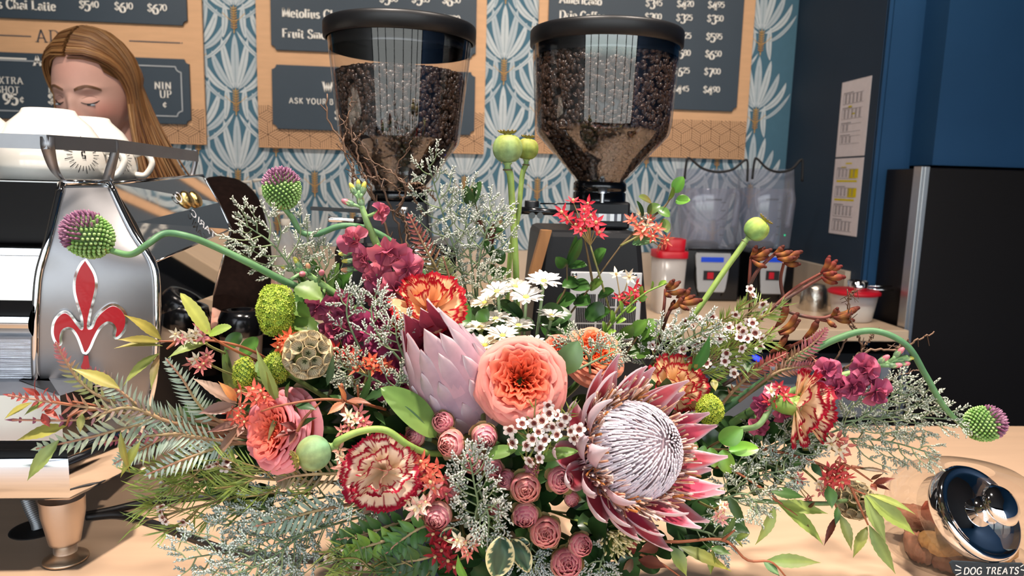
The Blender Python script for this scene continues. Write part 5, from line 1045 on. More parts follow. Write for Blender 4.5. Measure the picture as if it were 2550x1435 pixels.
def king_protea(label, hx, hy, Y, R_, ax, seed):
    c = P(hx, hy, Y); ax = nrm(ax); fr = frame(ax); rr = random.Random(seed)
    t = thing('king_protea', label, 'protea', HUB, 'king proteas in the bouquet')
    b = MB(); b.tube(stemcurve(c - ax * R_ * .55, ax), .006, h('#6c5a48'), 10); b.obj('stem', m_stem, t)
    pink, white, lil = h('#d3496a'), h('#efdfe2'), h('#e9e2ea'); salmon = h('#d4626a')
    rd = R_ * .55; dc = c - ax * R_ * .04
    for ring, (n, tr, tz, w, br) in enumerate(((13, 1.06, .14, .36, .36), (12, .95, .38, .33, .33), (8, .82, .58, .28, .31))):
        for i in range(n):
            a = 2 * pi * (i + .5 * (ring % 2)) / n + rr.uniform(-.10, .10); o_ = fr[:, 0] * cos(a) + fr[:, 1] * sin(a); k = rr.uniform(.9, 1.08); b = MB()
            base = c + o_ * R_ * br - ax * R_ * (.46 - .08 * ring); tip = c + o_ * R_ * tr * k + ax * R_ * (tz + rr.uniform(-.08, .08))
            bract(b, base, tip, R_ * w * rr.uniform(.85, 1.1), ax - o_ * .35, lerp(pink, salmon, rr.random()), white, lerp(lil, h('#a58a9c'), .55 * rr.random()), .13 + .04 * rr.random()); b.obj('bract', m_petal, t)
    b = MB(); b.lathe([(R_ * .1, -R_ * .62), (R_ * .36, -R_ * .5), (R_ * .46, -R_ * .3)], h('#c88a90'), 24, M=fr, o=c); b.obj('receptacle', m_petal, t)
    # central dome of packed styles
    b = MB(); b.ell(dc - ax * rd * .12, fr, (rd * .88, rd * .88, rd * .92), h('#c4adb4'), 24, 16); N = 820; W0, W1, O1 = h('#f0eaee'), h('#dccfd8'), h('#c98a4e')
    for i in range(N):
        z = 1 - (i + .5) / N * 1.02; q = sqrt(max(0, 1 - z * z)); a = i * 2.399963 + rr.gauss(0, .03); d = np.array([q * cos(a), q * sin(a), z]); p = dc + fr @ (d * rd * [1, 1, .98])
        el = math.atan2(q, z); down = fr @ np.array([cos(el) * cos(a), cos(el) * sin(a), -sin(el)]); out = fr @ d
        L_ = rd * lerp(.24, .85, (1 - z) ** .8) * rr.uniform(.85, 1.15); tip = p + out * rd * .045; mid = p + down * L_ * .5 - out * rd * .01; end = p + down * L_ + out * (-rd * .06 - .10 * L_)
        b.tube(np.array([tip, mid, end]), [rd * .018, rd * .021, rd * .012], np.array([lerp(W0, W1, rr.random()), lerp(W0, W1, rr.random()), lerp(W1, O1, min(1, (1 - z) * .55))]), 4)
    o = b.obj('style_dome', m_dry if False else mat('protea_styles', rough=.6, spec=.3, transl=.1), t); o['kind'] = 'stuff'
    b = MB(); cols = [h('#b5713a'), h('#8a5a34'), h('#d8bcae'), h('#c79a86'), h('#e2d2cc')]
    for i in range(420):
        a = rr.uniform(0, 2 * pi); o_ = fr[:, 0] * cos(a) + fr[:, 1] * sin(a); r0 = R_ * rr.uniform(.38, .56); z0 = -R_ * rr.uniform(.30, .12); k = rr.random(); p0 = c + o_ * r0 + ax * z0
        p2 = c + o_ * R_ * rr.uniform(.56, .82) + ax * R_ * rr.uniform(-.02, .34) + (fr[:, 0] * -sin(a) + fr[:, 1] * cos(a)) * R_ * rr.uniform(-.09, .09)
        b.tube(spl([p0, lerp(p0, p2, .55) + o_ * R_ * .04, p2], 6), [R_ * .008, R_ * .011, R_ * rr.uniform(.004, .016)], lerp(rr.choice(cols), rr.choice(cols), .5), 4)
    o = b.obj('feathery_fringe', m_dry, t); o['kind'] = 'stuff'
# ---------------------------------------------------------------- overlapping-bract buds
def imbricate(root, c, fr, L_, prof, n, wf, lf, cols, tipout, pointed, rr, partname, m, z0f=.02, z1f=.86, own=True, thick=.0012):
    allb = MB()
    for i in range(n):
        f = (i + .5) / n; z0 = L_ * lerp(z1f, z0f, 1 - f) ; ln = L_ * lf(f) * rr.uniform(.92, 1.08); a0 = i * 2.399963 + rr.uniform(-.1, .1); w = L_ * wf(f); nu, nv = 7, 10; G = np.zeros((nv, nu, 3)); H = np.zeros((nv, nu, 3)); C = np.zeros((nv, nu, 3)); D = np.zeros((nv, nu, 3)); cin, cout, ce = cols(f, rr.random())
        for j in range(nv):
            v = j / (nv - 1); z = z0 + ln * v; r = prof(z / L_) * L_ + thick * 2.2 * (1 - v) + .012 * L_ * (1.2 - f) + tipout * L_ * v ** 3; sh = (min(1, .62 + 1.1 * v) * (1 - max(0, (v - .25) / .75) ** 1.45) if pointed else max(0, 1 - max(0, (v - .35) / .65) ** 2.4) ** .5 * min(1, .6 + v))
            for q in range(nu):
                u = 2 * q / (nu - 1) - 1; a = a0 + u * min(1.5, w * .5 * sh / max(r, L_ * .05)); e = abs(u) ** 2; r2 = r - e * thick * 1.5
                G[j, q] = c + fr @ np.array([r2 * cos(a), r2 * sin(a), z]); r3 = r2 - thick * (1 - .6 * e) - .0002; H[j, q] = c + fr @ np.array([r3 * cos(a), r3 * sin(a), z])
                k = max(max(0, v - .6) * 1.3, (abs(u) > .85) * .9); C[j, q] = lerp(cout, ce, min(1, k)); D[j, q] = cin
        b = MB() if own else allb; b.grid(np.concatenate([G, H[:, ::-1]], 1), np.concatenate([C, D[:, ::-1]], 1), cv=True)
        if own: b.obj(partname, m, root)
    if not own: allb.obj(partname, m, root)
def protea_bud(label, base, tip, Y0, Y1, W_, seed):
    p0, p1 = P(*base, Y0), P(*tip, Y1); L_ = np.linalg.norm(p1 - p0); ax = (p1 - p0) / L_; fr = frame(ax); rr = random.Random(seed)
    t = thing('king_protea', label, 'protea', HUB, 'king proteas in the bouquet'); k = W_ / L_
    b = MB(); b.tube(stemcurve(p0, ax), .006, h('#6c5a48'), 10); b.obj('stem', m_stem, t)
    prof = lambda z: k * .5 * np.interp(z, [0, .08, .25, .45, .65, .85, 1.0, 1.2], [.42, .72, .97, 1.0, .86, .62, .40, .24])
    def cols(f, q): return lerp(h('#b84560'), h('#cf5f74'), q), lerp(h('#a897ab'), h('#d9b0bd'), min(1, .15 + .75 * f * q + .3 * f)), h('#f3e8ea')
    imbricate(t, p0, fr, L_, prof, 54, lambda f: lerp(.19, .27, f), lambda f: lerp(.28, .50, f), cols, .03, True, rr, 'bract', m_petal, -.02, .60)
    b = MB(); b.lathe([(prof(z) * L_ * .82, z * L_) for z in np.linspace(0, .70, 14)] + [(.0001, L_ * .74)], h('#9c3a55'), 24, M=fr, o=p0); b.obj('bud_core', m_petal, t)
def leuc(label, hx, hy, Y, r, ax, seed, tone=0.):
    """small rounded pink cone bud with green outer bracts"""
    c = P(hx, hy, Y); ax = nrm(ax); fr = frame(ax); rr = random.Random(seed); L_ = 2 * r; p0 = c - ax * r * .95
    t = thing('leucadendron_cone', label, 'flower', HUB, 'rounded pink cone buds at the bouquet front')
    b = MB(); b.tube(stemcurve(p0, ax, n=14), .0022, h('#6f7a48'), 6); b.obj('stem', m_stem, t)
    g1, g2, p1, p2, p3, pe = h('#8f9a58'), h('#b0a468'), h('#f098aa'), h('#d4668a'), h('#f2a08c'), h('#f6d2c6')
    b = MB(); ph0 = rr.uniform(0, 6); core = lerp(p2, p3, tone)
    for k, (rt, ht, n, hf, tip) in enumerate(((1.0, .30, 6, 42, .86), (.90, .62, 6, 38, .78), (.72, .84, 6, 36, .66), (.52, .96, 5, 40, .58), (.33, 1.02, 5, 42, .5), (.17, 1.04, 3, 60, .5))):
        for i in range(n):
            r0 = r * rt * rr.uniform(.92, 1.08); hh = r * ht * rr.uniform(.95, 1.05); z0 = r * (-.75 + .16 * k)
            pr = lambda v, r0=r0, hh=hh, z0=z0: (r0 * (.45 + .55 * sin(min(1, v * 1.5) * pi / 2)) * (1 - (1 - tip) * max(0, v - .62) / .38), z0 + (hh - z0) * v)
            cl = lerp(p1, p2, rr.random()); cl = lerp(cl, p3, tone * (.4 + .6 * rr.random())); gk = .40 if k == 0 else .04
            arcpetal(b, c, fr, ph0 + 2 * pi * i / n + k * .55 + rr.uniform(-.15, .15), radians(hf), pr, 9, 8, r * .03, lambda u, v: lerp(lerp(lerp(g2, cl, .5), lerp(cl, g2, gk), min(1, v * 1.6)), pe, min(1, max(0, v - .84) * 5 + max(0, abs(u) - .82) * 3) * .75), rr.random(), fold=-r * .10)
    b.obj('pink_bracts', m_petal, t)
    b = MB(); b.ell(c - ax * r * .1, fr, (r * .62, r * .62, r * .85), core * .7, 12, 8); b.obj('cone_core', m_petal, t)
    b = MB()
    for k in range(7):
        a = k * 2 * pi / 7 + rr.uniform(-.2, .2); o_ = fr[:, 0] * cos(a) + fr[:, 1] * sin(a); s = rr.uniform(.8, 1.15)
        leaf(b, p0 + o_ * r * .35, p0 + o_ * r * 1.12 * s + ax * r * rr.uniform(.55, 1.05), r * .85, o_ - ax * .2, g1, lerp(g2, p1, .35 * rr.random()), bend=.22, fold=-.25, shape='oval', n=7)
    b.obj('green_bracts', m_leaf, t)
# ---------------------------------------------------------------- daisy
def daisy(label, hx, hy, Y, r, ax, seed, base=None, warm=0.):
    c = P(hx, hy, Y); ax = nrm(ax); fr = frame(ax); rr = random.Random(seed)
    t = thing('daisy', label, 'daisy', HUB, 'white daisies behind the coral rose')
    e = P(*base) if base else HUB; b = MB(); b.tube(spl([e, lerp(e, c, .5) + [0, 0, .004], c - ax * r * .35, c], 16), .0017, h('#8aa57a'), 7); b.ell(c - ax * r * .1, fr, (r * .25, r * .25, r * .18), h('#86a05a'), 10, 6); b.obj('stem', m_stem, t)
    b = MB(); wc = lerp(h('#f6f3ee'), h('#f5e6c2'), warm)
    for ly, (n, ll, op) in enumerate(((15, 1.0, .16), (11, .86, .34))):
        for k in range(n):
            a = 2 * pi * (k + .5 * ly) / n + rr.uniform(-.12, .12); o_ = fr[:, 0] * cos(a) + fr[:, 1] * sin(a); L_ = r * ll * rr.uniform(.88, 1.08); q = c + o_ * r * .12 + ax * r * .05
            leaf(b, q, q + nrm(o_ + ax * (op + rr.uniform(-.1, .14))) * L_, r * .30, ax + o_ * rr.uniform(-.2, .2), wc, wc * .97, bend=rr.uniform(.0, .08), fold=.22, shape='obov', n=8, mid=wc * .93)
    b.obj('petals', m_petal, t)
    b = MB(); b.ell(c + ax * r * .08, fr, (r * .20, r * .20, r * .12), lerp(h('#d9d06a'), h('#e2c860'), warm), 12, 6); b.obj('eye', m_dry, t)
# ---------------------------------------------------------------- stock
def ruffled(b, c, d, r, c0, c1, n, rr):
    fr = frame(d)
    for k in range(n):
        ly = k % 2; a = k * 2 * pi / n * 1.0 + rr.uniform(-.25, .25); o_ = fr[:, 0] * cos(a) + fr[:, 1] * sin(a); el = rr.uniform(.05, .5) if ly else rr.uniform(.5, 1.3); dd = nrm(o_ + d * el); s = nrm(np.cross(dd, d)); nn = np.cross(s, dd)
        nu, nv = 9, 6; L_ = r * rr.uniform(.85, 1.1) * (1 if ly else .8); W_ = L_ * rr.uniform(.5, .66); p_, k_ = rr.uniform(0, 6), rr.uniform(2.5, 4.5); G = np.zeros((nv, nu, 3)); C = np.zeros((nv, nu, 3)); cc = lerp(c0, c1, rr.random())
        for j in range(nv):
            v = j / (nv - 1)
            for i in range(nu):
                u = 2 * i / (nu - 1) - 1; e = sqrt(max(0, 1 - (.86 * u) ** 2)); 
                G[j, i] = c + dd * L_ * (v * (.35 + .65 * e)) + s * u * W_ * v ** .7 + nn * r * (.24 * sin(k_ * u + p_) * v + .20 * v * v * (-1 if ly else 1)); C[j, i] = lerp(c1, cc, .25 + .75 * v)
        b.grid(G, C)
def stock(label, path, florets, buds, cols, seed, group='stock stems in the bouquet'):
    """path in (x,y,Y); florets [(x,y,Y,r)]; buds [(x,y,Y,len,kind)]"""
    rr = random.Random(seed); t = thing('stock_flower', label, 'flower', HUB, group); S = spl(pp(path), 40); c0, c1 = h(cols[0]), h(cols[1])
    b = MB(); b.tube(S, [.0045, .0042, .0035, .0022], np.array([h('#6f9455'), h('#86ad66'), h('#93b878')]), 9); b.obj('stem', m_stem, t)
    for (x, y, Y, r) in florets:
        c = P(x, y, Y); k = np.argmin(np.linalg.norm(S - c, axis=1)); d = nrm(nrm(c - S[k]) * .8 + TOW * .7 + np.array([rr.gauss(0, .35), 0, rr.gauss(0, .35)])); b = MB(); ruffled(b, c, d, r, c0, c1, rr.choice((9, 10, 11)), rr); f = b.obj('bloom', m_petal, t)
        b = MB(); b.tube(spl([S[k], lerp(S[k], c, .6), c], 6), [.0018, .002, .0032], h('#7fa463'), 6)
        for q in range(4): a = q * 1.57 + .4; fr = frame(d); o_ = fr[:, 0] * cos(a) + fr[:, 1] * sin(a); leaf(b, c - d * r * .42, c + o_ * r * .22, r * .2, o_ - d, h('#7fa463'), h('#9ab884'), n=4)
        b.obj('sepals', m_leaf, f)
    for (x, y, Y, L_, kind) in buds:
        c = P(x, y, Y); k = max(0, np.argmin(np.linalg.norm(S - c, axis=1)) - 3); d = nrm(c - S[k] + 1e-4); fr = frame(d); tipc = {0: h('#cfc95c'), 1: h('#d9808c'), 2: h('#e0a07c')}[kind]; b = MB()
        b.tube(spl([S[k], lerp(S[k], c, .5) + TOW * .002, c - d * L_ * .5], 6), [.0017, .0016, .0018], h('#86ad76'), 6); b.ell(c - d * L_ * .15, fr, (L_ * .26, L_ * .26, L_ * .42), h('#7fa07a'), 10, 7)
        for q in range(4): a = q * 1.57; o_ = fr[:, 0] * cos(a) + fr[:, 1] * sin(a); leaf(b, c - d * L_ * .3 + o_ * L_ * .2, c + d * L_ * .25 + o_ * L_ * .26, L_ * .26, o_, h('#86ad76'), h('#b5c48a'), n=4)
        b.ell(c + d * L_ * .18, fr, (L_ * (.24 if kind else .20), L_ * (.24 if kind else .20), L_ * .42), tipc, 9, 7); b.obj('bud', m_leaf, t)
# ---------------------------------------------------------------- viburnum
def viburnum(label, hx, hy, Y, rx, ry, seed, c0='#9fb83f', c1='#c9cf4c', n=330, leafs=()):
    rr = random.Random(seed); c = P(hx, hy, Y); fr = np.stack([cd(1, 0, 0), cd(0, 1, 0), TOW], 1); a_, b_ = h(c0), h(c1)
    t = thing('viburnum', label, 'flower', HUB, 'lime green viburnum balls'); b = MB(); b.tube(spl([HUB, lerp(HUB, c, .6), c], 14), .0024, h('#6b7a45'), 7); b.obj('stem', m_stem, t)
    b = MB(); rz = min(rx, ry); b.ell(c, fr, (rx * .86, ry * .86, rz * .8), h('#5d7a2c'), 16, 12)
    for i in range(n):
        z = 1 - 2 * (i + .5) / n; q = sqrt(1 - z * z); a = i * 2.399963; d = np.array([q * cos(a), q * sin(a), z]); d = d[[0, 2, 1]]
        lump = 1 + .07 * sin(5 * d[0] + seed) * cos(4 * d[1]); p = c + fr @ (d * [rx * .93, ry * .93, rz * .9] * lump); dw = nrm(fr @ d); f2 = frame(nrm(dw + np.array([rr.gauss(0, .3) for _ in range(3)]))); r = min(rx, ry) * rr.uniform(.13, .175); col = lerp(a_, b_, rr.random()) * (1.0 if rr.random() > .3 else 1.15); a0 = rr.uniform(0, 6)
        V = [p]; 
        for k in range(5):
            a1 = a0 + 2 * pi * k / 5
            for da, rad, up in ((-.42, .75, .25), (0, 1.05, .42), (.42, .75, .25)): V.append(p + f2 @ np.array([cos(a1 + da) * r * rad, sin(a1 + da) * r * rad, up * r]))
        k0 = b.verts(np.array(V), np.vstack([[col * .8], np.tile(col, (15, 1))])); b.Q.append(np.array([[k0, k0 + 1 + 3 * k, k0 + 2 + 3 * k, k0 + 3 + 3 * k] for k in range(5)]))
    o = b.obj('florets', m_petal, t); o['kind'] = 'stuff'
    if leafs:
        b = MB()
        for (x0, y0, x1, y1, w) in leafs: leaf(b, P(x0, y0, Y + .005), P(x1, y1, Y), w, TOW + cd(.2, .6, 0), h('#4f6e2c'), h('#6d8a3a'), bend=.06, serr=.08, n=13, shape='oval')
        b.obj('leaves', m_leaf, t)
# ---------------------------------------------------------------- scabiosa seed head
def scabiosa(label, hx, hy, Y, R_, ax, seed, dull=0.):
    rr = random.Random(seed); c = P(hx, hy, Y); ax = nrm(ax); fr = frame(ax); t = thing('scabiosa_pod', label, 'seed pod', HUB, 'papery starflower pods')
    b = MB(); b.tube(stemcurve(c - ax * R_ * .8, ax), .0022, h('#6d8a5a'), 7); b.obj('stem', m_stem, t); b = MB(); b.ell(c, fr, (R_ * .72,) * 3, h('#77723f'), 16, 12); b.obj('core', m_dry, t)
    N = 46; tan, dk, rim, gr = h('#c2b394'), h('#7a6a58'), h('#d8bf92'), h('#8f9660')
    for i in range(N):
        z = 1 - 2 * (i + .5) / N; q = sqrt(1 - z * z); a = i * 2.399963; d = fr @ np.array([q * cos(a), q * sin(a), z]); f2 = frame(nrm(d + np.array([rr.gauss(0, .1) for _ in range(3)]))); n = 60; p = c + d * R_ * .70; rc = R_ * rr.uniform(.27, .33); b = MB()
        prof = [(.10, .02), (.34, .03), (.62, .10), (.88, .22), (1.0, .34), (.97, .35)]; G = np.array([[p + f2 @ np.array([rc * r * cos(2 * pi * k / n), rc * r * sin(2 * pi * k / n), R_ * zz + (.01 * R_ * (k % 2) if 1 < j < 5 else 0)]) for k in range(n)] for j, (r, zz) in enumerate(prof)])
        C = np.array([[(gr if j == 0 else (dk if (k % 3 == 0 and j < 4) else (rim if j >= 4 else lerp(gr, tan, min(1, j / 2.5))))) * (1 - .35 * dull) for k in range(n)] for j in range(len(prof))]); b.grid(G, C, cv=True)
        for k in range(5): a1 = k * 1.257; b.tube(np.array([p + d * R_ * .03, p + f2 @ np.array([rc * .34 * cos(a1), rc * .34 * sin(a1), R_ * .10])]), [.0006, .0003], h('#3d4228'), 4, False)
        b.obj('papery_cup', m_dry, t)
# ---------------------------------------------------------------- fillers
def limonium(label, path, reach, n, seed, side=None, white='#e8e8dc', green='#7e9a80', spike=.016, t0=.3, dens=1., up=.55):
    """airy spray: side branches carrying combs of tiny white-tipped calyces"""
    rr = random.Random(seed); S = spl(pp(path), 40); t = thing('sea_lavender', label, 'flower spray', HUB, 'white sea lavender sprays'); st = MB(); fl = MB(); g = h(green); w = h(white)
    st.tube(S, [.0013, .0010, .0006], h('#6a7f5c'), 5)
    def bits(p, d, s2, L_):
        m = max(5, int(L_ / .00105 * dens)); d = nrm(d)
        for k in range(m):
            f = (k + .5) / m; q = p + d * L_ * f; dd = nrm(d * 1.1 + s2 * (1 if k % 2 else -.8) * rr.uniform(.5, 1.) + np.array([rr.gauss(0, .3) for _ in range(3)])); l_ = rr.uniform(.0032, .0046); r = .00092; fr = frame(dd)
            V = np.vstack([[q], q + dd * l_ * .5 + fr[:, 0] * r, q + dd * l_ * .5 + fr[:, 1] * r, q + dd * l_ * .5 - fr[:, 0] * r, q + dd * l_ * .5 - fr[:, 1] * r, q + dd * l_]); c2 = lerp(w, w * .8, rr.random())
            k0 = fl.verts(V, np.vstack([g, lerp(g, w, .72), lerp(g, w, .72), lerp(g, w, .72), lerp(g, w, .72), c2])); fl.T.append(np.array([[k0, k0 + 1 + i, k0 + 1 + (i + 1) % 4] for i in range(4)] + [[k0 + 5, k0 + 1 + (i + 1) % 4, k0 + 1 + i] for i in range(4)]))
    for i in range(n):
        f = t0 + (1 - t0) * (i + .5) / n; k = min(38, int(f * 39)); p = S[k]; d = nrm(S[k + 1] - S[k]); s = nrm(np.cross(d, TOW)) * (1 if i % 2 else -1); ln = reach * (1.05 - .75 * (f - t0) / (1 - t0)) * rr.uniform(.75, 1.2)
        bd = nrm(d * up + s * .8 + TOW * rr.gauss(0, .28)); q = spl([p, p + bd * ln * .5, p + nrm(bd + d * .35) * ln], 8); st.tube(q, [.0008, .0004], h('#7f8f68'), 4, False)
        ns = max(2, int(ln / .0095))
        for j in range(ns):
            g_ = (j + .7) / ns; kk = min(6, int(g_ * 7)); b0 = q[kk]; e = nrm(q[kk + 1] - q[kk]); s2 = nrm(np.cross(e, TOW)) * (1 if j % 2 else -1); dd = nrm(e * .7 + s2 * .7 + TOW * rr.gauss(0, .25)); L_ = spike * rr.uniform(.6, 1.15) * (1.1 - .5 * g_); st.tube(np.array([b0, b0 + dd * L_]), .0004, h('#7f8f68'), 3, False); bits(b0, dd, np.cross(dd, TOW), L_)
        bits(q[6], q[7] - q[5], np.cross(bd, TOW), spike * .8)
    bits(S[-4], S[-1] - S[-4], np.cross(S[-1] - S[-4], TOW) / .02, spike); st.obj('stem', m_stem, t); o = fl.obj('tiny_blooms', m_petal, t); o['kind'] = 'stuff'
_wax = None
def waxflower(label, path, flowers, nneed, seed, needle=.020, green=('#667f3c', '#9aac52'), r=.0056, only_needles=False):
    """twiggy sprig with needle leaves and five-petalled white flowers"""
    global _wax; rr = random.Random(seed); S = spl(pp(path), 40); t = thing('wax_flower', label, 'flower spray', HUB, 'wax flower sprigs'); b = MB(); b.tube(S, [.0014, .0011, .0007], h('#7c6a46'), 6); c0, c1 = h(green[0]), h(green[1])
    br = [S]
    for i in range(6):
        f = .3 + .6 * i / 6; k = int(f * 38); d = nrm(S[k + 1] - S[k]); s = nrm(np.cross(d, TOW)) * (1 if i % 2 else -1); L_ = rr.uniform(.02, .04); q = spl([S[k], S[k] + nrm(d + s * .8 + TOW * rr.gauss(0, .3)) * L_ * .5, S[k] + nrm(d * 1.3 + s * .6 + TOW * rr.gauss(.1, .3)) * L_], 10); b.tube(q, [.0009, .0006], h('#8a7a4a'), 5, False); br.append(q)
    for (x, y, Y) in flowers:
        c = P(x, y, Y); k = max(0, np.argmin(np.linalg.norm(S - c, axis=1)) - 4); b.tube(spl([S[k], lerp(S[k], c, .6) - TOW * .002, c - TOW * .004], 6), .0005, h('#8a7a4a'), 4, False)
    b.obj('stem', m_stem, t); b = MB()
    for i in range(int(nneed * .7)):
        q = rr.choice(br); k = rr.randrange(len(q) // 4, len(q) - 1); d = nrm(q[k + 1] - q[k]); s = nrm(np.cross(d, frame(d)[:, 0] * cos(rr.uniform(0, 6)) + frame(d)[:, 1] * sin(rr.uniform(0, 6)))); L_ = needle * rr.uniform(.6, 1.1); leaf(b, q[k], q[k] + nrm(d * .9 + s * .7) * L_, .0013, TOW + s * .3, lerp(c0, c1, rr.random()), lerp(c0, c1, rr.random()), bend=.05, n=4)
    o = b.obj('needle_leaves', m_leaf, t)
    if _wax is None:
        m = MB(); z = np.array([0, 0, 1.]); pk, wh, rd = h('#e9c9c8'), h('#f3eee8'), h('#8c3a38')
        for k in range(5):
            a = 2 * pi * k / 5; o_ = np.array([cos(a), sin(a), 0]); leaf(m, o_ * .28, o_ * 1.0 + z * .22, .72, z, lerp(pk, wh, .3), wh, bend=.08, fold=.2, shape='round', n=6, mid=wh)
        m.lathe([(.30, -.5), (.40, -.1), (.42, .1), (.30, .12), (.2, .02), (.0001, .0)], np.array([h('#a8a05c'), h('#c98f86'), rd, rd * .8, rd * .6, rd * .5]), 10)
        for k in range(10): a = k * .628; m.tube(np.array([[.3 * cos(a), .3 * sin(a), .1], [.36 * cos(a), .36 * sin(a), .28]]), .04, h('#e4d3b4'), 3, False)
        _wax = m.data('bloom', m_petal)
    for (x, y, Y) in flowers:
        c = P(x, y, Y); d = nrm(TOW + np.array([rr.gauss(0, .45), 0, rr.gauss(.1, .4)])); inst('bloom', _wax, t, M4(frame(d), c, r * rr.uniform(.85, 1.15)))
def kangaroo(label, path, claws, seed, col=('#5e281e', '#98642e', '#70391f')):
    """branching dark stem with velvety finger flowers: claws [(x0,y0,x1,y1,Y,width)]"""
    rr = random.Random(seed); t = thing('kangaroo_paw', label, 'flower', HUB, 'rusty kangaroo paws'); b = MB(); cs = [h(x) for x in col]
    for pth in path: b.tube(spl(pp(pth), 30), [.0021, .0018, .0015], np.array([h('#4b3a33'), h('#6a3a30'), h('#7a3a2c')]), 8)
    b.obj('stem', m_stem, t)
    for (x0, y0, x1, y1, Y, w) in claws:
        p, e = P(x0, y0, Y), P(x1, y1, Y - rr.uniform(.0, .008)); d = e - p; s = np.cross(nrm(d), TOW); L_ = np.linalg.norm(d); q = spl([p, lerp(p, e, .5) + s * L_ * .10, e], 12); b = MB(); w = w * 1.0
        b.tube(q, np.array([.35, .6, .85, .95, 1.0, 1.1, 1.15, .7]) * w, np.array([cs[0], lerp(cs[0], cs[2], .6), cs[1] * rr.uniform(.8, 1.1), cs[2], cs[0] * .8]), 9); b.ell(e, frame(nrm(d)), (w * .75, w * .75, w * 1.1), cs[0] * .7, 8, 6); b.obj('bud', m_dry, t)
def starcluster(label, pts, seed, r=.0085, cols=('#c9303a', '#e0565a'), base=None, pale=0, green=()):
    """cluster of small star flowers; pts [(x,y,Y)]"""
    rr = random.Random(seed); t = thing('star_flower_cluster', label, 'flower', HUB, 'coral red star flower clusters'); c0, c1 = h(cols[0]), h(cols[1]); cc = [P(*p) for p in pts]; cen = np.mean(cc, 0); e = P(*base) if base else lerp(cen, HUB, .5); st = MB(); j = lerp(cen, e, .28); st.tube(spl([e, lerp(e, j, .5) + TOW * .003, j], 10), [.0013, .0010], h('#8c8a52'), 6)
    for c in cc: st.tube(spl([j, lerp(j, c, .6), c], 6), [.0007, .0005], h('#a08a58'), 4, False)
    st.obj('stem', m_stem, t)
    for k, c in enumerate(cc):
        b = MB(); d = nrm(nrm(c - j) * .7 + TOW * .8 + np.array([rr.gauss(0, .3) for _ in range(3)])); pl = k < pale; star(b, c, d, r * rr.uniform(.85, 1.15), (h('#e9d9b8'), h('#f0e6d2')) if pl else (lerp(c0, c1, .5 * rr.random()), lerp(c0, c1, .4 + .6 * rr.random())), rr.choice((5, 6, 6)), .36, .35, h('#e6cf9a')); b.obj('bloom', m_petal, t)
def grevillea(label, path, lw, n, seed, base=('#7f9a84', '#a9b8a2'), tipc='#b0606a', ang=.95, m=None, wl=.0025, tip_from=.8):
    """feathery frond: paired narrow leaflets along a stem, tips flushed pink"""
    rr = random.Random(seed); S = spl(pp(path), 60); t = thing('grevillea_frond', label, 'foliage', HUB, 'feathery grevillea fronds'); b = MB(); b.tube(S, [.0018, .0014, .0008], np.array([h('#a0705a'), h('#9a8a62'), h('#b57a68')]), 6); b.obj('stem', m_stem, t); b = MB(); c0, c1, ct = h(base[0]), h(base[1]), h(tipc)
    for i in range(n):
        f = .22 + .78 * (i + .5) / n; k = min(58, int(f * 59)); d = nrm(S[k + 1] - S[k]); L_ = lw * (sin(pi * min(1, .25 + .75 * f) ** 1.3) * .75 + .25) * rr.uniform(.88, 1.1)
        for sg in (-1, 1):
            s = nrm(np.cross(d, TOW)) * sg; dd = nrm(d * ang * .75 + s + TOW * rr.uniform(-.1, .35)); cc = lerp(c0, c1, rr.random()); cc = lerp(cc, ct, min(1, max(0, (f - tip_from) / .15)) * .9); leaf(b, S[k], S[k] + dd * L_, wl, TOW + s * .2, cc, lerp(cc, c1 if f < tip_from else ct, .5), bend=.08, fold=.4, n=5, mid=cc * 1.08)
    leaf(b, S[-3], S[-1] + (S[-1] - S[-3]) * .8, wl, TOW, ct if tip_from < 1 else c1, ct if tip_from < 1 else c1, n=5); b.obj('leaflets', m_leaf, t)
def nandina(label, stems, leaves, seed, stemcol='#9a5a3c', group='slender compound leaf sprays', name='nandina_spray', mtl=None, shape='lance', serr=.05, pet=True):
    """spray of slender leaves: stems [[(x,y,Y)..]], leaves [(x0,y0,x1,y1,Y0,Y1,w,c0,c1)]"""
    rr = random.Random(seed); t = thing(name, label, 'foliage', HUB, group); b = MB()
    for s_ in stems: b.tube(spl(pp(s_), 24), [.0015, .0012, .0008], h(stemcol), 6)
    b.obj('stem', m_stem, t); b = MB()
    for (x0, y0, x1, y1, Y0, Y1, w, c0, c1) in leaves: leaf(b, P(x0, y0, Y0), P(x1, y1, Y1), w, TOW + cd(rr.gauss(0, .35), .45, 0), h(c0), h(c1), bend=rr.uniform(.02, .09), fold=.22, serr=serr, n=17, shape=shape)
    b.obj('leaves', mtl or m_leaf, t)
def twig(label, paths, seed, r=.0013):
    rr = random.Random(seed); t = thing('bare_twig', label, 'twig', HUB, 'bare brown twigs'); b = MB(); c = h('#5b4334')
    for pth in paths:
        S = spl(pp(pth[1:]), 34); S = S + np.array([[rr.gauss(0, .0008) for _ in range(3)] for _ in S]); k = pth[0]; b.tube(S, [r * k, r * k * .75, r * k * .4], lerp(c, h('#7a5d48'), rr.random()), 6)
        for i in range(4, 32, 5):
            d = nrm(S[i + 1] - S[i]); s = nrm(np.cross(d, TOW)) * rr.choice((-1, 1)); L_ = rr.uniform(.004, .012); b.tube(np.array([S[i], S[i] + nrm(d + s) * L_]), [r * k * .5, r * k * .25], c, 4, False)
    b.obj('branches', m_stem, t)
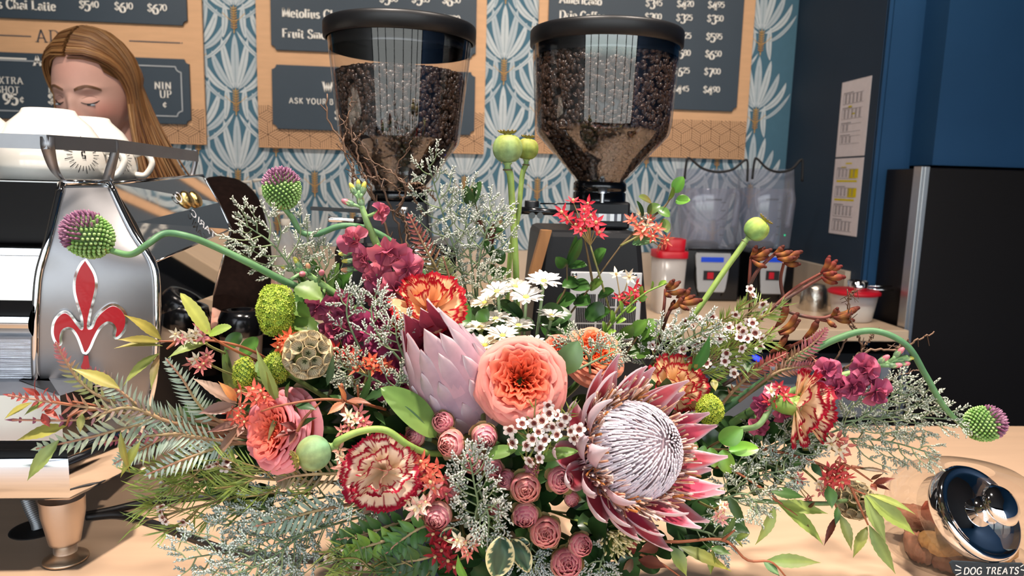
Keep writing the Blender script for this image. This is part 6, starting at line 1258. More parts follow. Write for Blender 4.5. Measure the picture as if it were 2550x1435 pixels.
# ================================================================ the vase
VC = np.array([0.0, .80, ZC]); t = thing('vase', 'dark slate pot under the flower arrangement', 'vase', VC)
b = MB(); b.lathe([(.0001, 0), (.098, 0), (.102, .004), (.116, .085), (.119, .100), (.116, .104), (.112, .100), (.100, .02), (.0001, .015)], (1, 1, 1), 56, o=VC); b.obj('pot', mat('slate_glaze', h('#2b3443'), .34, var=.06, scale=20, spec=.5), t)
b = MB(); b.lathe([(.0001, .088), (.110, .088)], (1, 1, 1), 40, o=VC); b.obj('floral_foam', mat('dark_foam', h('#1f2a1c'), .95), t)
# ================================================================ focal flowers
allium('purple and green allium on a curved stem before the machine panel', 220, 586, .62, .0198, cd(-.62, .62, .42), [(1000, 860, .74), (860, 765, .70), (720, 706, .67), (620, 655, .65), (530, 612, .64), (465, 588, .63), (410, 582, .63), (368, 608, .62), (325, 634, .62)], .22, 1)
allium('upright purple and green allium in front of the wallpaper', 702, 471, .70, .0192, cd(-.06, 1, .15), [(1240, 900, .76), (1130, 780, .74), (1060, 690, .72), (990, 615, .71), (920, 572, .70), (850, 563, .70), (790, 583, .70), (750, 578, .70), (728, 543, .70)], .28, 2)
allium('allium at far right drooping over the pale counter', 2450, 1055, .62, .0178, cd(.80, .34, .35), [(1700, 1100, .70), (1830, 1000, .68), (1950, 918, .66), (2070, 850, .64), (2170, 824, .63), (2255, 858, .62), (2305, 935, .62), (2350, 1012, .62)], .42, 3)
poppy('tall green poppy pod standing before the right hopper, larger of the pair', 1264, 370, .78, .0160, cd(0, 1, .12), [(1290, 1000, .80), (1288, 800, .79), (1284, 650, .78), (1276, 520, .78), (1271, 440, .78)], 1, ('#8f9a48', '#86a878'), .0036)
poppy('smaller green poppy pod just behind the tall one', 1313, 371, .81, .0125, cd(.08, 1, .1), [(1240, 1000, .83), (1262, 760, .82), (1272, 620, .81), (1290, 540, .81), (1300, 440, .81)], 2, ('#8f9040', '#809a4c'), .0028)
poppy('smooth green poppy pod tilted right before the blenders', 1884, 571, .72, .0124, cd(.60, .72, .25), [(1560, 1010, .74), (1650, 890, .73), (1735, 775, .72), (1800, 680, .72), (1842, 622, .72)], 3, ('#a7b552', '#7fb06a'), .0030)
poppy('mottled blue green poppy pod nodding left below the pink rose', 781, 1129, .545, .0136, cd(-.80, -.22, .52), [(1130, 1130, .60), (1065, 1128, .57), (1015, 1108, .555), (960, 1072, .55), (900, 1074, .548), (845, 1097, .546)], 4, ('#8f9a62', '#76a47c'), .0028)
protea_bud('closed king protea bud with silvery pink scales, left of the coral rose', (1186, 1050), (1052, 806), .655, .58, .074, 5)
king_protea('open king protea with white dome and pink bracts', 1580, 1122, .575, .0735, cd(.50, .36, .79), 6)
rose('large coral garden rose at the bouquet centre', 1297, 947, .575, .0385, cd(.02, .26, 1), ('#f4a09a', '#f58b78', '#ee6034', '#f8b9a4'), 1)
rose('orange garden rose half hidden behind the open protea', 1478, 882, .665, .031, cd(.25, .62, .8), ('#f3a184', '#f2885c', '#ea5a26', '#f6b598'), 2)
rose('small coral rosebud between the two larger coral roses', 1393, 868, .66, .0165, cd(-.1, .6, .8), ('#f2907c', '#f07c62', '#e85a36', '#f6ac98'), 3)
rose('pink garden rose facing left on the left side', 694, 1072, .60, .0365, cd(-.50, .18, .82), ('#f49aa6', '#f58a90', '#f07048', '#f7b5b8'), 4)
carnation('peach carnation with red edges behind the closed protea', 1062, 748, .645, .0285, cd(-.02, .72, .68), 1, ('#f7d6a8', '#f4b07c', '#b01428'))
carnation('white carnation with crimson edges near the bouquet front', 950, 1180, .55, .0262, cd(.06, .12, 1), 2, ('#f6ead8', '#f4d6b0', '#9c1030'))
carnation('cream carnation with red edges right of the open protea', 1690, 952, .66, .0245, cd(.18, .42, .9), 3, ('#f6dcae', '#efc08a', '#a8182a'))
carnation('cream carnation seen in profile with green calyx at right', 2018, 1015, .62, .0290, cd(.90, -.08, .40), 4, ('#f5e2c6', '#f3c795', '#a0122e'), stem=[(1690, 1130, .70), (1830, 1075, .65), (1890, 1058, .63)])
scabiosa('round papery seed pod on the left below the lime viburnum', 767, 883, .60, .0192, cd(.05, .15, 1), 1)
scabiosa('dull papery seed pod hanging at right over the counter', 2128, 1246, .68, .0185, cd(.5, -.1, -.4), 2, .5)
for k, (lb, x, y, Y, r, a, wm) in enumerate((('white daisy highest right, in front of the perforated plate', 1354, 703, .71, .0165, cd(.1, .75, .6), 0), ('white daisy second highest, below and left of the top one', 1310, 742, .70, .0165, cd(.0, .7, .65), 0), ('white daisy at upper left of the daisy cluster', 1238, 728, .71, .0155, cd(-.3, .8, .5), .1),
        ('creamy daisy tucked behind between the upper white daisies', 1283, 716, .74, .0150, cd(.1, .8, .5), .5), ('cream daisy at far left of the cluster, tilted left', 1208, 756, .72, .0150, cd(-.45, .75, .4), .7), ('white daisy alone at right, lower beside the dark leaves', 1373, 789, .71, .0145, cd(.15, .92, .3), 0),
        ('white daisy at middle left, seen from the side', 1234, 796, .70, .0150, cd(-.1, .92, .35), .2), ('white daisy at middle right, seen from the side', 1291, 813, .69, .0150, cd(.12, .92, .35), .1), ('cream daisy low at left, touching the protea bud tip', 1196, 818, .69, .0150, cd(-.2, .9, .35), .5),
        ('cream daisy lowest in the middle above the coral rose', 1252, 838, .67, .0150, cd(0, .8, .55), .5), ('yellowish daisy wedged beside the closed protea', 1208, 862, .665, .0140, cd(-.1, .7, .7), .9), ('pale daisy just above the coral rose on its right', 1330, 858, .67, .0130, cd(.2, .8, .5), .6))):
    daisy(lb, x, y, Y, r, a * .8 + np.array([0, 0, .35]), 20 + k, (x * .5 + 640, 1010, Y + .04), wm)
# ---------------------------------------------------------------- stocks
stock('tall pink stock with yellow bud tip before the left grinder', [(1010, 900, .74), (985, 760, .71), (950, 640, .70), (915, 555, .69), (890, 480, .69)],
      [(880, 597, .68, .0145), (908, 645, .68, .0135), (965, 628, .67, .017), (1010, 655, .675, .014), (938, 690, .675, .015), (1018, 668, .665, .0145), (985, 720, .665, .017), (1030, 700, .67, .013), (945, 528, .69, .011), (975, 760, .68, .015), (925, 730, .685, .013)],
      [(868, 505, .69, .012, 1), (898, 500, .69, .013, 1), (880, 472, .69, .012, 0), (905, 470, .69, .012, 0), (893, 462, .69, .010, 0), (858, 632, .69, .010, 0), (868, 650, .69, .011, 0), (866, 672, .69, .011, 2)], ('#d8727f', '#a04a6a'), 1)
stock('pink stock leaning left with pale buds above the viburnum', [(960, 880, .72), (880, 770, .70), (810, 715, .69), (740, 665, .68)],
      [(795, 762, .66, .0135), (850, 750, .665, .0135), (828, 822, .66, .014), (842, 792, .665, .012), (880, 800, .67, .014)],
      [(742, 656, .68, .012, 0), (718, 668, .68, .012, 0), (755, 683, .67, .012, 1), (800, 682, .67, .012, 1), (768, 668, .68, .010, 2), (712, 706, .67, .010, 2)], ('#c26078', '#86395c'), 2)
stock('deep magenta stock mass left of the closed protea', [(1000, 1010, .70), (960, 900, .69), (925, 830, .69), (900, 760, .69)],
      [(905, 812, .665, .015), (950, 795, .67, .015), (885, 850, .66, .014), (940, 850, .655, .015), (985, 815, .665, .014), (975, 870, .65, .014), (915, 895, .655, .014), (955, 925, .65, .015), (995, 915, .645, .014), (1000, 965, .65, .013), (900, 945, .66, .013), (960, 975, .66, .013)], [], ('#c04c74', '#8f3b64'), 3)
stock('magenta stock arching right toward the black refrigerator', [(1760, 1090, .70), (1900, 1010, .66), (2030, 955, .64), (2140, 925, .63), (2260, 888, .62)],
      [(2062, 922, .625, .0125), (2152, 915, .62, .013), (2125, 962, .615, .014), (2182, 975, .615, .0135), (2085, 965, .62, .013), (2045, 985, .62, .013), (2160, 940, .62, .011), (1932, 985, .64, .013), (1900, 1010, .64, .0125), (1950, 1020, .645, .0125), (1890, 1060, .65, .0115)],
      [(2238, 878, .62, .011, 1), (2262, 893, .62, .010, 0), (2228, 910, .62, .011, 1), (2200, 895, .62, .011, 1), (2250, 905, .62, .010, 1)], ('#c96480', '#8f3b5e'), 4)
# ---------------------------------------------------------------- viburnum
viburnum('large lime green viburnum ball beside the bronze tumbler', 688, 772, .635, .0165, .0235, 1, leafs=[(735, 715, 800, 745, .022), (725, 790, 790, 835, .020), (720, 760, 770, 790, .016)], c0='#9cbc42', c1='#c9d656', n=420)
viburnum('small yellow green viburnum behind the papery pod', 745, 838, .64, .014, .012, 2, '#a9b030', '#c8be3c', 220)
viburnum('slim lime viburnum at left near the tumbler foot', 608, 932, .62, .0100, .0155, 3, leafs=[(640, 900, 690, 960, .018)], n=220)
viburnum('small green viburnum tucked below the papery pod', 690, 915, .62, .013, .014, 4, '#8aa83a', '#bcc64c', 240)
viburnum('yellow green viburnum right of the open protea', 1768, 1022, .63, .0130, .0150, 5, n=260)
# ---------------------------------------------------------------- rounded pink cones
for k, (lb, x, y, r, a, tn) in enumerate((('pink cone bud just under the closed protea', 1103, 1052, 30, (-.1, .3), .1), ('peach cone bud with cream scales, left of the cone group', 1122, 1106, 37, (-.2, .1), .7), ('pink cone bud under the coral rose edge', 1208, 1088, 35, (.1, -.2), .2), ('bright pink cone bud in the upper middle of the group', 1180, 1150, 34, (0, .1), .4), ('half hidden cone bud right of the bright pink one', 1228, 1168, 27, (.3, 0), .2),
        ('greenish cone bud at upper left beside the poppy stem', 1032, 1086, 27, (-.2, .3), .1), ('mauve cone bud left of the largest pink cone', 1262, 1196, 28, (-.3, .2), .0), ('largest pink cone with peach centre', 1308, 1216, 41, (0, .1), .8), ('wrinkled pink cone below the largest one', 1308, 1284, 36, (0, -.1), .1), ('pink cone with green collar left of the open protea', 1396, 1196, 36, (.1, .2), .2),
        ('small pink cone tucked below the collared one', 1424, 1244, 21, (.2, -.2), .3), ('wide peach pink cone near the bottom middle', 1357, 1327, 43, (0, .2), .6), ('rosy cone at bottom right under the protea bracts', 1446, 1357, 33, (.2, .2), .3), ('pink cone lowest, cut by the bottom of the photo', 1412, 1402, 44, (0, .25), .2), ('pink cone at lower left beside the red star flowers', 1090, 1286, 38, (-.1, -.1), .3), ('peach cone bud beside the white filler spray', 1122, 1224, 25, (-.1, .1), .6),
        ('small red cone bud right of the white filler spray', 1234, 1270, 22, (-.3, 0), .5), ('dark mauve cone bud above the largest pink cone', 1322, 1172, 22, (.1, .4), .0))):
    Y = .56 if r > 30 else .575; leuc(lb, x, y, Y, r * Y / 1800 * 1.02, cd(a[0], a[1], 1), 40 + k, tn)
# ---------------------------------------------------------------- kangaroo paws
kangaroo('two brown kangaroo paws standing before the left blender', [[(1600, 980, .74), (1640, 850, .73), (1653, 770, .72), (1657, 720, .72)], [(1640, 850, .73), (1665, 780, .72), (1690, 752, .72)]],
         [(1655, 722, 1690, 704, .72, .0026), (1657, 716, 1676, 700, .72, .0026), (1658, 728, 1702, 724, .72, .0028), (1656, 728, 1668, 738, .72, .0022), (1664, 775, 1678, 752, .72, .0024), (1668, 772, 1700, 742, .715, .0028), (1690, 752, 1742, 748, .71, .0032), (1692, 748, 1726, 738, .715, .0026), (1690, 750, 1716, 722, .72, .0026), (1690, 756, 1712, 770, .71, .0022), (1684, 742, 1700, 728, .72, .0024)], 1)
kangaroo('rusty kangaroo paws branching in front of the right blender', [[(1780, 980, .74), (1862, 800, .73), (1866, 700, .72), (1870, 640, .72)], [(1866, 710, .72), (1890, 670, .715), (1930, 632, .71)], [(1955, 760, .72), (1944, 700, .72), (1952, 655, .71)]],
         [(1868, 645, 1882, 617, .72, .0028), (1870, 640, 1900, 620, .72, .0028), (1872, 640, 1916, 624, .715, .0030), (1874, 644, 1908, 640, .715, .0026), (1872, 648, 1904, 664, .71, .0024), (1926, 634, 1948, 616, .71, .0028), (1930, 634, 1968, 628, .705, .0030), (1934, 640, 1992, 628, .705, .0030), (1936, 645, 1975, 642, .70, .0028), (1952, 655, 1988, 658, .705, .0026), (1950, 650, 1985, 640, .705, .0024)], 2)
kangaroo('red brown kangaroo paw reaching right over the back counter', [[(1700, 1000, .72), (1790, 885, .71), (1900, 790, .70), (1975, 722, .70), (2050, 678, .69)], [(1950, 750, .70), (2010, 712, .695), (2048, 690, .69)]],
         [(2044, 680, 2064, 642, .69, .0026), (2050, 676, 2080, 652, .69, .0028), (2050, 684, 2098, 690, .685, .0032), (2046, 690, 2080, 704, .685, .0026), (2056, 672, 2092, 664, .69, .0026), (2050, 682, 2078, 680, .68, .0026)], 3, ('#6f2420', '#945a2c', '#7d3626'))
kangaroo('kangaroo paw bending low toward the red lidded tub', [[(1930, 762, .70), (1990, 785, .69), (2050, 792, .68), (2090, 775, .68)], [(1990, 785, .69), (2060, 800, .68)]],
         [(2070, 784, 2134, 768, .68, .0030), (2075, 790, 2118, 782, .675, .0026), (2078, 792, 2122, 798, .675, .0028), (2060, 796, 2078, 812, .675, .0024), (2066, 792, 2084, 770, .68, .0024)], 4)
kangaroo('kangaroo paw with upright orange fingers, lowest at right', [[(1720, 1010, .70), (1840, 900, .69), (1900, 840, .68), (1930, 815, .68)], [(1800, 960, .69), (1920, 890, .68), (2000, 848, .67)]],
         [(1932, 815, 1958, 763, .68, .0034), (1938, 828, 1984, 784, .675, .0028), (1940, 832, 1988, 800, .675, .0026), (1942, 834, 1980, 814, .67, .0022), (2000, 845, 2034, 802, .67, .0032), (2004, 852, 2046, 830, .665, .0026), (2002, 858, 2020, 882, .665, .0024), (1916, 880, 1958, 838, .675, .0030), (1920, 886, 1966, 862, .675, .0026)], 5)
# ---------------------------------------------------------------- star flowers
SD = ('#b81f34', '#d23c4c'); SC_ = ('#dd5548', '#e98068')
starcluster('bright red star flowers before the right grinder neck', [(1427, 502, .76), (1400, 530, .75), (1455, 524, .75), (1464, 508, .76), (1447, 572, .74), (1484, 556, .74), (1490, 580, .745), (1455, 548, .74), (1470, 538, .745), (1412, 545, .755), (1436, 560, .75)], 1, .0112, SD, (1520, 780, .77))
starcluster('red star flowers with green leaves in front of the red lidded canister', [(1594, 535, .76), (1611, 562, .75), (1638, 570, .75), (1624, 588, .745), (1646, 560, .76), (1586, 562, .755), (1617, 550, .755), (1650, 606, .75), (1660, 598, .755), (1640, 612, .76), (1600, 578, .75), (1572, 548, .76)], 2, .0098, SC_, (1545, 612, .76), 2)
starcluster('red star flowers over the perforated steel plate', [(1535, 684, .75), (1566, 690, .745), (1586, 708, .74), (1542, 742, .745), (1592, 734, .74), (1568, 757, .745), (1552, 748, .75), (1580, 725, .735), (1572, 736, .74)], 3, .0098, SD, (1500, 830, .76), 2)
starcluster('coral star flowers above the pink rose at left', [(622, 985, .60), (650, 975, .595), (640, 995, .595), (660, 990, .60), (600, 975, .61), (632, 970, .60)], 4, .0095, SC_, (720, 1010, .64))
starcluster('coral star flowers left of the pink rose', [(572, 1022, .61), (595, 1035, .605), (610, 1050, .605), (585, 1045, .61), (600, 1018, .61)], 5, .0085, SC_, (700, 1030, .65))
starcluster('pale and pink star flowers above the left leaf tips', [(438, 832, .61), (470, 838, .61), (488, 830, .61), (505, 838, .61), (450, 845, .61), (500, 822, .615)], 6, .0080, ('#d8707a', '#e8a0a0'), (560, 880, .65), 3)
starcluster('red and cream star flowers under the tumbler', [(490, 895, .61), (508, 905, .605), (520, 898, .61), (500, 915, .605), (515, 885, .61), (480, 905, .615)], 7, .0085, ('#c8424c', '#e8b0a0'), (600, 940, .65), 1)
starcluster('orange red star flowers beside the lime viburnum', [(702, 842, .62), (722, 838, .615), (712, 858, .615), (730, 850, .62), (695, 865, .62), (720, 870, .615), (700, 855, .62)], 8, .0085, ('#d94a34', '#ea7a4a'), (780, 900, .66))
starcluster('orange star flowers below the deep magenta stock', [(905, 905, .62), (925, 898, .615), (945, 905, .615), (960, 912, .62), (930, 918, .615), (888, 918, .62), (875, 895, .63)], 9, .0090, ('#d9483a', '#e87a50'), (900, 1000, .65))
starcluster('red star flowers right of the papery pod', [(835, 870, .63), (850, 890, .63), (860, 875, .63), (845, 905, .63), (880, 880, .635), (830, 895, .63)], 10, .0080, ('#a8242c', '#cc4038'), (900, 980, .66))
starcluster('pale pink star flowers above the mottled poppy pod', [(868, 1035, .57), (885, 1048, .57), (895, 1030, .575), (905, 1050, .57), (870, 1060, .57), (915, 1062, .57), (850, 1075, .565)], 11, .0080, ('#d8606a', '#ecb0a0'), (960, 1110, .62), 2)
starcluster('pale coral star flowers left of the crimson edged carnation', [(850, 1140, .565), (858, 1155, .56), (865, 1168, .56), (848, 1165, .565), (872, 1150, .565), (845, 1120, .57)], 12, .0080, ('#e08078', '#f0c8b0'), (930, 1200, .62), 1)
starcluster('coral star flowers right of the crimson edged carnation', [(1062, 1160, .56), (1080, 1180, .555), (1050, 1150, .56), (1072, 1198, .555), (1088, 1165, .56), (1058, 1185, .56)], 13, .0105, ('#e05a4c', '#ee8a70'), (1050, 1260, .62))
starcluster('white and pink star flowers under the crimson edged carnation', [(1000, 1225, .555), (1012, 1245, .55), (1030, 1232, .555), (1045, 1260, .55), (1060, 1250, .55), (1035, 1270, .55), (1078, 1215, .555)], 14, .0095, ('#e09088', '#f2d0c0'), (1060, 1300, .62), 4)
starcluster('pink star flowers next to the pink cone at lower left', [(1092, 1215, .565), (1105, 1195, .565), (1085, 1228, .565), (1110, 1230, .565), (1075, 1240, .565)], 15, .0085, ('#d2525c', '#e58080'), (1100, 1300, .62))
starcluster('dark red star flowers low beside the variegated leaf', [(1080, 1330, .56), (1095, 1350, .56), (1110, 1340, .555), (1100, 1370, .555), (1085, 1385, .555), (1115, 1395, .555), (1120, 1360, .56), (1130, 1410, .555)], 16, .0095, ('#7a1420', '#9c1c2a'), (1130, 1330, .62))
starcluster('coral and white star flowers above the variegated leaf', [(1140, 1345, .55), (1160, 1350, .55), (1150, 1360, .55), (1178, 1360, .55), (1165, 1380, .548), (1185, 1335, .555)], 17, .0085, ('#dd5a4a', '#f0b0a0'), (1150, 1300, .62), 2)
starcluster('red star flower head hanging over the counter at right', [(2065, 1170, .63), (2085, 1180, .625), (2100, 1170, .63), (2078, 1195, .62), (2095, 1200, .62), (2110, 1190, .63), (2060, 1190, .625), (2088, 1165, .63), (2072, 1205, .625)], 18, .0100, ('#c9363e', '#de6a64'), (2000, 1140, .66))
starcluster('red and white star flowers below the profile carnation', [(2070, 1105, .62), (2090, 1120, .62), (2085, 1095, .62), (2105, 1110, .625), (2095, 1135, .625)], 19, .0105, ('#b03c3a', '#e8a090'), (2000, 1120, .66), 2)
starcluster('small red and white star flowers under the hanging head', [(2038, 1205, .63), (2055, 1215, .63), (2070, 1212, .63), (2045, 1222, .63), (2062, 1230, .63)], 20, .0085, ('#a83438', '#e0a098'), (1990, 1160, .66), 2)
starcluster('red star flowers between the arching stock and profile carnation', [(1920, 975, .63), (1940, 965, .63), (1955, 985, .625), (1935, 1000, .63), (1960, 1005, .63), (1915, 1000, .635)], 21, .0090, ('#b02a3e', '#cf4a50'), (1880, 1080, .66), 1)
starcluster('tiny pale star flowers beside the protea bract tip at right', [(1795, 1258, .57), (1800, 1275, .57), (1788, 1285, .57), (1805, 1262, .57), (1798, 1295, .57)], 22, .0065, ('#d8605a', '#f0c8c0'), (1740, 1250, .62), 2)
starcluster('single pink star flowers on thin stems at right', [(1982, 1185, .63), (1990, 1192, .63), (2010, 1245, .63), (2018, 1238, .63)], 23, .0070, ('#c8404a', '#e89a90'), (1900, 1130, .66), 1)
# ---------------------------------------------------------------- wax flowers
waxflower('wax flower cluster of open white blooms under the coral rose', [(1300, 1230, .60), (1330, 1160, .57), (1350, 1090, .56), (1375, 1020, .56)],
          [(1270, 1070, .55), (1300, 1056, .55), (1330, 1054, .55), (1365, 1010, .555), (1386, 1034, .55), (1397, 1058, .55), (1340, 1077, .545), (1356, 1096, .545), (1310, 1108, .545), (1326, 1094, .545), (1387, 1084, .545), (1420, 1074, .545), (1442, 1070, .545), (1274, 1104, .55), (1320, 1148, .545), (1342, 1142, .545), (1362, 1060, .548), (1346, 1116, .545), (1376, 1064, .548), (1350, 1048, .55), (1408, 1040, .55), (1430, 1092, .545), (1368, 1030, .552)], 90, 1, .016)
waxflower('wax flower sprig with yellow green needles before the back counter edge', [(1640, 960, .70), (1740, 880, .69), (1830, 810, .68), (1900, 745, .68)], [(1874, 735, .675), (1900, 758, .675), (1832, 784, .675), (1774, 790, .68), (1744, 798, .68), (1725, 813, .68), (1671, 817, .69), (1868, 720, .68), (1905, 780, .675), (1705, 800, .685)], 240, 2, .019)
waxflower('wax flower sprig with open blooms left of the lowest kangaroo paw', [(1660, 990, .68), (1760, 900, .67), (1850, 850, .66), (1920, 830, .66)], [(1874, 805, .655), (1840, 817, .655), (1843, 840, .65), (1861, 844, .65), (1849, 825, .65), (1792, 842, .66), (1847, 867, .65), (1897, 844, .65), (1893, 865, .65), (1757, 836, .665), (1880, 830, .655), (1865, 800, .66), (1815, 815, .66)], 260, 3, .019)
waxflower('wax flower sprig with small buds above the cream carnation', [(1620, 980, .68), (1720, 930, .67), (1790, 900, .665), (1850, 890, .66)], [(1805, 900, .66), (1826, 913, .66), (1828, 930, .655), (1623, 861, .68), (1809, 880, .66), (1760, 905, .66), (1840, 895, .66), (1700, 870, .67), (1735, 860, .67)], 260, 4, .018)
waxflower('wax flower sprig with white buds at left above the cables', [(760, 1190, .68), (620, 1170, .65), (500, 1170, .63), (400, 1190, .62)], [(404, 1180, .62), (408, 1196, .62), (402, 1212, .62), (408, 1225, .62), (418, 1218, .62), (450, 1122, .63), (430, 1165, .62), (520, 1162, .625), (560, 1165, .63), (566, 1150, .63), (470, 1230, .625)], 170, 5, .026, r=.0048)
waxflower('wax flower sprig drooping left with long needles, lowest at left', [(780, 1230, .67), (640, 1230, .64), (500, 1260, .62), (330, 1305, .60)], [(402, 1262, .605), (400, 1276, .605), (406, 1290, .605), (412, 1298, .605), (455, 1300, .61)], 190, 6, .027, r=.0048)
waxflower('needle leaved sprig reaching left under the grevillea', [(760, 1200, .67), (600, 1190, .65), (450, 1200, .62), (345, 1220, .61)], [(490, 1125, .63), (540, 1155, .63)], 200, 7, .028, r=.0045)
waxflower('wax flower sprig hanging over the vase front', [(1100, 1340, .62), (980, 1360, .59), (900, 1380, .575), (830, 1400, .57)], [(850, 1335, .58), (854, 1350, .58), (862, 1368, .575), (874, 1378, .575), (892, 1412, .57), (820, 1390, .575), (882, 1390, .57), (870, 1420, .57)], 170, 8, .022, r=.0060)
waxflower('needle leaved sprig pointing left below the pink rose', [(900, 1200, .65), (780, 1200, .62), (640, 1190, .60), (540, 1160, .60)], [], 170, 9, .022)
waxflower('dark needle sprig along the bottom edge under the vase', [(1180, 1380, .60), (1060, 1420, .57), (960, 1425, .56), (860, 1425, .56)], [], 150, 10, .024, ('#3c5630', '#5b7a3c'))
# ---------------------------------------------------------------- sea lavender
LM = [('white sea lavender spray in front of the dark sweater arm', [(800, 790, .69), (740, 690, .68), (680, 610, .67), (605, 556, .67)], .052, 12, .3, '#e9e6d6'), ('small sea lavender spray between the two left stocks', [(830, 770, .71), (810, 690, .70), (780, 625, .70)], .03, 8, .3, '#e6e2d0'),
      ('tall sea lavender spray in front of the left grinder neck', [(1190, 860, .76), (1150, 680, .75), (1105, 540, .745), (1066, 405, .74)], .05, 16, .25, '#e6e4d8'), ('sea lavender spray with side plumes before the wallpaper', [(1200, 880, .76), (1180, 700, .75), (1165, 590, .745), (1150, 470, .745)], .052, 14, .25, '#e8e6da'),
      ('sea lavender plume leaning right of the left grinder', [(1190, 820, .75), (1190, 680, .745), (1210, 580, .74), (1240, 520, .74)], .045, 12, .25, '#e8e6da'), ('sea lavender spray low behind the daisies', [(1170, 850, .74), (1190, 760, .735), (1230, 690, .73)], .04, 10, .2, '#dcd9c8'),
      ('sea lavender spray across the magenta stock, upper', [(900, 880, .64), (865, 790, .64), (870, 725, .64)], .020, 4, .2, '#ecebdf'), ('sea lavender spray across the magenta stock, beside the peach carnation', [(1000, 900, .63), (940, 830, .63), (925, 770, .635), (940, 745, .635)], .020, 5, .25, '#ecebdf'), ('sea lavender tips at the left edge of the closed protea', [(1010, 900, .62), (990, 850, .615), (985, 810, .615)], .022, 7, .2, '#e5e3d6'), ('sea lavender spray below the magenta stock', [(960, 960, .625), (900, 930, .62), (850, 915, .62)], .024, 8, .2, '#dfd9c4'),
      ('sea lavender tips beside the big green leaf', [(1010, 1000, .60), (985, 965, .60), (1010, 930, .60)], .02, 6, .2, '#d8d2bc'), ('white sea lavender below the closed protea at the front', [(1180, 1330, .58), (1190, 1260, .555), (1180, 1200, .55), (1168, 1130, .548)], .030, 16, .1, '#f2f0e8'), ('white sea lavender dangling beside the small red cone', [(1190, 1210, .56), (1215, 1280, .55), (1215, 1340, .55)], .022, 9, .1, '#f2f0e8'),
      ('sea lavender spray over the orange rose', [(1470, 930, .63), (1460, 880, .63), (1400, 850, .635)], .022, 7, .2, '#dedcc8'), ('sea lavender tips over the right of the orange rose', [(1440, 920, .62), (1500, 890, .625), (1540, 870, .63)], .018, 7, .2, '#dedcc8'), ('white sea lavender spikes above the cream carnation', [(1640, 930, .68), (1690, 860, .67), (1770, 815, .66)], .034, 12, .15, '#f4f3ea'), ('white sea lavender spikes right behind the protea bracts', [(1600, 950, .69), (1640, 870, .685), (1680, 840, .68)], .030, 9, .15, '#f0efe4'),
      ('sea lavender spray reaching the far right allium', [(1900, 1120, .66), (2060, 1060, .64), (2220, 1040, .63), (2390, 1045, .62)], .040, 14, .3, '#e9e8d8'), ('sea lavender spray rising before the refrigerator', [(1960, 1110, .66), (2090, 1070, .64), (2190, 1010, .63), (2265, 950, .63)], .042, 12, .35, '#e9e8d8'), ('sea lavender spray drooping over the counter at right', [(1960, 1120, .66), (2090, 1095, .64), (2210, 1100, .63), (2320, 1130, .62)], .036, 12, .35, '#dcdccc'), ('sea lavender plume pointing up right at far right', [(2150, 1060, .64), (2230, 1030, .635), (2320, 985, .63)], .03, 8, .35, '#e9e8d8'),
      ('dense sea lavender under the profile carnation', [(1840, 1180, .67), (1930, 1130, .65), (2010, 1090, .64)], .05, 14, .1, '#dfe2da'), ('dense sea lavender below the bright oval leaves', [(1790, 1240, .66), (1880, 1190, .64), (1960, 1170, .63)], .045, 13, .1, '#d8dcd4'), ('dark sea lavender clump under the right protea bracts', [(1700, 1310, .62), (1770, 1330, .60), (1800, 1350, .595)], .03, 9, .1, '#d0d8d4'), ('sea lavender spray at the right protea bract tips', [(1780, 1250, .62), (1850, 1230, .61), (1890, 1260, .60)], .03, 8, .1, '#e2e2d0'),
      ('silvery sea lavender sweeping down to the cable, outermost left', [(980, 1240, .66), (800, 1290, .62), (620, 1360, .60), (450, 1395, .59)], .060, 18, .3, '#dfe8e2'), ('silvery sea lavender over the black cable, inner', [(960, 1270, .65), (820, 1310, .62), (700, 1350, .60), (600, 1400, .59)], .055, 17, .25, '#dfe8e2'), ('silvery sea lavender beneath the pink rose', [(930, 1230, .66), (800, 1240, .64), (680, 1270, .625), (560, 1310, .62)], .045, 14, .25, '#d4e0da'), ('silvery sea lavender at bottom left corner of the bouquet', [(900, 1270, .64), (760, 1330, .61), (660, 1400, .59), (560, 1440, .58)], .05, 14, .3, '#dfe8e2'), ('sea lavender between vase and crimson edged carnation', [(1020, 1250, .63), (930, 1260, .60), (850, 1240, .60)], .028, 9, .2, '#dce4de'),
      ('blue grey sea lavender by the lowest pink cone', [(1330, 1330, .60), (1320, 1380, .58), (1340, 1420, .575)], .025, 9, .1, '#dfe6e8'), ('white sea lavender at bottom right of the cones', [(1520, 1350, .62), (1500, 1390, .58), (1490, 1430, .575)], .02, 7, .2, '#f0ece8')]
for k, (lb, pth, rc_, n, t0, wh) in enumerate(LM): limonium(lb, pth, rc_, n, 60 + k, None, wh, '#7b9a86' if k < 25 else '#8aa8a0', .016, t0)
# yellow-green filler
t = thing('yellow_filler', 'pale yellow bud spray below the protea bracts', 'flower spray', HUB); b = MB(); st = MB(); r_ = random.Random(9); e = P(1500, 1320, .60)
for i in range(90):
    x, y = 1545 + r_.gauss(0, 22), 1345 + r_.gauss(0, 17) + (20 if r_.random() < .25 else 0); c = P(x, y, .565 + r_.uniform(-.005, .01)); d = nrm(c - e + np.array([r_.gauss(0, .02), 0, -.01])); b.ell(c, frame(d), (.0010, .0010, .0030), np.array([h('#a9b060'), h('#d9d69a'), h('#efe6b8'), h('#f0e9c4')]), 6, 4); st.tube(np.array([lerp(e, c, .5), c]), .0003, h('#8a9a50'), 3, False)
st.tube(np.array([lerp(HUB, e, .3), e, P(1540, 1340, .575)]), .0012, h('#8a9a50'), 5); st.obj('stem', m_stem, t); o = b.obj('tiny_buds', m_petal, t); o['kind'] = 'stuff'
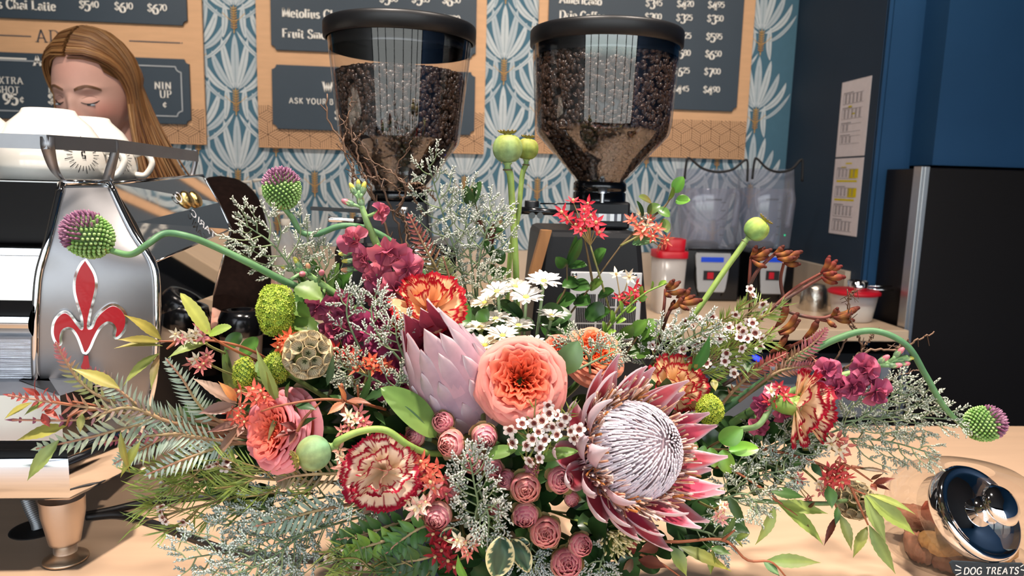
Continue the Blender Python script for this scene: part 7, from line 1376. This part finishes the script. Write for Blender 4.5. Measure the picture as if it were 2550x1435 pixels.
# ================================================================ foliage
OL, YG, LG, MV, BR, GN, DG, OR, RD = '#7f8746', '#989048', '#8c9e58', '#9a7a68', '#7d5a44', '#4f7338', '#2c4a26', '#d08a52', '#b0443a'
def N_(L, Y0, Y1, k=.72): return [(*a[:4], Y0, Y1, a[4] * k * (.86 if k < .9 else 1), *a[5:]) for a in L]
nandina('olive leaf spray across the machine side panel', [[(760, 960, .68), (640, 880, .64), (540, 850, .62), (440, 850, .61), (395, 850, .605)], [(440, 850, .61), (415, 870, .605)]],
        N_([(402, 846, 308, 784, .016, YG, '#a89848'), (398, 851, 292, 846, .013, YG, '#ac9a50'), (405, 862, 284, 868, .013, OL, '#a89a50'), (398, 880, 306, 962, .016, OL, '#98a35a'), (525, 848, 418, 892, .018, OL, LG), (395, 884, 376, 972, .011, BR, OL)], .62, .60), 1)
nandina('light green leaf pair above the olive spray', [[(640, 900, .64), (560, 860, .62), (522, 836, .61)]], N_([(522, 834, 449, 730, .020, '#a9ad55', '#b8bc62'), (520, 834, 577, 815, .019, '#7f9a3c', LG)], .61, .605), 2, shape='oval')
nandina('mauve and orange leaf spray left of the pink rose', [[(720, 1000, .64), (650, 1005, .62), (592, 1006, .61)], [(640, 1015, .62), (600, 1055, .61)]],
        N_([(590, 1006, 478, 942, .020, MV, '#a08a78'), (588, 1010, 494, 1031, .018, MV, '#8f6a62'), (602, 1055, 515, 1077, .016, MV, '#94645c'), (590, 1000, 543, 950, .013, OR, '#d9975c'), (600, 1060, 540, 1152, .014, BR, MV), (606, 1058, 590, 1090, .010, '#a0604c', MV)], .61, .60), 3)
nandina('yellow green leaf spray at far left by the machine base', [[(600, 1050, .64), (400, 1040, .61), (270, 1015, .59), (180, 1000, .58)], [(270, 1015, .59), (185, 1030, .58), (165, 1060, .58)], [(320, 1025, .60), (300, 985, .59)]],
        N_([(298, 968, 178, 918, .018, YG, '#9c9244'), (165, 1062, 40, 1098, .019, '#a0a04c', YG), (148, 1095, 68, 1198, .018, LG, '#9aa85a'), (80, 1003, 10, 1045, .010, YG, '#b8ae58'), (115, 1000, 60, 1035, .010, LG, OL), (300, 1075, 325, 1180, .012, OL, '#a08a3a'), (350, 1100, 300, 1190, .014, OL, '#8a8a3c'), (205, 1030, 200, 1078, .010, OL, YG)], .58, .575), 4)
nandina('red tipped thin leaves at the far left end', [[(400, 1050, .61), (250, 1020, .59), (130, 1000, .575)]],
        N_([(100, 985, 55, 965, .008, RD, '#a84a3c'), (98, 990, 90, 940, .008, '#b8443a', RD), (105, 988, 122, 965, .007, RD, RD), (135, 1005, 138, 972, .008, '#a05048', RD), (110, 1020, 150, 1047, .009, '#b0523e', RD), (105, 1030, 125, 1065, .010, RD, '#984038')], .58, .575), 5, '#b06a4a')
nandina('copper young leaves over the pink rose', [[(900, 1015, .60), (860, 1000, .585), (800, 995, .58), (700, 1010, .575), (650, 1025, .575)], [(860, 1000, .585), (850, 960, .58), (860, 1070, .58)], [(740, 1075, .575), (760, 1040, .575), (800, 1000, .58)]],
        N_([(860, 1002, 815, 1033, .012, '#a86848', '#c0845c'), (858, 1005, 862, 1050, .012, '#8a4a38', '#b06a4c'), (862, 1000, 840, 958, .008, '#c06a48', OR), (865, 998, 925, 1006, .010, '#a06a52', '#8a5a4a'), (738, 1072, 680, 1094, .013, '#6a2f2c', '#8a4438'), (742, 1068, 695, 1055, .011, '#7a3430', '#5a2a28'), (742, 1072, 720, 1110, .011, '#6a2f2c', '#a06a5c'), (745, 1065, 790, 1040, .010, GN, DG), (735, 1010, 790, 1022, .013, DG, '#3c5a38')], .58, .572), 6)
nandina('slim green leaves crossing the papery pod stem', [[(760, 1000, .62), (700, 1000, .60), (690, 985, .60)]],
        N_([(694, 1002, 637, 865, .016, '#8a9a52', '#97a65a'), (690, 1000, 662, 925, .014, LG, YG), (715, 1005, 722, 950, .020, '#4f6e3a', GN), (700, 1020, 665, 1108, .008, OL, BR), (815, 960, 830, 880, .011, '#3f5a40', '#56704c'), (760, 990, 720, 1060, .008, '#4a5a34', OL)], .60, .59), 7)
nandina('dark slim leaves before the magenta stock', [[(960, 1020, .62), (900, 1000, .60), (890, 960, .595)]], N_([(905, 1000, 985, 965, .017, DG, '#3f5f36'), (890, 1010, 925, 920, .012, '#33502e', GN), (930, 1025, 960, 1060, .010, DG, GN), (820, 985, 880, 1010, .010, GN, DG)], .60, .59), 8)
nandina('drooping light green leaves at right over the counter', [[(1700, 1180, .68), (1800, 1165, .65), (1890, 1212, .63), (1934, 1250, .62)], [(1890, 1212, .63), (1985, 1285, .62)]],
        N_([(1938, 1252, 2062, 1280, .020, '#97a652', '#8a9a4c'), (1938, 1256, 2050, 1358, .024, '#8fa652', '#9aac58'), (1930, 1258, 1880, 1358, .019, LG, '#a4b05c'), (1985, 1285, 2016, 1314, .010, '#7a4a34', BR), (1812, 1230, 1858, 1318, .016, '#4f7040', GN), (1920, 1225, 2005, 1240, .018, GN, '#42632f')], .625, .615), 9)
nandina('long drooping leaves in front of the jar at right', [[(1850, 1110, .66), (1960, 1130, .645), (2060, 1165, .63), (2120, 1215, .62), (2155, 1232, .615)], [(2120, 1215, .62), (2162, 1308, .61)], [(2040, 1160, .63), (2085, 1270, .62)]],
        N_([(2155, 1233, 2278, 1332, .026, '#8fa04f', '#9aac55'), (2152, 1235, 2206, 1352, .022, '#8a9c54', LG), (2160, 1230, 2280, 1282, .013, '#a3a856', LG), (2164, 1308, 2230, 1430, .020, '#7f9a5c', LG), (2160, 1312, 2124, 1390, .016, OL, '#8a8f44'), (2090, 1280, 2120, 1372, .017, '#6f7a44', OL), (2085, 1262, 2080, 1310, .011, GN, DG), (2062, 1210, 2072, 1268, .020, '#42632f', GN), (2020, 1155, 2048, 1190, .012, DG, '#2c4a2c')], .615, .605), 10)
nandina('dark red young leaves beside the hanging red flowers', [[(2080, 1150, .63), (2120, 1165, .625), (2172, 1200, .62)], [(2120, 1162, .625), (2160, 1168, .62)]],
        N_([(2174, 1205, 2230, 1192, .010, '#6a3428', '#7d3a2c'), (2172, 1206, 2218, 1222, .009, '#5c2c26', '#74382c'), (2170, 1205, 2184, 1224, .010, '#b0644c', '#94503c'), (2140, 1168, 2217, 1178, .008, '#4a4a30', BR), (2168, 1195, 2200, 1180, .006, '#5a3a2a', BR), (2085, 1285, 2052, 1360, .010, '#5a3028', '#6f3a2c'), (2010, 1262, 2030, 1250, .008, '#6a3428', BR)], .62, .612), 11)
nandina('leaf spray along the bottom right below the protea', [[(1560, 1340, .62), (1680, 1350, .60), (1800, 1345, .59), (1860, 1395, .585), (1920, 1400, .58), (1960, 1440, .58)], [(1800, 1345, .59), (1830, 1320, .585)]],
        N_([(1905, 1398, 2044, 1402, .020, '#6f8a4a', OL), (1900, 1396, 1942, 1436, .016, '#5c7f58', '#6f8f60'), (1690, 1362, 1822, 1424, .020, '#5c7040', '#b0a84a'), (1670, 1360, 1710, 1436, .022, '#55704a', '#96a04a'), (1770, 1365, 1822, 1382, .013, GN, '#5c7a3a'), (1775, 1370, 1770, 1432, .013, OL, '#8a9a3c'), (1800, 1335, 1832, 1282, .014, '#3f5f36', GN), (1832, 1345, 1868, 1330, .010, GN, OL), (1830, 1342, 1850, 1365, .009, OL, YG), (1640, 1360, 1590, 1375, .018, '#6a3c30', '#82483a')], .59, .58), 12)
nandina('reddish leaf spray at the bottom edge under the protea', [[(1480, 1320, .63), (1570, 1370, .60), (1640, 1400, .585), (1700, 1440, .58)]], N_([(1590, 1395, 1660, 1415, .020, '#6a382e', '#7f4a38'), (1575, 1390, 1545, 1440, .014, '#55402e', BR), (1560, 1385, 1590, 1345, .014, '#6a2a2a', '#8a3a34'), (1500, 1390, 1480, 1440, .018, GN, DG), (1530, 1380, 1510, 1330, .014, DG, GN)], .59, .58), 13)
nandina('green leaf blades beside the cream carnation', [[(1640, 1000, .68), (1715, 945, .665)]], N_([(1718, 930, 1768, 832, .026, '#2f6632', '#3f7a38'), (1715, 925, 1738, 908, .014, OL, YG), (1775, 945, 1782, 975, .012, '#8a8a3c', YG), (1870, 880, 1905, 868, .018, '#3f6048', GN), (1860, 900, 1862, 930, .012, DG, GN)], .655, .645), 14, serr=0)
# oval glossy leaves
def ovals(label, stems, L, Y0, Y1, seed, col=('#2f4f26', '#456b30'), stemcol='#6a5638', serr=0.): nandina(label, stems, N_([(*a[:5], a[5] if len(a) > 5 else col[0], a[6] if len(a) > 6 else col[1]) for a in L], Y0, Y1, .95), seed, stemcol, 'glossy oval leaf branches', 'leaf_branch', m_waxy, 'oval', serr)
ovals('big olive green leaf blade between pink rose and closed protea', [[(1120, 1120, .60), (1086, 1086, .58)]], [(1086, 1088, 948, 966, .030, '#6f8a45', '#5f8040'), (1000, 1010, 1075, 1100, .012, '#4f6e4a', '#5f7a58')], .575, .58, 20)
ovals('olive leaf standing between the two coral roses', [[(1400, 1000, .62), (1398, 925, .60)]], [(1396, 930, 1440, 850, .024, '#5f8048', '#54743f')], .60, .60, 21)
ovals('small olive leaves below the coral rose', [[(1200, 1190, .59), (1205, 1135, .56)], [(1330, 1190, .59), (1345, 1150, .56)]], [(1206, 1136, 1287, 1120, .013, '#5a7a3c', '#6f8f48'), (1345, 1148, 1440, 1124, .012, '#5a7a3c', '#6f8f48')], .555, .55, 22)
ovals('bright oval leaves right of the open protea', [[(1700, 1180, .66), (1760, 1120, .64), (1800, 1095, .63), (1850, 1070, .625)], [(1760, 1120, .64), (1815, 1120, .63)]],
      [(1790, 1098, 1850, 1068, .020, '#4f8a30', '#6a9a3c'), (1815, 1122, 1890, 1118, .016, '#4f8a2c', '#7aa83c'), (1800, 1120, 1816, 1182, .017, '#5c8f30', '#86aa40'), (1768, 1115, 1780, 1165, .013, '#4f8030', '#7a9a3a'), (1755, 1110, 1735, 1160, .010, GN, '#4f7a30'), (1740, 1115, 1700, 1100, .012, '#3f6a2c', GN)], .62, .615, 23)
ovals('dark leafy branch rising before the left grinder', [[(1225, 860, .76), (1240, 720, .755), (1215, 600, .75), (1180, 500, .75), (1175, 470, .75)]],
      [(1178, 508, 1198, 452, .017), (1182, 515, 1162, 462, .018), (1215, 575, 1256, 572, .018), (1205, 560, 1168, 545, .010, '#5a2f2a', '#6a3a30'), (1228, 640, 1200, 600, .016), (1232, 650, 1258, 628, .018), (1238, 700, 1262, 668, .018), (1236, 690, 1210, 660, .016), (1225, 610, 1236, 555, .012, '#7a3230', '#5a2f2a'), (1240, 740, 1270, 720, .016)], .75, .745, 24, ('#24401f', '#3a5c2c'))
ovals('dark green leafy branch before the right grinder', [[(1330, 980, .78), (1386, 835, .77), (1470, 715, .765), (1546, 612, .76)], [(1475, 700, .765), (1455, 590, .755)], [(1385, 840, .77), (1372, 790, .765), (1408, 720, .76), (1412, 660, .76)]],
      [(1409, 664, 1384, 640, .014), (1411, 658, 1434, 586, .012), (1416, 660, 1448, 592, .012), (1482, 660, 1510, 620, .020), (1415, 664, 1462, 662, .015), (1420, 712, 1470, 720, .024), (1468, 720, 1502, 702, .016, '#4f6a2c', '#5f7a34'), (1385, 760, 1435, 742, .022), (1430, 750, 1470, 757, .026), (1465, 762, 1500, 795, .026), (1470, 790, 1520, 775, .020), (1440, 700, 1400, 715, .016), (1490, 740, 1530, 725, .016), (1380, 800, 1420, 830, .020), (1350, 800, 1380, 850, .018)], .765, .755, 25, ('#2b4a22', '#3f6a2c'))
ovals('fresh green leaf tips on the red flower stem near the blenders', [[(1546, 612, .76), (1600, 560, .76), (1650, 520, .76), (1672, 490, .76)]],
      [(1680, 480, 1702, 440, .016, '#4f8034', '#5f943c'), (1682, 504, 1719, 498, .016, '#4f8034', '#6a9a3c'), (1664, 500, 1675, 465, .010, '#7a8a3c', '#5a6a2c'), (1622, 504, 1590, 490, .013, '#6a5a34', '#5c7038'), (1636, 520, 1668, 540, .013, GN, '#5a803a'), (1574, 608, 1632, 600, .014, '#5f8a5c', '#6f9462'), (1612, 530, 1645, 512, .014, '#5a5f30', GN), (1580, 600, 1600, 575, .010, LG, '#9aa85a'), (1600, 545, 1585, 500, .008, '#2f4a2c', DG), (1650, 545, 1662, 580, .012, '#6f8a45', LG)], .76, .755, 26)
ovals('serrated dark leaf sprig right of the orange rose', [[(1500, 960, .70), (1560, 880, .69), (1600, 820, .685)]], [(1580, 850, 1640, 798, .022), (1575, 835, 1610, 800, .018), (1590, 860, 1625, 845, .020), (1560, 880, 1620, 880, .020), (1548, 860, 1530, 845, .018), (1585, 845, 1642, 830, .018), (1545, 840, 1575, 810, .016)], .69, .685, 27, ('#2f5020', '#557a30'), serr=.06)
ovals('narrow leaflet frond arching right over the perforated plate', [[(1480, 870, .74), (1530, 800, .735), (1600, 735, .73), (1662, 705, .73)]], [(1505, 832, 1500, 800, .009), (1525, 806, 1522, 772, .009), (1548, 780, 1542, 748, .009), (1572, 758, 1570, 725, .009), (1598, 738, 1600, 712, .008), (1620, 725, 1624, 700, .008), (1510, 830, 1535, 825, .008), (1535, 805, 1560, 795, .008), (1560, 778, 1585, 765, .008), (1590, 748, 1612, 738, .007), (1640, 714, 1660, 700, .007)], .735, .73, 28, ('#5f8a30', '#86a848'), '#7a9a40')
ovals('dark rounded leaves left of the daisies', [[(1180, 900, .70), (1150, 800, .69)]], [(1125, 780, 1172, 800, .030, '#44702c', '#3a6228'), (1160, 830, 1185, 870, .020), (1190, 775, 1215, 800, .016)], .69, .685, 29, ('#2c4a22', '#3f6428'))
ovals('serrated leaves rising behind the left stock', [[(860, 900, .73), (820, 760, .72), (800, 690, .72)]], [(820, 745, 845, 655, .020, '#44642c', '#587a34'), (800, 730, 770, 640, .016), (840, 730, 880, 665, .018), (850, 760, 836, 690, .014), (780, 740, 740, 690, .016), (760, 770, 735, 720, .020)], .72, .715, 30, ('#2f4f24', '#48702e'), serr=.05)
ovals('dark green leaves around the lime viburnum', [[(820, 900, .69), (760, 830, .67)]], [(800, 810, 735, 850, .028), (770, 770, 720, 740, .022), (640, 840, 600, 895, .016, '#3f6428', '#56803a'), (720, 900, 670, 880, .020), (640, 960, 690, 905, .022, '#4f7030', '#5f8038'), (600, 830, 560, 870, .014), (560, 870, 590, 980, .012, '#4a6a34', OL), (590, 980, 560, 900, .012, OL, '#5a7038')], .67, .66, 31, ('#27431f', '#3c6028'))
# variegated leaves
def variegated(label, x0, y0, x1, y1, Y, w, seed):
    t = thing('variegated_leaf', label, 'leaf', HUB, 'variegated leaves at the bottom'); b = MB(); b.tube(spl([lerp(HUB, P(x0, y0, Y), .5), P(x0, y0, Y)], 8), .0010, h('#6a7a48'), 6); b.obj('stalk', m_stem, t); r_ = random.Random(seed); b = MB(); A, B_ = P(x0, y0, Y), P(x1, y1, Y - .004); L = np.linalg.norm(B_ - A); d = (B_ - A) / L; nv = nrm(TOW + cd(.2, .3, 0)); nv = nrm(nv - d * (d @ nv)); s = np.cross(d, nv); nv_, nu = 26, 21; G = np.zeros((nv_, nu, 3)); C = np.zeros((nv_, nu, 3)); jag = [r_.uniform(.55, .9) for _ in range(nv_)]; jag2 = [r_.uniform(.55, .9) for _ in range(nv_)]
    for j in range(nv_):
        v = j / (nv_ - 1); wd = w / 2 * sin(pi * min(1, v ** .9)) ** .6 if 0 < v < 1 else w * .01
        for i in range(nu):
            u = 2 * i / (nu - 1) - 1; G[j, i] = A + d * L * v + s * u * wd + nv * (abs(u) * wd * .16 + .03 * L * sin(pi * v) + .0012 * sin(6 * v + 3 * u)); lim = (jag if u < 0 else jag2)[j]
            C[j, i] = h('#d9cf9c') if abs(u) > lim or v > .93 else lerp(h('#2f4a3a'), h('#4a6a50'), .5 + .5 * sin(7 * u + 3 * v + seed) if abs(u) > .3 else .2)
    b.grid(G, C); b.obj('blade', m_waxy, t)
variegated('large variegated leaf with cream edge at the bottom middle', 1248, 1335, 1236, 1440, .548, .026, 1)
variegated('variegated leaf partly behind the larger one, to its right', 1275, 1345, 1318, 1425, .556, .018, 2)
variegated('small cream edged leaf under the white sea lavender', 1150, 1335, 1095, 1335, .56, .014, 3)
variegated('curled cream edged leaf left of the wide peach cone', 1268, 1352, 1320, 1355, .565, .010, 4)
nandina('single bright green leaf tip at the bottom edge', [[(1160, 1480, .56), (1150, 1440, .555)]], N_([(1165, 1450, 1140, 1382, .016, '#5c9a38', '#7ab04a')], .553, .55), 33, serr=0)
# grevillea
GR = ('#8fa892', '#b4c2b0')
grevillea('grey green grevillea frond at left middle, pointing up left', [(620, 1090, .64), (470, 1060, .61), (380, 1035, .60), (300, 975, .59), (222, 922, .585)], .019, 24, 1, GR, ang=.9)
grevillea('grevillea frond with pink tip reaching far left', [(620, 1080, .64), (450, 1040, .61), (300, 1025, .59), (150, 1005, .58), (20, 984, .572)], .014, 20, 2, ('#a89a70', '#a8a888'), '#c0504c', tip_from=.6)
grevillea('grevillea frond stretching left toward the machine base', [(640, 1080, .64), (480, 1045, .615), (360, 1055, .60), (220, 1090, .585), (90, 1118, .578)], .020, 20, 3, ('#93a88c', '#b6c0a4'), tip_from=1.1, wl=.0036)
grevillea('upright grey green grevillea frond beside the mauve leaves', [(620, 1080, .64), (530, 1040, .62), (490, 1000, .61), (455, 945, .605), (415, 895, .60)], .016, 18, 4, GR, tip_from=1.1)
grevillea('pink tipped grevillea curl above the far left leaves', [(480, 1060, .62), (280, 1000, .59), (205, 955, .585), (165, 900, .58), (140, 855, .578)], .011, 16, 5, ('#8a9a5c', '#a8a870'), '#c06a72', tip_from=.62)
grevillea('lower grevillea frond under the left leaves', [(660, 1110, .63), (530, 1095, .61), (430, 1085, .60), (350, 1120, .595), (285, 1155, .59)], .018, 22, 6, GR, tip_from=1.1)
grevillea('grevillea frond with purple tips in the left middle', [(560, 1090, .63), (420, 1050, .60), (320, 1015, .59), (200, 1045, .582), (30, 1046, .575)], .010, 16, 7, ('#8a7a70', '#a08a80'), '#8a3a58', tip_from=.62)
grevillea('lowest grevillea frond at left, thin silver blades', [(640, 1100, .63), (560, 1110, .615), (470, 1140, .60), (365, 1182, .595)], .017, 16, 8, ('#9ab0a2', '#b8c8ba'), tip_from=1.1)
grevillea('purple grevillea tip beside the left needle sprig', [(560, 1080, .63), (440, 1080, .60), (330, 1090, .595), (245, 1105, .59)], .009, 14, 9, ('#8f7a68', '#a88a78'), '#9a3f5c', tip_from=.4)
grevillea('red brown grevillea tip in front of the left grinder', [(1130, 800, .74), (1095, 690, .73), (1055, 610, .725), (1018, 535, .72)], .015, 16, 10, ('#8a7a4a', '#96805a'), '#b05c56', tip_from=.45, ang=1.0)
grevillea('olive grevillea frond behind the peach carnation', [(1150, 860, .73), (1128, 760, .72), (1118, 690, .715), (1103, 640, .71)], .014, 18, 11, ('#7a8a52', '#a0a878'), tip_from=1.1, ang=.6)
grevillea('brown grevillea sprig under the poppy pod at left', [(980, 1190, .64), (860, 1180, .61), (740, 1185, .60), (690, 1200, .595)], .018, 16, 12, ('#6a5a40', '#8a7a58'), tip_from=1.1)
grevillea('silver grevillea frond at lower left over the sea lavender', [(960, 1245, .63), (820, 1265, .605), (720, 1290, .60), (630, 1312, .595)], .020, 14, 13, ('#6f8a78', '#93aa9a'), tip_from=1.1, wl=.0036)
grevillea('reddish grevillea frond crossing below the drooping allium stem', [(1760, 1050, .69), (1840, 960, .67), (1900, 910, .66), (1960, 880, .655)], .012, 18, 14, ('#8a5a44', '#9a6a50'), '#b0504c', tip_from=.5)
grevillea('pink grevillea tip beside the lowest kangaroo paw', [(1890, 960, .67), (1960, 900, .655), (2020, 860, .645), (2058, 818, .64)], .012, 16, 15, ('#8a6a50', '#a07a60'), '#b86a74', tip_from=.45)
grevillea('rosy grevillea sprig under the arching allium stem', [(1840, 1000, .67), (1930, 930, .655), (1990, 915, .65), (2035, 910, .645)], .011, 16, 16, ('#93705a', '#a8806a'), '#b86a74', tip_from=.5)
grevillea('brown grevillea blades beside the back counter at right', [(1780, 1010, .70), (1880, 930, .68), (1990, 880, .67), (2040, 905, .66)], .010, 14, 17, ('#7a4a3a', '#8f5c48'), '#a05048', tip_from=.6)
# dark toothed foliage low at the front
def toothed(label, path, lw, n, seed, col=('#22401f', '#3f6530')): grevillea(label, path, lw, n, seed, col, tip_from=1.1, wl=.0085, ang=.7)
toothed('dark toothed foliage over the vase front', [(1100, 1280, .61), (1000, 1300, .585), (910, 1330, .575), (830, 1345, .57)], .020, 9, 30)
toothed('fresh toothed foliage tip below the vase rim', [(1080, 1300, .60), (980, 1340, .575), (900, 1365, .568), (862, 1385, .565)], .016, 8, 31, ('#4c7a2c', '#7a9c3a'))
toothed('dark toothed foliage at bottom edge left of the red flowers', [(1130, 1310, .60), (1080, 1380, .57), (1010, 1400, .565), (940, 1420, .56)], .020, 9, 32)
toothed('toothed green foliage under the pink cone at lower left', [(1150, 1290, .60), (1060, 1310, .575), (1000, 1345, .57), (960, 1380, .565)], .018, 8, 33, ('#2f5826', '#4f7d38'))
# twigs
twig('tall bare twig crossing the left hopper', [(1.3, (1010, 800, .76), (1000, 640, .755), (968, 590, .75), (935, 500, .75), (880, 430, .745), (855, 360, .745), (818, 290, .745), (815, 235, .745)), (1., (935, 500, .75), (905, 430, .745), (880, 350, .745), (842, 285, .745)), (.9, (880, 430, .745), (872, 395, .745), (838, 360, .74)), (.8, (855, 360, .745), (865, 300, .745), (878, 240, .745)), (.8, (880, 350, .745), (905, 330, .745)), (.8, (880, 430, .745), (878, 460, .745), (885, 480, .745))], 1)
twig('bare twig fanning out before the left grinder neck', [(1.2, (1040, 800, .76), (1010, 640, .75), (985, 540, .75), (940, 440, .745), (920, 385, .745), (878, 330, .745)), (1., (985, 540, .75), (1010, 470, .745), (985, 430, .745), (1025, 350, .74)), (.9, (985, 540, .75), (1000, 500, .75), (980, 460, .745), (940, 440, .745)), (1., (1060, 540, .75), (1020, 480, .745), (990, 440, .745), (910, 390, .745)), (.8, (1010, 470, .745), (1040, 455, .745), (1075, 478, .745)), (.8, (940, 440, .745), (905, 440, .745), (890, 400, .745)), (.8, (1085, 500, .745), (1060, 470, .745), (1035, 470, .745))], 2)
twig('short twig rising behind the pink stock', [(1.2, (1050, 790, .75), (1022, 650, .745), (1010, 560, .745), (1000, 520, .745)), (1., (1022, 600, .745), (1005, 545, .745), (970, 520, .745)), (.9, (1020, 640, .745), (1045, 600, .745), (1048, 580, .745))], 3)
twig('bare twig at far right against the refrigerator', [(1.1, (2060, 960, .68), (2150, 880, .67), (2235, 870, .665), (2290, 845, .66), (2328, 826, .66)), (.9, (2150, 880, .67), (2135, 830, .67), (2120, 800, .67), (2108, 720, .67)), (.9, (2120, 900, .67), (2165, 850, .67), (2185, 820, .67)), (.8, (2150, 1000, .66), (2230, 940, .66), (2290, 920, .66)), (.7, (2235, 870, .665), (2262, 845, .665))], 4)
twig('thin twig beside the red lidded tub', [(.8, (2080, 900, .68), (2118, 820, .68), (2112, 745, .68), (2150, 715, .68)), (.7, (2112, 745, .68), (2128, 720, .68))], 5)
# deep inner leaves that close the middle of the bouquet
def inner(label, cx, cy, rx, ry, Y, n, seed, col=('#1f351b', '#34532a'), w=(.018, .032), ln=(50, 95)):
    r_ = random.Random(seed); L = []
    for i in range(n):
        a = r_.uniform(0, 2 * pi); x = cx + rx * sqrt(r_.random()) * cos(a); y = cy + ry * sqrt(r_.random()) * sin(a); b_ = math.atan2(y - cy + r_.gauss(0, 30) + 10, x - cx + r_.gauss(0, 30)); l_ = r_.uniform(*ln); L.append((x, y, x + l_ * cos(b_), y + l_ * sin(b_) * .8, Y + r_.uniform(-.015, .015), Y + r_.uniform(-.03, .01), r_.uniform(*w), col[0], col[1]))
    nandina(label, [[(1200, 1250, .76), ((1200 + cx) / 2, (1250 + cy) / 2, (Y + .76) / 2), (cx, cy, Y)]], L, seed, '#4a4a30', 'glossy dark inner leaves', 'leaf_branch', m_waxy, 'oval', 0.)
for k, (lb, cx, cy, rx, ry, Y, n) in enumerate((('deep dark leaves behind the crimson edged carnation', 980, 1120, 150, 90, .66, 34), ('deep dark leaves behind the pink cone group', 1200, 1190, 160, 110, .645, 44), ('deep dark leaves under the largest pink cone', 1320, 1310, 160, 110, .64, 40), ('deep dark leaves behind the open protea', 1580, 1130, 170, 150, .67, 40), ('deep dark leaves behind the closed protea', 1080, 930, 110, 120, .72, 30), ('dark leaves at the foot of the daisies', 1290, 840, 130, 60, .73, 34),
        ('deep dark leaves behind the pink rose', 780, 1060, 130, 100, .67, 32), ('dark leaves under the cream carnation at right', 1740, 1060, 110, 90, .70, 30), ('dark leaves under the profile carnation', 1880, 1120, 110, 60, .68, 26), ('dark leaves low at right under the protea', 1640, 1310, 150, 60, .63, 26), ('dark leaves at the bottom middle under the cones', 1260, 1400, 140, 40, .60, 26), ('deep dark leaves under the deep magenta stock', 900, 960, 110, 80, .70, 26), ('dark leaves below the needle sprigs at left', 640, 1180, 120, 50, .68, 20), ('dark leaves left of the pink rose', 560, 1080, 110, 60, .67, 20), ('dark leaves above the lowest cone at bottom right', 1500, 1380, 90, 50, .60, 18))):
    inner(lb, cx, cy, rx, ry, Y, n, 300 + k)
